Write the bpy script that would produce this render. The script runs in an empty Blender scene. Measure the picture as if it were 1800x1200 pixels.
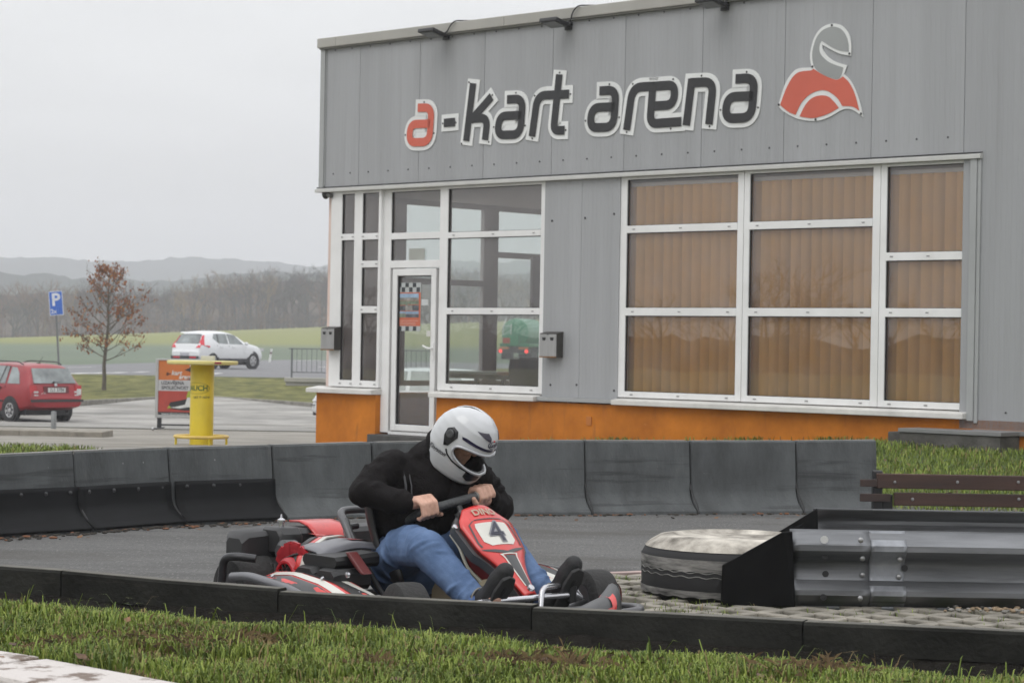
import bpy, bmesh, math, random
from mathutils import Vector, Matrix, noise as mnoise
R = math.radians
sc = bpy.context.scene
col = sc.collection
random.seed(7)

# ------------------------------------------------------------------ camera
FPX, ROLL, HOR, CAMH = 4000.0, R(1.0), 605.0, 1.2     # focal length in photo pixels, roll, horizon row, eye height
PITCH = math.atan((HOR - 600) / FPX)
cam_d = bpy.data.cameras.new('camera')
cam = bpy.data.objects.new('camera', cam_d)
col.objects.link(cam)
cam_d.sensor_fit = 'HORIZONTAL'
cam_d.sensor_width = 36.0
cam_d.lens = FPX / 1800 * 36.0
cam_d.clip_start, cam_d.clip_end = 0.1, 6000
cam_d.dof.use_dof = True
cam_d.dof.focus_distance = 10.6
cam_d.dof.aperture_fstop = 9.5
cam.matrix_world = Matrix.Translation((0, 0, CAMH)) @ Matrix.Rotation(R(90) + PITCH, 4, 'X') @ Matrix.Rotation(ROLL, 4, 'Z')
sc.camera = cam

# ------------------------------------------------------------------ sky and sun (overcast)
SUN_EL, SUN_ROT = R(50), R(215)
w = bpy.data.worlds.new('World')
sc.world = w
w.use_nodes = True
nt = w.node_tree
for n in list(nt.nodes):
    nt.nodes.remove(n)
N = nt.nodes.new
sky = N('ShaderNodeTexSky'); sky.sky_type = 'NISHITA'; sky.sun_disc = False
sky.sun_elevation = SUN_EL; sky.sun_rotation = SUN_ROT; sky.dust_density = 3.0; sky.air_density = 1.0
hs = N('ShaderNodeHueSaturation'); hs.inputs['Saturation'].default_value = 0.25
tc = N('ShaderNodeTexCoord'); sx = N('ShaderNodeSeparateXYZ')
mp = N('ShaderNodeMapRange'); mp.inputs['From Min'].default_value = -0.02; mp.inputs['From Max'].default_value = 1.0
mp.inputs['To Min'].default_value = 0.0; mp.inputs['To Max'].default_value = 1.0
cr = N('ShaderNodeValToRGB')                       # cloud deck: brighter towards the zenith
e = cr.color_ramp.elements
e[0].position = 0.0; e[0].color = (7.1, 7.0, 7.05, 1)
e[1].position = 1.0; e[1].color = (19, 19.2, 19.6, 1)
x = e.new(0.16); x.color = (9.3, 9.4, 9.55, 1)
nz = N('ShaderNodeTexNoise'); nz.inputs['Scale'].default_value = 6.0; nz.inputs['Detail'].default_value = 4
mpz = N('ShaderNodeMapping'); mpz.inputs['Scale'].default_value = (1, 1, 4)
nm = N('ShaderNodeMapRange'); nm.inputs['From Min'].default_value = 0.3; nm.inputs['From Max'].default_value = 0.7; nm.inputs['To Min'].default_value = 0.93; nm.inputs['To Max'].default_value = 1.06
mulc = N('ShaderNodeMix'); mulc.data_type = 'RGBA'; mulc.blend_type = 'MULTIPLY'; mulc.inputs[0].default_value = 1.0
mx = N('ShaderNodeMix'); mx.data_type = 'RGBA'; mx.inputs[0].default_value = 0.93
bg = N('ShaderNodeBackground'); bg.inputs['Strength'].default_value = 0.1
out = N('ShaderNodeOutputWorld')
L = nt.links.new
L(sky.outputs[0], hs.inputs['Color']); L(tc.outputs['Generated'], sx.inputs[0]); L(sx.outputs['Z'], mp.inputs[0])
L(mp.outputs[0], cr.inputs[0]); L(tc.outputs['Generated'], mpz.inputs[0]); L(mpz.outputs[0], nz.inputs['Vector']); L(nz.outputs['Fac'], nm.inputs[0])
L(cr.outputs[0], mulc.inputs[6]); L(nm.outputs[0], mulc.inputs[7])
L(hs.outputs[0], mx.inputs[6]); L(mulc.outputs[2], mx.inputs[7]); L(mx.outputs[2], bg.inputs['Color']); L(bg.outputs[0], out.inputs['Surface'])
sun_d = bpy.data.lights.new('sun', 'SUN'); sun_d.energy = 0.7; sun_d.angle = R(35); sun_d.color = (1.0, 0.97, 0.93)
sun = bpy.data.objects.new('sun', sun_d); col.objects.link(sun)
sun.location = (-20, -20, 60)
sdir = Vector((math.sin(SUN_ROT) * math.cos(SUN_EL), math.cos(SUN_ROT) * math.cos(SUN_EL), math.sin(SUN_EL)))
sun.rotation_euler = sdir.to_track_quat('Z', 'Y').to_euler()
sc.view_settings.view_transform = 'Standard'; sc.view_settings.look = 'None'
sc.view_settings.exposure = 0.0; sc.view_settings.gamma = 1.0
sc.view_settings.use_curve_mapping = False
sc.cycles.use_denoising = True
sc.cycles.max_bounces = 8; sc.cycles.transparent_max_bounces = 16
sc.cycles.volume_bounces = 1

# ------------------------------------------------------------------ measuring the place from the photograph
def ray(px, py):
    dx, dy = px - 900, py - 600
    c, s = math.cos(ROLL), math.sin(ROLL)
    u, v = (c * dx + s * dy) / FPX, (-s * dx + c * dy) / FPX
    cp, sp = math.cos(PITCH), math.sin(PITCH)
    return Vector((u, cp + v * sp, sp - v * cp))
def at(px, py, Y):                       # the point of that sight line at distance Y
    d = ray(px, py)
    return Vector((0, 0, CAMH)) + d * (Y / d.y)
def gp(px, py, z=0.0):                   # where that sight line meets the height z
    d = ray(px, py)
    return Vector((0, 0, CAMH)) + d * ((z - CAMH) / d.z)

# ------------------------------------------------------------------ materials
MATS = {}
def M(name, c, rough=0.6, metal=0.0, var=0.12, scale=6.0, bump=0.0, bscale=60.0, coat=0.0, c2=None, spec=0.5, stretch=None, detail=5.0, contrast=None):
    """one procedural material: base colour varied by noise, slight roughness variation, optional bump"""
    if name in MATS: return MATS[name]
    m = bpy.data.materials.new(name); m.use_nodes = True
    t = m.node_tree; b = t.nodes['Principled BSDF']; N = t.nodes.new; L = t.links.new
    tc = N('ShaderNodeTexCoord'); mp = N('ShaderNodeMapping')
    if stretch: mp.inputs['Scale'].default_value = stretch
    oi = N('ShaderNodeObjectInfo'); sh = N('ShaderNodeVectorMath'); sh.operation = 'MULTIPLY_ADD'     # every object gets its own stretch of the pattern
    L(oi.outputs['Random'], sh.inputs[0]); sh.inputs[1].default_value = (31.7, 17.3, 23.1); L(tc.outputs['Object'], sh.inputs[2]); L(sh.outputs[0], mp.inputs[0])
    nz = N('ShaderNodeTexNoise'); nz.inputs['Scale'].default_value = scale; nz.inputs['Detail'].default_value = detail
    nz.inputs['Roughness'].default_value = 0.6
    L(mp.outputs[0], nz.inputs['Vector'])
    r = N('ShaderNodeValToRGB')
    lo = [max(0, x * (1 - var)) for x in c]; hi = [min(1, x * (1 + var)) for x in (c2 or c)]
    a, d = contrast or (0.3, 0.7)
    r.color_ramp.elements[0].position = a; r.color_ramp.elements[0].color = (*lo, 1)
    r.color_ramp.elements[1].position = d; r.color_ramp.elements[1].color = (*hi, 1)
    L(nz.outputs['Fac'], r.inputs[0])
    tv = N('ShaderNodeMapRange'); tv.inputs['To Min'].default_value = 0.965; tv.inputs['To Max'].default_value = 1.035; L(oi.outputs['Random'], tv.inputs[0])
    hv = N('ShaderNodeHueSaturation'); L(tv.outputs[0], hv.inputs['Value']); L(r.outputs[0], hv.inputs['Color']); L(hv.outputs[0], b.inputs['Base Color'])
    rr = N('ShaderNodeMapRange'); rr.inputs['To Min'].default_value = max(0.02, rough - 0.08); rr.inputs['To Max'].default_value = min(1, rough + 0.08)
    L(nz.outputs['Fac'], rr.inputs[0]); L(rr.outputs[0], b.inputs['Roughness'])
    b.inputs['Metallic'].default_value = metal
    b.inputs['Coat Weight'].default_value = coat
    b.inputs['Specular IOR Level'].default_value = spec
    if bump:
        n2 = N('ShaderNodeTexNoise'); n2.inputs['Scale'].default_value = bscale; n2.inputs['Detail'].default_value = 4
        L(mp.outputs[0], n2.inputs['Vector'])
        bp = N('ShaderNodeBump'); bp.inputs['Strength'].default_value = bump; bp.inputs['Distance'].default_value = 0.02
        L(n2.outputs['Fac'], bp.inputs['Height']); L(bp.outputs[0], b.inputs['Normal'])
    MATS[name] = m
    return m
def marks(m, c, stretch, scale, lo, hi, amount=1.0, detail=4.0):
    """scuffs, streaks or stains of their own colour laid over a material where a stretched noise passes a threshold"""
    t = m.node_tree; b = t.nodes['Principled BSDF']; N = t.nodes.new; L = t.links.new
    tc = N('ShaderNodeTexCoord'); oi = N('ShaderNodeObjectInfo'); sh = N('ShaderNodeVectorMath'); sh.operation = 'MULTIPLY_ADD'
    L(oi.outputs['Random'], sh.inputs[0]); sh.inputs[1].default_value = (13.1, 41.3, 7.7); L(tc.outputs['Object'], sh.inputs[2])
    mp = N('ShaderNodeMapping'); mp.inputs['Scale'].default_value = stretch; L(sh.outputs[0], mp.inputs[0])
    nz = N('ShaderNodeTexNoise'); nz.inputs['Scale'].default_value = scale; nz.inputs['Detail'].default_value = detail; nz.inputs['Roughness'].default_value = .65; L(mp.outputs[0], nz.inputs['Vector'])
    mr = N('ShaderNodeMapRange'); mr.inputs['From Min'].default_value = lo; mr.inputs['From Max'].default_value = hi; mr.inputs['To Max'].default_value = amount; L(nz.outputs['Fac'], mr.inputs[0])
    mx = N('ShaderNodeMix'); mx.data_type = 'RGBA'; old = b.inputs['Base Color'].links[0].from_socket
    L(mr.outputs[0], mx.inputs[0]); L(old, mx.inputs[6]); mx.inputs[7].default_value = (*c, 1); L(mx.outputs[2], b.inputs['Base Color'])
    return m
def nodes_of(m):
    return m.node_tree, m.node_tree.nodes['Principled BSDF']
def glass(name, tint=(0.9, 0.95, 0.93), ior=1.5, rough=0.0, base=None, gain=1.0, dust_veil=0.0):
    """thin glazing: clear (or tinted) with a Fresnel reflection"""
    if name in MATS: return MATS[name]
    m = bpy.data.materials.new(name); m.use_nodes = True
    t = m.node_tree
    for n in list(t.nodes): t.nodes.remove(n)
    N = t.nodes.new; L = t.links.new
    o = N('ShaderNodeOutputMaterial'); mix = N('ShaderNodeMixShader'); f = N('ShaderNodeFresnel'); f.inputs['IOR'].default_value = ior
    tr = N('ShaderNodeBsdfTransparent'); tr.inputs[0].default_value = (*tint, 1)
    gl = N('ShaderNodeBsdfGlossy'); gl.inputs['Roughness'].default_value = rough
    tc = N('ShaderNodeTexCoord'); nz = N('ShaderNodeTexNoise'); nz.inputs['Scale'].default_value = 0.7
    bp = N('ShaderNodeBump'); bp.inputs['Strength'].default_value = 0.03; bp.inputs['Distance'].default_value = 0.05
    L(tc.outputs['Object'], nz.inputs['Vector']); L(nz.outputs['Fac'], bp.inputs['Height']); L(bp.outputs[0], gl.inputs['Normal'])
    mul = N('ShaderNodeMath'); mul.operation = 'MULTIPLY'; mul.use_clamp = True; mul.inputs[1].default_value = gain
    L(f.outputs[0], mul.inputs[0]); L(mul.outputs[0], mix.inputs[0]); L(tr.outputs[0], mix.inputs[1]); L(gl.outputs[0], mix.inputs[2]); df = N('ShaderNodeBsdfDiffuse'); df.inputs[0].default_value = (.72, .68, .68, 1); m2 = N('ShaderNodeMixShader')
    n2 = N('ShaderNodeTexNoise'); n2.inputs['Scale'].default_value = 2.5; n2.inputs['Detail'].default_value = 6; L(tc.outputs['Object'], n2.inputs['Vector'])
    dm = N('ShaderNodeMath'); dm.operation = 'MULTIPLY'; dm.inputs[1].default_value = dust_veil*2; L(n2.outputs['Fac'], dm.inputs[0])      # dusty veil, mixed in to lighten the panes in place of sky reflection
    L(dm.outputs[0], m2.inputs[0]); L(mix.outputs[0], m2.inputs[1]); L(df.outputs[0], m2.inputs[2]); L(m2.outputs[0], o.inputs[0])
    MATS[name] = m
    return m

# ------------------------------------------------------------------ mesh builder
class MB:
    def __init__(s): s.v = []; s.f = []; s.m = []; s.mi = 0; s.T = None
    def add(s, vs, fs):
        o = len(s.v)
        if s.T is not None: vs = [s.T @ Vector(p) for p in vs]
        s.v += [tuple(p) for p in vs]; s.f += [tuple(i + o for i in f) for f in fs]; s.m += [s.mi] * len(fs)
        return s
    def box(s, x0, x1, y0, y1, z0, z1):
        return s.add([(x0,y0,z0),(x1,y0,z0),(x1,y1,z0),(x0,y1,z0),(x0,y0,z1),(x1,y0,z1),(x1,y1,z1),(x0,y1,z1)],
              [(0,3,2,1),(4,5,6,7),(0,1,5,4),(1,2,6,5),(2,3,7,6),(3,0,4,7)])
    def obox(s, c, ax, ay, az, sx, sy, sz):   # oriented box
        c = Vector(c); ax = Vector(ax).normalized(); ay = Vector(ay).normalized(); az = Vector(az).normalized()
        vs = [c + ax*sx/2*i + ay*sy/2*j + az*sz/2*k for k in (-1,1) for (i,j) in ((-1,-1),(1,-1),(1,1),(-1,1))]
        return s.add(vs, [(0,3,2,1),(4,5,6,7),(0,1,5,4),(1,2,6,5),(2,3,7,6),(3,0,4,7)])
    def beam(s, a, b, w, h, up=(0,0,1)):
        a = Vector(a); b = Vector(b); d = (b-a).normalized(); sd = d.cross(Vector(up)).normalized(); u = sd.cross(d)
        return s.obox((a+b)/2, d, sd, u, (b-a).length, w, h)
    def prism(s, pts, vec):
        pts = [Vector(p) for p in pts]; vec = Vector(vec); n = len(pts)
        nr = Vector((0,0,0))
        for i in range(n): nr += pts[i].cross(pts[(i+1) % n])
        if nr.dot(vec) > 0: pts = pts[::-1]
        vs = pts + [p + vec for p in pts]
        fs = [tuple(range(n)), tuple(range(2*n-1, n-1, -1))] + [(i, i+n, (i+1) % n + n, (i+1) % n) for i in range(n)]
        return s.add(vs, fs)
    def tube(s, path, r, n=8, closed=False, caps=True):
        path = [Vector(p) for p in path]; k = len(path)
        rs = r if isinstance(r, (list, tuple)) else [r] * k
        vs = []; prev = None
        for i, p in enumerate(path):
            if closed: d = path[(i+1) % k] - path[i-1]
            else: d = path[min(i+1, k-1)] - path[max(i-1, 0)]
            d = d.normalized() if d.length > 1e-9 else Vector((0,0,1))
            if prev is None:
                a = Vector((0,0,1)) if abs(d.z) < 0.9 else Vector((1,0,0))
                x = d.cross(a).normalized()
            else:
                x = (prev - d * prev.dot(d))
                x = x.normalized() if x.length > 1e-6 else d.orthogonal().normalized()
            prev = x; y = d.cross(x)
            for j in range(n):
                t = 2*math.pi*j/n
                vs.append(p + (x*math.cos(t) + y*math.sin(t))*rs[i])
        fs = []
        for i in range(k if closed else k-1):
            a = i*n; b = ((i+1) % k)*n
            for j in range(n): fs.append((a+j, a+(j+1) % n, b+(j+1) % n, b+j))
        if caps and not closed:
            fs.append(tuple(range(n-1, -1, -1))); fs.append(tuple((k-1)*n + j for j in range(n)))
        return s.add(vs, fs)
    def lathe(s, prof, c=(0,0,0), axis=(0,0,1), n=24, closed=False):
        """prof: (radius, height along axis)"""
        c = Vector(c); az = Vector(axis).normalized(); ax = az.orthogonal().normalized(); ay = az.cross(ax)
        k = len(prof)
        vs = [c + az*h + (ax*math.cos(2*math.pi*j/n) + ay*math.sin(2*math.pi*j/n))*r for r, h in prof for j in range(n)]
        fs = []
        for i in range(k if closed else k-1):
            a = i*n; b = ((i+1) % k)*n
            for j in range(n): fs.append((a+j, a+(j+1) % n, b+(j+1) % n, b+j))
        if not closed:
            if prof[0][0] > 1e-6: fs.append(tuple(range(n-1, -1, -1)))
            if prof[-1][0] > 1e-6: fs.append(tuple((k-1)*n + j for j in range(n)))
        return s.add(vs, fs)
    def ell(s, c, rx, ry, rz, nu=16, nv=10, rot=None):
        vs = []; fs = []
        c = Vector(c)
        for i in range(nv+1):
            p = math.pi*i/nv - math.pi/2
            for j in range(nu):
                t = 2*math.pi*j/nu
                q = Vector((rx*math.cos(p)*math.cos(t), ry*math.cos(p)*math.sin(t), rz*math.sin(p)))
                if rot is not None: q = rot @ q
                vs.append(c + q)
        for i in range(nv):
            for j in range(nu): fs.append((i*nu+j, i*nu+(j+1) % nu, (i+1)*nu+(j+1) % nu, (i+1)*nu+j))
        return s.add(vs, fs)
    def grid(s, rows, closed=False):
        """rows: list of equally long lists of points"""
        n = len(rows[0]); vs = [p for r in rows for p in r]; fs = []
        for i in range(len(rows)-1):
            for j in range(n if closed else n-1):
                fs.append((i*n+j, i*n+(j+1) % n, (i+1)*n+(j+1) % n, (i+1)*n+j))
        return s.add(vs, fs)
    def loft(s, rows):
        """closed rings, capped at both ends"""
        n = len(rows[0]); o = len(s.v); s.grid(rows, closed=True)
        s.add(rows[0], [tuple(range(n-1, -1, -1))]); s.add(rows[-1], [tuple(range(n))])
        return s
    def build(s, name, mat, parent=None, smooth=None, bevel=0.0, recalc=False, weld=False, seg=2):
        me = bpy.data.meshes.new(name)
        me.from_pydata(s.v, [], s.f)
        for m in (mat if isinstance(mat, (list, tuple)) else [mat]): me.materials.append(m)
        if isinstance(mat, (list, tuple)): me.polygons.foreach_set('material_index', s.m)
        if recalc or weld:
            b = bmesh.new(); b.from_mesh(me)
            if weld: bmesh.ops.remove_doubles(b, verts=b.verts, dist=1e-5)
            bmesh.ops.recalc_face_normals(b, faces=b.faces); b.to_mesh(me); b.free()
        me.update()
        if smooth:
            me.polygons.foreach_set('use_smooth', [True]*len(me.polygons))
            me.set_sharp_from_angle(angle=R(smooth))
        o = bpy.data.objects.new(name, me); col.objects.link(o)
        if parent is not None: o.parent = parent
        if bevel:
            md = o.modifiers.new('bevel', 'BEVEL'); md.width = bevel; md.segments = seg; md.limit_method = 'ANGLE'; md.angle_limit = R(35)
            md.harden_normals = False
        return o
def thing(name, label, cat, loc=(0,0,0), rz=0.0, group=None):
    o = bpy.data.objects.new(name, None); col.objects.link(o)
    o.empty_display_size = 0.2
    o.location = loc; o.rotation_euler = (0,0,rz); o['label'] = label; o['category'] = cat
    if group: o['group'] = group
    return o
def tag(o, label=None, cat=None, group=None, kind=None):
    for k, v in (('label', label), ('category', cat), ('group', group), ('kind', kind)):
        if v: o[k] = v
    return o
def copy_tree(o, parent=None):
    c = o.copy(); col.objects.link(c)
    if parent is not None: c.parent = parent
    for ch in [x for x in bpy.data.objects if x.parent == o]: copy_tree(ch, c)
    return c
def fillet(pts, r, n=6, closed=False):
    """round the corners of a polyline (2D or 3D)"""
    pts = [Vector(p) for p in pts]; k = len(pts); out = []
    rr = r if isinstance(r, (list, tuple)) else [r]*k
    for i, p in enumerate(pts):
        if not closed and i in (0, k-1): out.append(p); continue
        a = pts[i-1] - p; b = pts[(i+1) % k] - p
        q = min(rr[i], a.length*0.49, b.length*0.49)
        if q < 1e-6: out.append(p); continue
        A = p + a.normalized()*q; B = p + b.normalized()*q
        for j in range(n+1):
            t = j/n; out.append(A*(1-t)**2 + p*2*t*(1-t) + B*t*t)
    return out
def stroke(pts, w, ext=0.0):
    """outline polygon of a 2D polyline of width w with mitred joints; ends lengthened by ext"""
    pts = [Vector(p).to_2d() for p in pts]
    pts = [p for i, p in enumerate(pts) if i == 0 or (p - pts[i-1]).length > 1e-5]
    if ext:
        pts[0] = pts[0] + (pts[0]-pts[1]).normalized()*ext; pts[-1] = pts[-1] + (pts[-1]-pts[-2]).normalized()*ext
    Lf = []; Rt = []
    for i, p in enumerate(pts):
        d1 = (p - pts[i-1]).normalized() if i else (pts[1]-p).normalized()
        d2 = (pts[i+1]-p).normalized() if i < len(pts)-1 else d1
        n1 = Vector((-d1.y, d1.x)); n2 = Vector((-d2.y, d2.x)); m = n1+n2
        m = m/max(0.4, m.dot(n1)) if m.length > 1e-6 else n1
        Lf.append(p + m*w/2); Rt.append(p - m*w/2)
    return Lf, Rt
def strip2d(mb, Lf, Rt, to3, d0, d1):
    """extruded band between two 2D edges; to3(u,z,d)->3D"""
    n = len(Lf); vs = []
    for d in (d0, d1):
        vs += [to3(p.x, p.y, d) for p in Lf] + [to3(p.x, p.y, d) for p in Rt]
    fs = []
    for i in range(n-1):
        fs.append((2*n+i, 2*n+i+1, 3*n+i+1, 3*n+i))
        fs.append((i, i+1, 2*n+i+1, 2*n+i)); fs.append((n+i+1, n+i, 3*n+i, 3*n+i+1))
    fs.append((0, 2*n, 3*n, n)); fs.append((n-1, 2*n-1, 4*n-1, 3*n-1))
    mb.add(vs, fs)
def text_polys(body, size=1.0, shear=0.0, bold=0.0, align='CENTER', space=1.0):
    """letter shapes from Blender's built-in font, flat in XY: verts, faces"""
    cu = bpy.data.curves.new('t', 'FONT'); cu.body = body; cu.size = size; cu.shear = shear; cu.offset = bold
    cu.align_x = align; cu.align_y = 'CENTER'; cu.space_character = space; cu.resolution_u = 3
    o = bpy.data.objects.new('t', cu); col.objects.link(o)
    dg = bpy.context.evaluated_depsgraph_get()
    me = bpy.data.meshes.new_from_object(o.evaluated_get(dg))
    vs = [v.co.copy() for v in me.vertices]; fs = [tuple(p.vertices) for p in me.polygons]
    bpy.data.objects.remove(o); bpy.data.curves.remove(cu); bpy.data.meshes.remove(me)
    return vs, fs
def lettering(mb, body, o, ax, ay, size, **k):
    """flat letters with their centre at o, running along ax with ay up"""
    o = Vector(o); ax = Vector(ax).normalized(); ay = Vector(ay).normalized()
    vs, fs = text_polys(body, size, **k)
    mb.add([o + ax*v.x + ay*v.y for v in vs], fs)
def smoothstep(a, b, x):
    t = max(0.0, min(1.0, (x-a)/(b-a))); return t*t*(3-2*t)
def lerp(a, b, t): return a + (b-a)*t
def pw(tab, x):
    if x <= tab[0][0]: return tab[0][1]
    for (a, za), (b, zb) in zip(tab, tab[1:]):
        if x <= b: return za + (zb-za)*(x-a)/(b-a)
    return tab[-1][1]
def inst_mesh(name, mesh, parent=None):
    o = bpy.data.objects.new(name, mesh); col.objects.link(o)
    if parent is not None: o.parent = parent
    return o
# ================================================================== ground, roads, field, hills
PROF = [(16.9, 0.0), (22, -0.03), (26, -0.09), (30.3, -0.21), (56, -0.93), (67, -0.87), (75, -0.7), (83.3, -0.15), (84.6, -0.22), (200, -0.22)]
def zt(Y): return pw(PROF, Y)
KX0, KY0 = at(0, 993, 9.55).x, 9.55
KX1, KY1 = at(1800, 1112, 7.86).x, 7.86
def kerbY(x): return KY0 + (x-KX0)*(KY1-KY0)/(KX1-KX0)

grass_far = M('grass_far', (0.085, 0.10, 0.032), 0.95, var=0.4, scale=1.6, c2=(0.15, 0.145, 0.055), spec=0.1, detail=8, bump=0.8, bscale=9)
asphalt = M('asphalt', (0.088, 0.086, 0.083), 0.85, var=0.14, scale=2.2, bump=0.25, bscale=170, stretch=(.45, 1.3, 1), c2=(0.108, 0.107, 0.104), spec=0.35, detail=10)
marks(asphalt, (0.045, 0.044, 0.043), (.16, 1.6, 1), 1.6, .54, .66, .6, 6); marks(asphalt, (0.17, 0.168, 0.16), (1, .2, 1), 60, .55, .64, .75); marks(asphalt, (0.04, 0.04, 0.04), (1, .2, 1), 75, .57, .66, .7)
marks(asphalt, (0.06, 0.055, 0.048), (.6, 1, 1), .9, .58, .70, .6, 8)
apron_m = M('apron', (0.215, 0.20, 0.175), 0.9, var=0.2, scale=0.9, bump=0.2, bscale=30, c2=(0.27, 0.255, 0.225), spec=0.2, detail=9)
park_m = M('parking', (0.225, 0.22, 0.205), 0.9, var=0.28, scale=0.5, bump=0.4, bscale=6, c2=(0.31, 0.30, 0.28), spec=0.2, detail=9)
marks(apron_m, (0.13, 0.12, 0.10), (.5, 1, 1), .7, .56, .68, .6, 8); marks(park_m, (0.15, 0.14, 0.12), (.4, 1, 1), .45, .56, .66, .6, 8)
road_m = M('road', (0.17, 0.17, 0.175), 0.85, var=0.08, scale=0.3, c2=(0.19, 0.19, 0.195), spec=0.3, stretch=(0.2, 1, 1))
kerb_m = M('kerb_concrete', (0.22, 0.21, 0.185), 0.9, var=0.3, scale=4, bump=0.4, bscale=40, spec=0.2)
white_paint = M('white_paint', (0.7, 0.69, 0.67), 0.6, var=0.1, scale=6)

def gridsheet(name, mat, xs, ys, zf, label=None):
    mb = MB(); mb.grid([[(x, y, zf(x, y)) for x in xs] for y in ys])
    o = mb.build(name, mat, smooth=60); o['kind'] = 'structure'
    return o
def span(a, b, n): return [a + (b-a)*i/n for i in range(n+1)]
# one ground sheet out to the horizon
xs = [-4000, -1500, -600, -250, -120] + span(-60, 60, 40) + [120, 250, 600, 1500, 4000]
ys = [-300, -80, -20, 0, 5] + [16.8] + [p[0] for p in PROF] + [26, 38, 60, 71, 100, 140, 400, 1000, 5000]
gridsheet('ground', grass_far, xs, sorted(set(ys)), lambda x, y: (-0.08 if y < 16.9 else zt(y)-0.02) if y < 250 else (-3 if y < 3000 else -3))
# race track
tp = MB()
bx = span(-14, 14, 56)
tp.grid([[(x, lerp(kerbY(x)+0.02, 18.5, t), 0.0) for x in bx] for t in span(0, 1, 24)])
tp.build('track', asphalt)['kind'] = 'structure'
# concrete forecourt, parking, road
gridsheet('forecourt', apron_m, span(-30, 12, 42), [17.1, 22, 26, 30.3, 36, 41, 46, 46.6], lambda x, y: zt(y)+0.0)
CURB = [gp(-60, 708, -0.68), gp(147, 703, -0.68), gp(273, 697, -0.68), gp(378, 696, -0.68), gp(558, 708, -0.68), gp(800, 716, -0.68)]
def curbY(x):
    return pw([(p.x, p.y) for p in CURB], x)
pk = MB()
px_ = span(-28, 8, 36)
pk.grid([[(x, lerp(46.75, curbY(x), t), zt(lerp(46.75, curbY(x), t))+0.012) for x in px_] for t in span(0, 1, 30)])
pk.build('parking_lot', park_m)['kind'] = 'structure'
gap_m = M('joint_soil', (0.06, 0.06, 0.045), 0.95, var=0.5, scale=3, c2=(0.1, 0.12, 0.05))
gridsheet('drain_joint', gap_m, span(-28, 10, 38), [46.55, 46.8], lambda x, y: zt(y)+0.018)
kb = MB()
for a, b in zip(CURB, CURB[1:]):
    d = (b-a); n = max(1, int(d.length/1.0))
    for i in range(n):
        p = a + d*((i+0.01)/n); q = a + d*((i+0.99)/n)
        kb.beam((p.x, p.y, -0.755), (q.x, q.y, -0.755), 0.18, 0.15)
kb.build('parking_kerb', kerb_m, bevel=0.015)['kind'] = 'structure'
FAR = [gp(-900, 662, -0.15), gp(-200, 648, -0.15), gp(117, 640.5, -0.15), gp(510, 631, -0.15), gp(940, 632, -0.15), gp(1500, 640, -0.15)]
def farY(x): return pw([(p.x, p.y) for p in FAR], x)
rd = MB()
rx = span(-70, 90, 64)
rd.grid([[(x, lerp(83.5, farY(x), t), -0.17) for x in rx] for t in span(0, 1, 8)])
rd.build('road', road_m)['kind'] = 'structure'
isl = MB()   # grassed island beside the junction, seen through the glass
isl.grid([[(x, y, -0.163 + 0.25*max(0, 1-((x-3.5)/4.5)**2)*max(0, 1-((y-116)/11)**2)) for x in span(-1.0, 8, 12)] for y in span(105, 127, 10)])
isl.build('traffic_island', grass_far, smooth=60)['kind'] = 'structure'
mk = MB()
def dash(p0, p1, z, dep):
    a = gp(p0[0], p0[1], z); b = gp(p1[0], p1[1], z)
    mk.add([(a.x, a.y-dep/2, z), (b.x, b.y-dep/2, z), (b.x, b.y+dep/2, z), (a.x, a.y+dep/2, z)], [(0, 1, 2, 3)])
for a, b, y0, y1 in ((126, 157, 656, 655.6), (163, 187, 655.4, 655), (197, 220, 654.8, 654.4), (238, 258, 653.8, 653.4), (375, 388, 656, 656), (60, 84, 657.5, 657)):
    dash((a, y0), (b, y1), -0.163, 2.4)
dash((118, 645.5), (165, 644.5), -0.163, 1.2); dash((560, 645), (578, 644.6), -0.163, 1.2); dash((520, 633.5), (578, 632.5), -0.163, 1.5)
dash((690, 646), (760, 645), -0.163, 1.2); dash((780, 637), (885, 637), -0.163, 1.6)
mk.build('road_marking', white_paint)['kind'] = 'structure'
# field rising to the wood
def fieldtop(x):
    px = 900 + x/420*4000
    t = [(-900, 622), (0, 612), (150, 605), (230, 591), (300, 584), (400, 581), (560, 575), (1000, 562), (1800, 560)]
    return at(px, pw(t, px), 420).z
def fz(x, y):
    t = (y-160)/260
    return -0.2 + max(0, t)*(fieldtop(x)+0.2)
field_m = M('field', (0.135, 0.165, 0.12), 0.95, var=0.12, scale=0.02, c2=(0.145, 0.175, 0.125), spec=0.1)
t_, b_ = nodes_of(field_m)
tcn = t_.nodes.new('ShaderNodeTexCoord'); sep = t_.nodes.new('ShaderNodeSeparateXYZ'); t_.links.new(tcn.outputs['Object'], sep.inputs[0])
nzf = t_.nodes.new('ShaderNodeTexNoise'); nzf.inputs['Scale'].default_value = 0.03; t_.links.new(tcn.outputs['Object'], nzf.inputs['Vector'])
ad = t_.nodes.new('ShaderNodeMath'); ad.operation = 'MULTIPLY_ADD'; ad.inputs[1].default_value = 16; t_.links.new(nzf.outputs['Fac'], ad.inputs[0]); t_.links.new(sep.outputs['Y'], ad.inputs[2])
rp = t_.nodes.new('ShaderNodeMapRange'); rp.inputs['From Min'].default_value = 205; rp.inputs['From Max'].default_value = 235; t_.links.new(ad.outputs[0], rp.inputs[0])
mxf = t_.nodes.new('ShaderNodeMix'); mxf.data_type = 'RGBA'; t_.links.new(rp.outputs[0], mxf.inputs[0])
old = b_.inputs['Base Color'].links[0].from_socket; t_.links.new(old, mxf.inputs[6]); mxf.inputs[7].default_value = (0.215, 0.225, 0.085, 1)
t_.links.new(mxf.outputs[2], b_.inputs['Base Color'])
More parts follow.
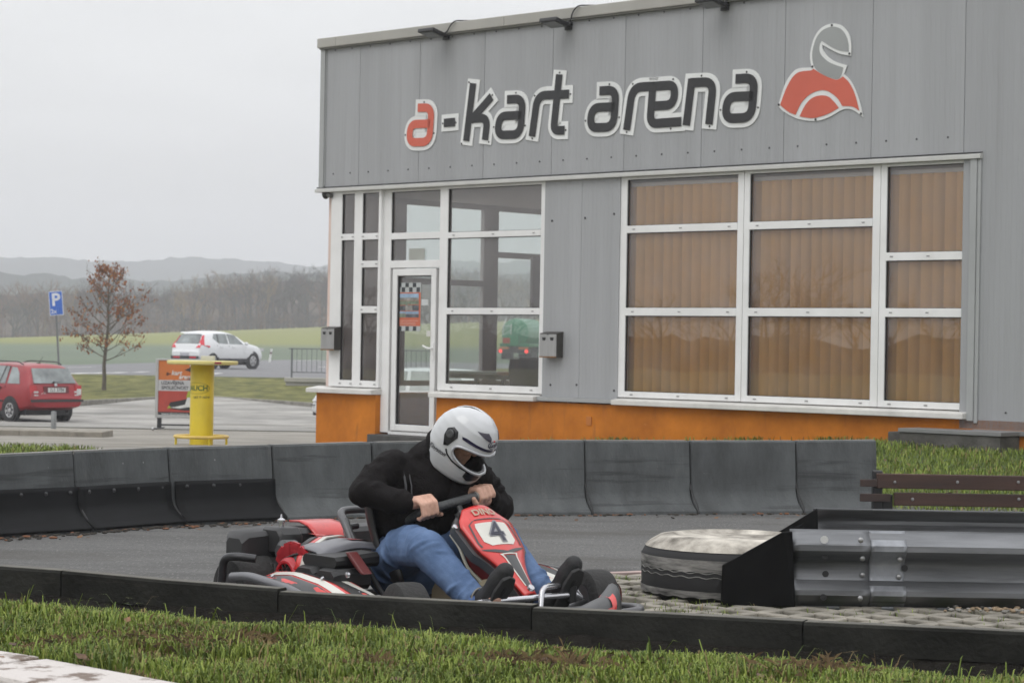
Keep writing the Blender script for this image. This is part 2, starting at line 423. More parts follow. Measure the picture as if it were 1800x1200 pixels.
gridsheet('field', field_m, span(-260, 200, 46), span(100, 440, 34), fz)
# far wooded hills
hill_m = M('hill_wood', (0.022, 0.03, 0.032), 1.0, var=0.4, scale=0.02, c2=(0.035, 0.045, 0.045), spec=0.0, detail=8)
hb = MB()
def hilltop(x, Y, tab):
    px = 900 + x/Y*4000
    return at(px, pw(tab, px), Y).z
HT = [(-3000, 470), (-800, 450), (0, 453), (100, 452), (150, 456), (250, 457), (300, 453), (400, 455), (450, 459), (560, 466), (700, 464), (950, 458), (2500, 470), (5000, 500)]
hx = span(-1600, 1900, 1100)
rows = []
for k, (dy, f) in enumerate(((-420, -0.2), (-280, 0.25), (-140, 0.65), (-40, 0.92), (0, 1.0), (60, 0.9), (300, 0.3))):
    row = []
    for i, x in enumerate(hx):
        top = hilltop(x, 1600, HT)
        jag = (mnoise.noise((x*0.06, k*3.1, 0)) * 2.2 + mnoise.noise((x*0.3, k*7.7, 4)) * 1.4)
        row.append((x, 1600+dy + mnoise.noise((x*0.02, k, 9))*25, -3 + (top+3)*f + jag*(1 if 0 < f else 0)))
    rows.append(row)
hb.grid(rows)
hb.build('hills', hill_m, smooth=40)['kind'] = 'structure'
H2 = [(-3000, 500), (0, 480), (100, 484), (200, 489), (260, 496), (330, 490), (420, 478), (560, 480), (950, 480), (2500, 500)]
hb = MB(); rows = []
hx = span(-900, 900, 700)
for k, (dy, f) in enumerate(((-200, -0.1), (-90, 0.5), (-25, 0.9), (0, 1.0), (60, 0.8), (200, 0.1))):
    rows.append([(x, 900+dy, -3 + (hilltop(x, 900, H2)+3)*f + (mnoise.noise((x*0.1, k*3.1, 20))*1.6 + mnoise.noise((x*0.5, k*5, 3))*1.3)*(1 if f > 0 else 0)) for x in hx])
hb.grid(rows)
hb.build('hills', hill_m, smooth=40)['kind'] = 'structure'

# ------------------------------------------------------------------ the bare wood along the field
def bare_tree_mesh(rng, h, dense):
    """trunk, limbs and many thin twigs; twigs are slim triangles"""
    v = []; f = []
    def tri(a, b, wd):
        d = (b-a); s = d.cross(Vector((rng.uniform(-1, 1), rng.uniform(-1, 1), rng.uniform(-.3, .3))))
        if s.length < 1e-6: return
        s = s.normalized()*wd; k = len(v); v.extend([a+s, a-s, b]); f.append((k, k+1, k+2))
    def rec(p, d, ln, r, lev):
        q = p + d*ln; tri(p, q + d*ln*0.15, r)
        if lev == 0: return
        n = dense if lev > 1 else dense+2
        for i in range(n):
            t = rng.uniform(0.35, 1.0)
            nd = (d + Vector((rng.gauss(0, .5), rng.gauss(0, .5), rng.gauss(0.15, .35)))).normalized()
            rec(p + d*ln*t, nd, ln*rng.uniform(0.5, 0.72), r*0.55, lev-1)
    d0 = Vector((rng.gauss(0, .04), rng.gauss(0, .04), 1)).normalized()
    rec(Vector((0, 0, 0)), d0, h*0.42, h*0.016, 4)
    m = max(p.z for p in v)
    return [p*(h/m) for p in v], f
rng = random.Random(3)
protos = [bare_tree_mesh(rng, 1.0, 3) for _ in range(7)]
wood_cols = [M('wood_grey', (0.062, 0.052, 0.055), 1, var=0.25, scale=0.3, spec=0), M('wood_brown', (0.13, 0.075, 0.05), 1, var=0.2, scale=0.3, spec=0),
             M('wood_rust', (0.2, 0.095, 0.04), 1, var=0.2, scale=0.3, spec=0), M('wood_dark', (0.035, 0.042, 0.04), 1, var=0.2, scale=0.3, spec=0), M('wood_ochre', (0.2, 0.13, 0.055), 1, var=0.2, scale=0.3, spec=0)]
TOPS = [(-400, 470), (0, 488), (60, 486), (150, 484), (250, 490), (280, 492), (330, 481), (400, 474), (460, 466), (520, 463), (580, 466), (760, 460), (960, 470), (2600, 470)]
mb = MB()
for i in range(520):
    px = rng.uniform(-140, 1000) if i < 450 else rng.uniform(-900, -140)
    Y = rng.uniform(424, 470) if rng.random() < .6 else rng.uniform(424, 434)
    x = (px-900)/4000*Y
    base = fieldtop(x*420/Y) - 0.3
    top = at(px, pw(TOPS, px) + rng.uniform(-4, 24), Y).z
    h = max(4.0, top-base)
    vs, fs = rng.choice(protos)
    a = rng.uniform(0, 6.28); ca, sa = math.cos(a), math.sin(a); sp = h*rng.uniform(0.8, 1.15)
    mb.mi = rng.choices([0, 1, 2, 3, 4], [64, 20, 3, 10, 3])[0]
    if 300 < px < 400 and rng.random() < .3: mb.mi = 4
    if px < 110 and rng.random() < .5: mb.mi = 2 if rng.random() < .35 else 1
    mb.add([(x + (p.x*ca-p.y*sa)*sp, Y + (p.x*sa+p.y*ca)*sp, base + p.z*h) for p in vs], fs)
# undergrowth along the edge of the wood
for i in range(500):
    px = rng.uniform(-200, 1000); Y = rng.uniform(420, 428); x = (px-900)/4000*Y
    base = fieldtop(x*420/Y); h = rng.uniform(2.0, 5.5)
    vs, fs = rng.choice(protos); a = rng.uniform(0, 6.28); ca, sa = math.cos(a), math.sin(a)
    mb.mi = rng.choices([0, 1, 2, 3], [55, 25, 8, 14])[0]
    mb.add([(x + (p.x*ca-p.y*sa)*h*1.6, Y + (p.x*sa+p.y*ca)*h*1.6, base - h*0.3 + p.z*h) for p in vs], fs)
mb.build('woodland', wood_cols)['kind'] = 'stuff'
# wooded ground rising behind the first trunks
bk = MB()
bk.grid([[(x, Y + mnoise.noise((x*.2, f*5, 0))*3, fieldtop(x*420/Y)-0.5 + f*(at(900 + x/Y*4000, pw(TOPS, 900 + x/Y*4000)+26, Y).z - fieldtop(x*420/Y)) + (mnoise.noise((x*.35, f*9, 2))*1.0 + mnoise.noise((x*1.3, f*9, 2))*0.7)*(f > .3)) for x in span(-250, 70, 600)]
        for Y, f in ((436, 0.0), (448, 0.45), (462, 0.8), (474, 1.0), (500, 0.2))])
und = M('wood_floor', (0.045, 0.038, 0.040), 1, var=0.4, scale=0.25, c2=(0.1, 0.078, 0.066), spec=0, stretch=(1, 1, 0.25), detail=9)
bk.build('wooded_slope', und, smooth=40)['kind'] = 'structure'

# bare trees and a hedge far to the left of the frame, mirrored in the window panes
mb = MB()
for i in range(150):
    y = rng.uniform(-75, 45); x = -88 + rng.gauss(0, 3); h = rng.uniform(3.2, 5.6) + 1.2*mnoise.noise((y*.07, 0, 0))*2
    vs, fs = rng.choice(protos); a = rng.uniform(0, 6.28); ca_, sa_ = math.cos(a), math.sin(a); mb.mi = rng.choice([0, 0, 1, 3])
    mb.add([(x + (p.x*ca_-p.y*sa_)*h*1.5, y + (p.x*sa_+p.y*ca_)*h*1.5, -.3 + p.z*h) for p in vs], fs)
mb.grid([[(-91 + 1.5*mnoise.noise((y*.3, k, 0)), y, -.5 + k*1.1 + (.9*mnoise.noise((y*.25, k*3, 5)) + .5*mnoise.noise((y*.9, k*3, 5)))*(k > 0)) for y in span(-80, 50, 160)] for k in range(3)])
mb.build('hedge_trees', wood_cols)['kind'] = 'stuff'
# ================================================================== the kart hall
C0 = at(558, 600, 29.2); C0.z = 0.0
UD = Vector((0.7175, -0.6966, 0)); ND = Vector((-0.6966, -0.7175, 0))     # along the front, outwards
BRZ = math.atan2(UD.y, UD.x)
def fac(px, py, d=0.0):                       # (u, z) on the front, d metres in front of the cladding
    r = ray(px, py); o = Vector((0, 0, CAMH)); p0 = C0 + ND*d
    t = (p0-o).dot(ND)/r.dot(ND); q = o + r*t
    return (q-C0).dot(UD), q.z
def FU(px, py=547, d=0.0): return fac(px, py, d)[0]
def FZ(px, py, d=0.0): return fac(px, py, d)[1]
def fworld(u, z, d=0.0): 
    q = C0 + UD*u + ND*d; return Vector((q.x, q.y, z))
hall = thing('kart_hall', 'grey metal clad kart hall with orange plinth and white framed windows', 'building', (C0.x, C0.y, 0), BRZ)
# local frame of the hall: x along the front to the right, y into the building, z up
clad = M('grey_cladding', (0.315, 0.322, 0.33), 0.45, var=0.06, scale=1.5, spec=0.4, stretch=(2.5, 2.5, .12), c2=(0.325, 0.332, 0.342))
t_, b_ = nodes_of(clad)                       # fine vertical micro-ribs of the sandwich panels
tcn = t_.nodes.new('ShaderNodeTexCoord'); wv = t_.nodes.new('ShaderNodeTexWave'); wv.wave_type = 'BANDS'; wv.bands_direction = 'X'; wv.wave_profile = 'SIN'
wv.inputs['Scale'].default_value = 5.2; wv.inputs['Distortion'].default_value = 0
t_.links.new(tcn.outputs['Object'], wv.inputs['Vector'])
crv = t_.nodes.new('ShaderNodeValToRGB'); crv.color_ramp.elements[0].position = 0.02; crv.color_ramp.elements[1].position = 0.22
t_.links.new(wv.outputs['Fac'], crv.inputs[0])
bpn = t_.nodes.new('ShaderNodeBump'); bpn.inputs['Strength'].default_value = 0.35; bpn.inputs['Distance'].default_value = 0.006
t_.links.new(crv.outputs[0], bpn.inputs['Height']); t_.links.new(bpn.outputs[0], b_.inputs['Normal'])
marks(clad, (0.265, 0.27, 0.272), (7, 7, .18), 1.6, .58, .75, .5, 5)
trim = M('grey_trim', (0.33, 0.34, 0.34), 0.4, var=0.06, scale=2)
capm = M('parapet_cap', (0.36, 0.35, 0.32), 0.5, var=0.1, scale=1.5)
pvc = M('white_pvc', (0.72, 0.72, 0.71), 0.35, var=0.05, scale=2.5, c2=(0.75, 0.75, 0.745))
orange = M('orange_render', (0.43, 0.135, 0.014), 0.85, var=0.16, scale=2.2, bump=0.3, bscale=90, spec=0.25, c2=(0.50, 0.17, 0.02))
marks(orange, (0.26, 0.10, 0.03), (3, 3, .5), 2.6, .60, .72, .55, 7); marks(orange, (0.55, 0.24, 0.07), (1, 1, 1), 14, .66, .74, .4)
darkm = M('dark_gasket', (0.012, 0.012, 0.013), 0.5, var=0.1)
screwm = M('screw_dark', (0.06, 0.06, 0.062), 0.4, metal=0.6, var=0.1)
sillm = M('white_sill', (0.62, 0.61, 0.58), 0.45, var=0.15, scale=3)
conc = M('concrete_grey', (0.10, 0.095, 0.088), 0.9, var=0.45, scale=4, bump=0.4, bscale=40, spec=0.2)
room_wall = M('interior_wall', (0.55, 0.46, 0.42), 0.9, var=0.08, scale=1)
room_floor = M('interior_floor', (0.16, 0.05, 0.04), 0.3, var=0.2, scale=2)
ceil_m = M('interior_ceiling', (0.6, 0.54, 0.54), 0.9, var=0.05)

ZB = (FZ(600, 329) + FZ(1400, 285))/2          # underside of the cladding band
ZT = FZ(800, 57)                               # top of the cladding
ZC = FZ(560, 68.5, 0.06)                       # top of the parapet cap
UR = FU(1716, 500)                             # right edge of the glazed opening
UE = 15.0                                      # the hall runs on to the right, out of the frame
ZS = (FZ(863, 690) + FZ(1193, 701))/2          # underside of the window frames
UDL, UDR = FU(662, 600), FU(767, 600)          # door bay
print('ZB %.3f ZT %.3f ZC %.3f UR %.2f ZS %.3f door %.2f %.2f' % (ZB, ZT, ZC, UR, ZS, UDL, UDR))
# cladding panels of the band over the windows
seams = [0.09, FU(630, 319), FU(735, 319), FU(849, 290), FU(969, 290), FU(1096, 290), FU(1232, 280), FU(1377, 270), FU(1531, 265), FU(1694, 255)]
k = len(seams)
while seams[-1] < UE: seams.append(seams[-1] + 1.06)
panels = []
for i, (a, b) in enumerate(zip(seams, seams[1:])):
    lo = ZB if a < UR-0.25 else 0.45
    mb = MB(); mb.box(a+0.003, b-0.003, 0.0, 0.12, lo, ZT)
    p = mb.build('wall_panel', clad, hall); panels.append(p)
    mb = MB()
    nsc = max(2, round((b-a)/0.36))
    for q in range(nsc):
        uu = a + (b-a)*(q+0.5)/nsc
        for zz in ([lo+0.17, ZT-0.05]):
            mb.lathe([(0.010, 0.0), (0.010, 0.005), (0.004, 0.009)], (uu, 0, zz), (0, -1, 0), 8)
    mb.build('screws', screwm, p, smooth=30)
mb = MB(); mb.box(0.0, 0.085, -0.03, 0.3, ZB-0.0, ZT); mb.box(0.085, 0.1, -0.012, -0.001, ZB+.02, ZT-.01); mb.build('corner_trim', trim, hall, bevel=0.004)
# parapet cap
mb = MB(); mb.box(-0.03, FU(590, 75, .06), -0.07, 0.5, ZT-0.01, ZC); 
a = FU(590, 75, .06)
while a < UE:
    mb.box(a+0.004, min(a+3.0, UE), -0.07, 0.5, ZT-0.01, ZC); a += 3.0
mb.build('parapet_cap', capm, hall, bevel=0.008)
mb = MB(); mb.box(0.0, UE, -0.055, -0.0, ZT-0.03, ZT-0.011); mb.build('cap_drip', M('drip_dark_metal', (0.12, 0.12, 0.1), 0.5), hall)  # narrow drip strip in one dark colour
# drip flashing under the band
mb = MB(); zf = ZB
mb.prism([(0, -0.045, zf-0.055), (0, -0.045, zf-0.015), (0, 0.0, zf), (0, 0.12, zf), (0, 0.12, zf-0.055)], (UR+0.06, 0, 0)); mb.T = Matrix.Translation((-0.04, 0, 0))
mb2 = MB(); mb2.prism([(-0.05, -0.05, zf-0.06), (-0.05, -0.05, zf-0.02), (-0.05, -0.002, zf-0.004), (-0.05, 0.12, zf-0.004), (-0.05, 0.12, zf-0.06)], (UR+0.1, 0, 0))
mb2.build('drip_flashing', M('flashing_white', (0.5, 0.5, 0.48), 0.4, var=0.06), hall, bevel=0.003)
mb = MB(); mb.box(-0.05, UR+0.05, -0.02, 0.0, zf-0.003, zf+0.006); mb.build('flashing_joint', darkm, hall)
# right-hand trim of the opening
u0, u1 = FU(1705, 500), FU(1721, 500)
mb = MB(); mb.box(u0, u1-0.03, -0.03, 0.12, ZS-0.1, ZB-0.062); mb.box(u1-0.028, u1+0.012, -0.018, 0.0, ZS-0.12, ZB-0.062); mb.build('opening_trim', trim, hall, bevel=0.004)
mb = MB(); mb.box(u1-0.03, UE, -0.04, 0.12, 0.40, 0.448); mb.build('base_flashing', M('flashing_grey', (0.20, 0.20, 0.20), 0.5, var=0.06), hall, bevel=0.004)
# grey infill panel between the glazing
gu0, gu1 = FU(953, 560), FU(1085, 560)
zi = FZ(1020, 699)
mb = MB(); mb.box(gu0, gu0+(gu1-gu0)/2-.002, 0.015, 0.12, zi, ZB-0.062); mb.box(gu0+(gu1-gu0)/2+.0015, gu1, 0.015, 0.12, zi, ZB-0.062)
ip = mb.build('infill_panel', clad, hall)
for px, py in ((969, 388), (966, 676), (1078, 376), (1078, 686), (1012, 676), (1027, 383)):
    u, z = fac(px, py); mb = MB(); mb.lathe([(0.013, 0), (0.013, 0.006), (0.005, 0.011)], (u, 0.015, z), (0, -1, 0), 8); mb.build('screw', screwm, ip, smooth=30)
mb = MB(); mb.box(gu0-0.02, gu1+0.01, -0.05, 0.1, zi-0.05, zi-0.002); mb.build('infill_sill', trim, hall, bevel=0.004)
# orange plinth
pb = -0.4
mb = MB()
mb.box(0.0, UDL, -0.0, 0.3, pb, ZS-0.09); mb.box(UDR+0.02, UE, -0.0, 0.3, pb, ZS-0.09)
mb.box(0.0, 0.3, 0.3, 9.0, pb, ZS-0.09)
mb.build('plinth', orange, hall)
mb = MB(); mb.box(FU(1036, 735)-0.04, FU(1036, 735)+0.04, -0.012, 0.0, FZ(1036, 747), FZ(1036, 732)); mb.build('socket_cover', M('orange_cover', (0.40, 0.13, 0.02), 0.5), hall, bevel=0.003)
# sills
def sill(a, b, zz, dp=0.1):
    mb = MB(); mb.prism([(a, -dp, zz-0.085), (a, -dp, zz-0.03), (a, 0.12, zz-0.002), (a, 0.12, zz-0.085)], (b-a, 0, 0)); mb.build('window_sill', sillm, hall, bevel=0.006)
sill(-0.1, UDL+0.02, ZS)
sill(UDR-0.03, gu0-0.03, ZS); sill(gu1+0.01, u0, ZS)
# ---- windows: (name, outer u0, u1, z0, z1, mullion spans, transoms per column)
WD = 0.03                                      # face of the frames, set back behind the cladding
tzA = (FZ(863, 406), FZ(863, 416.5)); tzB = (FZ(863, 541), FZ(863, 552.5))
tA2 = (FZ(1193, 394), FZ(1193, 407)); tM = (FZ(1193, 541), FZ(1193, 555)); t3 = (FZ(1628, 442.5), FZ(1628, 457))
tA1 = (FZ(646, 409.6), FZ(646, 421)); tB1 = (FZ(644, 458), FZ(644, 470)); tC1 = (FZ(644, 538), FZ(644, 550))
ZH = ZB-0.062
zbL = FZ(644, 669); zbB = FZ(863, 677); zbR = FZ(1193, 691)
win_glass = glass('window_glass', (0.90, 0.94, 0.92), 1.55, gain=2.6, dust_veil=.10)
blind_glass = glass('window_glass_tinted', (0.97, 0.96, 0.94), 1.6, gain=2.2, dust_veil=.07)
def window(label, uo0, uo1, cols, gl):
    """cols: list of (pane u0, pane u1, [z edges of the bars from the top])"""
    ztop = ZH-0.03
    zb = cols[0][2][-1]
    fr = MB(); fr.T = None
    y0, y1 = WD, WD+0.07
    edges = [uo0] + [e for c in cols for e in (c[0], c[1])] + [uo1]
    for i in range(0, len(edges), 2): fr.box(edges[i], edges[i+1], y0, y1, ZS, ZH)
    for (a, b, zz) in cols:
        fr.box(a, b, y0, y1, ztop, ZH); fr.box(a, b, y0, y1, ZS, zz[-1])
        for k in range(0, len(zz)-1, 2): fr.box(a, b, y0-0.004, y1, zz[k+1], zz[k])
    w = fr.build('window', pvc, hall, bevel=0.004)
    if label: w['label'] = label
    gk = MB(); sc_ = MB()
    for (a, b, zz) in cols:
        zs = [ztop] + zz
        for k in range(0, len(zs), 2):
            t, bt = zs[k], zs[k+1]
            pm = MB(); pm.add([(a, y0+0.03, bt), (b, y0+0.03, bt), (b, y0+0.03, t), (a, y0+0.03, t)], [(0, 1, 2, 3)])
            pm.build('pane', gl, w)
            for (p, q, r_, s_) in ((a, a+0.012, bt, t), (b-0.006, b, bt, t), (a+.012, b-.006, bt, bt+0.006), (a+.012, b-.006, t-0.008, t)): gk.box(p, q, y0+0.012, y0+0.028, r_, s_)
        for k in range(0, len(zz), 2):
            zc = (zz[k]+zz[k+1])/2 if k+1 < len(zz) else (ZS + zz[k])/2
            n = 3 if b-a > 0.7 else 2
            for j in range(n):
                uu = a + (b-a)*(0.07 + 0.86*j/(n-1)); sc_.box(uu-0.018, uu+0.018, y0-0.0085, y0-0.0042 if k+1 < len(zz) else y0+.001, zc-0.006, zc+0.006)
    gk.build('gasket', darkm, w); sc_.build('drain_caps', M('drain_cap', (0.25, 0.25, 0.25), 0.5), w)
    return w
window('narrow corner window of two columns of panes', FU(576), FU(664), [(FU(595), FU(617), [tA1[0], tA1[1], zbL]), (FU(631), FU(659.5), [tA1[0], tA1[1], tB1[0], tB1[1], tC1[0], tC1[1], zbL])], win_glass)
window('wide clear window right of the door', FU(767.5), FU(952.5), [(FU(781.5), FU(945), [tzA[0], tzA[1], tzB[0], tzB[1], zbB])], win_glass)
BW = [(FU(1084.5), FU(1301), [(FU(1096), FU(1290.5), [tA2[0], tA2[1], tM[0], tM[1], zbR])]),
      (FU(1301.8), FU(1541), [(FU(1311.5), FU(1528), [tA2[0], tA2[1], tM[0], tM[1], zbR])]),
      (FU(1541.8), FU(1705), [(FU(1552.5), FU(1704), [t3[0], t3[1], tM[0], tM[1], zbR])])]
for lab, (a, b, c) in zip(('window with drawn blinds beside the grey infill panel', 'middle window with drawn blinds', 'window with drawn blinds and a lower top bar'), BW): window(lab, a, b, c, blind_glass)
# ---- door bay with toplights
dz0 = FZ(715, 762.5); dzt = FZ(715, 470)
pa, pb_ = FU(677.5, 560), FU(765, 560)
fr = MB(); y0, y1 = WD+0.05, WD+0.12
fr.box(UDL, pa-0.01, y0, y1, dz0, ZH); fr.box(pb_, UDR+0.0, y0, y1, dz0, ZH)
zt1, zt2 = FZ(720, 408), FZ(720, 419.5); zt3, zt4 = FZ(720, 457), FZ(720, 470)
fr.box(pa-.01, pb_, y0, y1, ZH-0.03, ZH); fr.box(pa-.01, pb_, y0, y1, zt2, zt1); fr.box(pa-.01, pb_, y0, y1, zt4, zt3)
fr.box(pa-.01, pb_, y0, y1, dz0-0.02, dz0+0.02)
dw = fr.build('door_frame', pvc, hall, bevel=0.004)
for z0, z1 in ((zt1, ZH-0.03), (zt3, zt2)):
    m_ = MB(); m_.add([(pa, y0+.03, z0), (pb_, y0+.03, z0), (pb_, y0+.03, z1), (pa, y0+.03, z1)], [(0, 1, 2, 3)]); m_.build('pane', win_glass, dw)
    g_ = MB(); g_.box(pa, pb_, y0+.012, y0+.028, z1-.008, z1); g_.box(pa-.01, pa+.004, y0+.012, y0+.028, z0, z1-.008); g_.build('gasket', darkm, dw)
m_ = MB(); m_.box(FU(707.5), FU(735), y0+0.012, y0+0.016, FZ(721, 457), FZ(721, 436)); m_.build('paper_note', M('note_grey', (0.36, 0.37, 0.34), 0.8), dw)
# leaf
la, lb = FU(681, 600), FU(757.5, 600); ga, gb_ = FU(686.5, 600), FU(752.5, 600)
lz0, lz1 = dz0+0.03, zt4-0.012; gz0, gz1 = FZ(718, 747), FZ(718, 484)
ga = la + 0.085; gb_ = lb - 0.085
lf = MB()
lf.box(la, ga, y0-0.012, y1-.01, lz0, lz1); lf.box(gb_, lb, y0-0.012, y1-.01, lz0, lz1); lf.box(ga, gb_, y0-0.012, y1-.01, lz0, gz0); lf.box(ga, gb_, y0-0.012, y1-.01, gz1, lz1)
door = lf.build('door', pvc, hall, bevel=0.005)
m_ = MB(); m_.add([(ga, y0+.03, gz0), (gb_, y0+.03, gz0), (gb_, y0+.03, gz1), (ga, y0+.03, gz1)], [(0, 1, 2, 3)]); m_.build('pane', win_glass, door)
m_ = MB(); m_.box(ga, ga+.018, y0+.002, y0+.028, gz0, gz1); m_.box(ga+.018, gb_, y0+.002, y0+.028, gz1-.012, gz1); m_.box(ga+.018, gb_, y0+.002, y0+.028, gz0, gz0+.01); m_.build('gasket', darkm, door)
hz = FZ(757, 612); hu = (gb_+lb)/2+.01
m_ = MB(); m_.box(hu-.018, hu+.018, y0-.022, y0-.0125, hz-.14, hz+.07)
m_.tube(fillet([(hu, y0-.02, hz), (hu, y0-.065, hz), (hu-.05, y0-.065, hz+.0), (hu-.13, y0-.06, hz+.03)], .02), .012, 8); m_.build('handle', pvc, door, smooth=40)
m_ = MB(); m_.box(gb_-.06, gb_+.012, y0-.018, y0-.0125, FZ(750, 591), FZ(750, 581)); m_.build('sticker', sillm, door)
# doorstep and stone plinth at the right end
m_ = MB(); m_.box(UDL-0.02, UDR+0.02, -0.12, 0.12, -0.4, dz0-0.022); m_.build('doorstep', M('doorstep_dark', (0.07, 0.068, 0.065), 0.9, var=0.3, scale=5, bump=.4), hall, bevel=0.01)
ca, cb = FU(1560, 775, .35), FU(1758, 775, .35)
m_ = MB(); m_.box(ca, cb, -0.35, -0.002, -0.1, FZ(1690, 764, .35)); fo = m_.build('footing', conc, hall, bevel=0.01)
m_ = MB(); m_.box(FU(1575, 768, .4), cb+.02, -0.37, -0.002, FZ(1690, 764, .35)+.002, FZ(1690, 757, .4)); m_.build('footing_flashing', M('flashing_grey', ()), hall, bevel=0.004)
# ---- interior seen through the glass: floor, ceiling, rear walls and the glazed end wall
UI = gu0 - 0.02                                # partition behind the grey infill
m_ = MB(); m_.box(0.02, UE, 0.32, 8.0, -0.2, 0.10); m_.build('floor', room_floor, hall)
m_ = MB(); m_.box(0.02, UE, 0.125, 8.0, ZH-0.0, ZH+0.15); m_.build('ceiling', ceil_m, hall)
m_ = MB(); m_.box(UI+.3, UI+0.4, 0.15, 8.0, 0.1, ZH); m_.box(0.3, UE, 8.0, 8.15, 0.1, ZT); m_.box(UE-.15, UE, .3, 8, 0.1, ZT); m_.build('partition', room_wall, hall)
m_ = MB(); m_.box(0, UE, 0.121, 8.15, ZT-.12, ZT-.02); m_.build('roof', M('roof_grey', (0.2, 0.2, 0.2), .8), hall)
m_ = MB(); m_.box(0.0, 0.12, 0.31, 8.15, ZB, ZT-.121); m_.build('end_cladding', clad, hall)
# end wall glazing, local x = 0.05, running in +y
eg = M('frame_brown_grey', (0.40, 0.36, 0.36), 0.5, var=0.05)
em = MB()
zE0, zE1 = ZS, ZH
for ya, yb in ((1.05, 1.42), (2.88, 3.16), (4.9, 5.0), (6.6, 6.7), (7.9, 8.0)): em.box(0.05, 0.12, ya, yb, zE0, zE1)
ys_ = [1.42, 2.88, 3.16, 4.9, 5.0, 6.6, 6.7, 7.9]
for i in range(0, 8, 2):
    zz = (1.98, 2.06) if i < 2 else (2.39, 2.47)
    for a, b in ((zE0, zE0+.07), (zE1-.07, zE1), zz): em.box(0.052, 0.118, ys_[i], ys_[i+1], a, b)
ew = em.build('window', eg, hall)
ew['label'] = 'dark framed end wall glazing seen through the room'
for i in range(0, 8, 2):
    zz = (1.98, 2.06) if i < 2 else (2.39, 2.47)
    for a, b in ((zE0+.07, zz[0]), (zz[1], zE1-.07)):
        q = MB(); q.add([(0.08, ys_[i], a), (0.08, ys_[i+1], a), (0.08, ys_[i+1], b), (0.08, ys_[i], b)], [(0, 1, 2, 3)]); q.build('pane', glass('end_glass', (0.8, 0.84, 0.82)), ew)
m_ = MB(); m_.box(0.03, 0.16, 0.13, 1.049, 0.1, ZH-.002); m_.build('corner_wall', M('corner_wall_brown', (0.62, 0.49, 0.44), .8, var=.15, scale=1.5), hall)
# vertical blinds hanging behind the right-hand windows
blind_m = M('blind_fabric', (0.92, 0.54, 0.19), 0.9, var=0.06, scale=2, spec=0.1)
for (a, b, c), lab in zip(BW, ('tan vertical blind drawn behind the window next to the grey infill panel', 'tan vertical blind drawn behind the middle of the three orange tinted windows', 'tan vertical blind drawn behind the window beside the right hand grey wall')):
    t = thing('vertical_blind', lab, 'blind', fworld(a, 0, -0.175), BRZ, 'vertical blinds in the large windows')
    wdt = b-a
    m_ = MB(); n = int(wdt/0.127); rr = random.Random(int(a*100))
    for i in range(n):
        x0 = i*wdt/n; ang = R(28) + rr.gauss(0, R(5)); dx = 0.068*math.cos(ang); dy = 0.068*math.sin(ang); xc = x0 + wdt/n/2
        rows = []
        for zq in (zbR-0.08, ZH-0.1):
            rows.append([(xc - dx + 2*dx*s, -dy + 2*dy*s - 0.022*math.sin(math.pi*s), zq) for s in (0, .25, .5, .75, 1)])
        m_.grid(rows)
    m_.build('slats', blind_m, t, smooth=60)
    m_ = MB(); m_.box(0, wdt, -0.03, 0.03, ZH-0.1, ZH-0.06); m_.build('headrail', pvc, t)
# ================================================================== things on and around the hall
steel = M('brushed_steel', (0.42, 0.42, 0.42), 0.4, metal=0.75, var=0.12, scale=3, stretch=(8, 8, 1))
blackp = M('black_plastic', (0.016, 0.016, 0.017), 0.45, var=0.2, scale=8)
blackm = M('black_metal', (0.02, 0.02, 0.021), 0.38, var=0.2, scale=8)
boxside = M('ashtray_side', (0.05, 0.047, 0.042), 0.6, var=0.3, scale=10)
rust = M('rust_edge', (0.2, 0.1, 0.035), 0.9, var=0.4, scale=20)
# wall ashtrays
def ashtray(px0, px1, py0, py1, d, label):
    u0, z1 = fac(px0, py0, d); u1, z0 = fac(px1, py1, d)
    u0 = fac(px0, 600, d+.12)[0]; u1 = fac(px1, 600, d+.12)[0]
    z1 = fac((px0+px1)/2, py0, d+.12)[1]; z0 = fac((px0+px1)/2, py1, d+.12)[1]
    o = thing('wall_ashtray', label, 'ashtray', fworld(u0, z0, d), BRZ, 'steel wall ashtrays')
    W, H = u1-u0, z1-z0
    mb = MB(); mb.box(0.004, W-.004, -0.118, 0.0, 0.0, H-.02); mb.prism([(0, -0.119, H-.02), (0, -.124, H-.012), (0, -0.0, H+.012), (0, 0, H-.02)], (W, 0, 0)); mb.build('case', boxside, o, bevel=0.004)
    mb = MB(); mb.box(0.0, W, -0.123, -0.1185, 0.012, H-.021); f = mb.build('front_plate', steel, o, bevel=0.002)
    mb = MB()
    for q in (0.27, 0.74): mb.prism([(W*q-.03, -0.124, H*.80), (W*q+.03, -0.124, H*.80), (W*q+.02, -0.124, H*.68), (W*q-.02, -0.124, H*.68)], (0, -0.003, 0))
    mb.build('slots', darkm, f)
    mb = MB(); mb.box(0.0, W, -0.1245, -0.12, -0.002, 0.011); mb.build('bottom_edge', rust, o)
    mb = MB(); mb.lathe([(0.008, 0), (0.008, .006), (0.002, .01)], (W/2, -.123, H*.92), (0, -1, 0), 8); mb.build('lock', screwm, f, smooth=30)
    return o
ashtray(948.5, 978, 584, 628, -0.015, 'steel ashtray box on the grey wall panel right of the clear window')
ashtray(564, 587, 575, 615, 0.0-.03, 'steel ashtray box at the left corner of the hall')
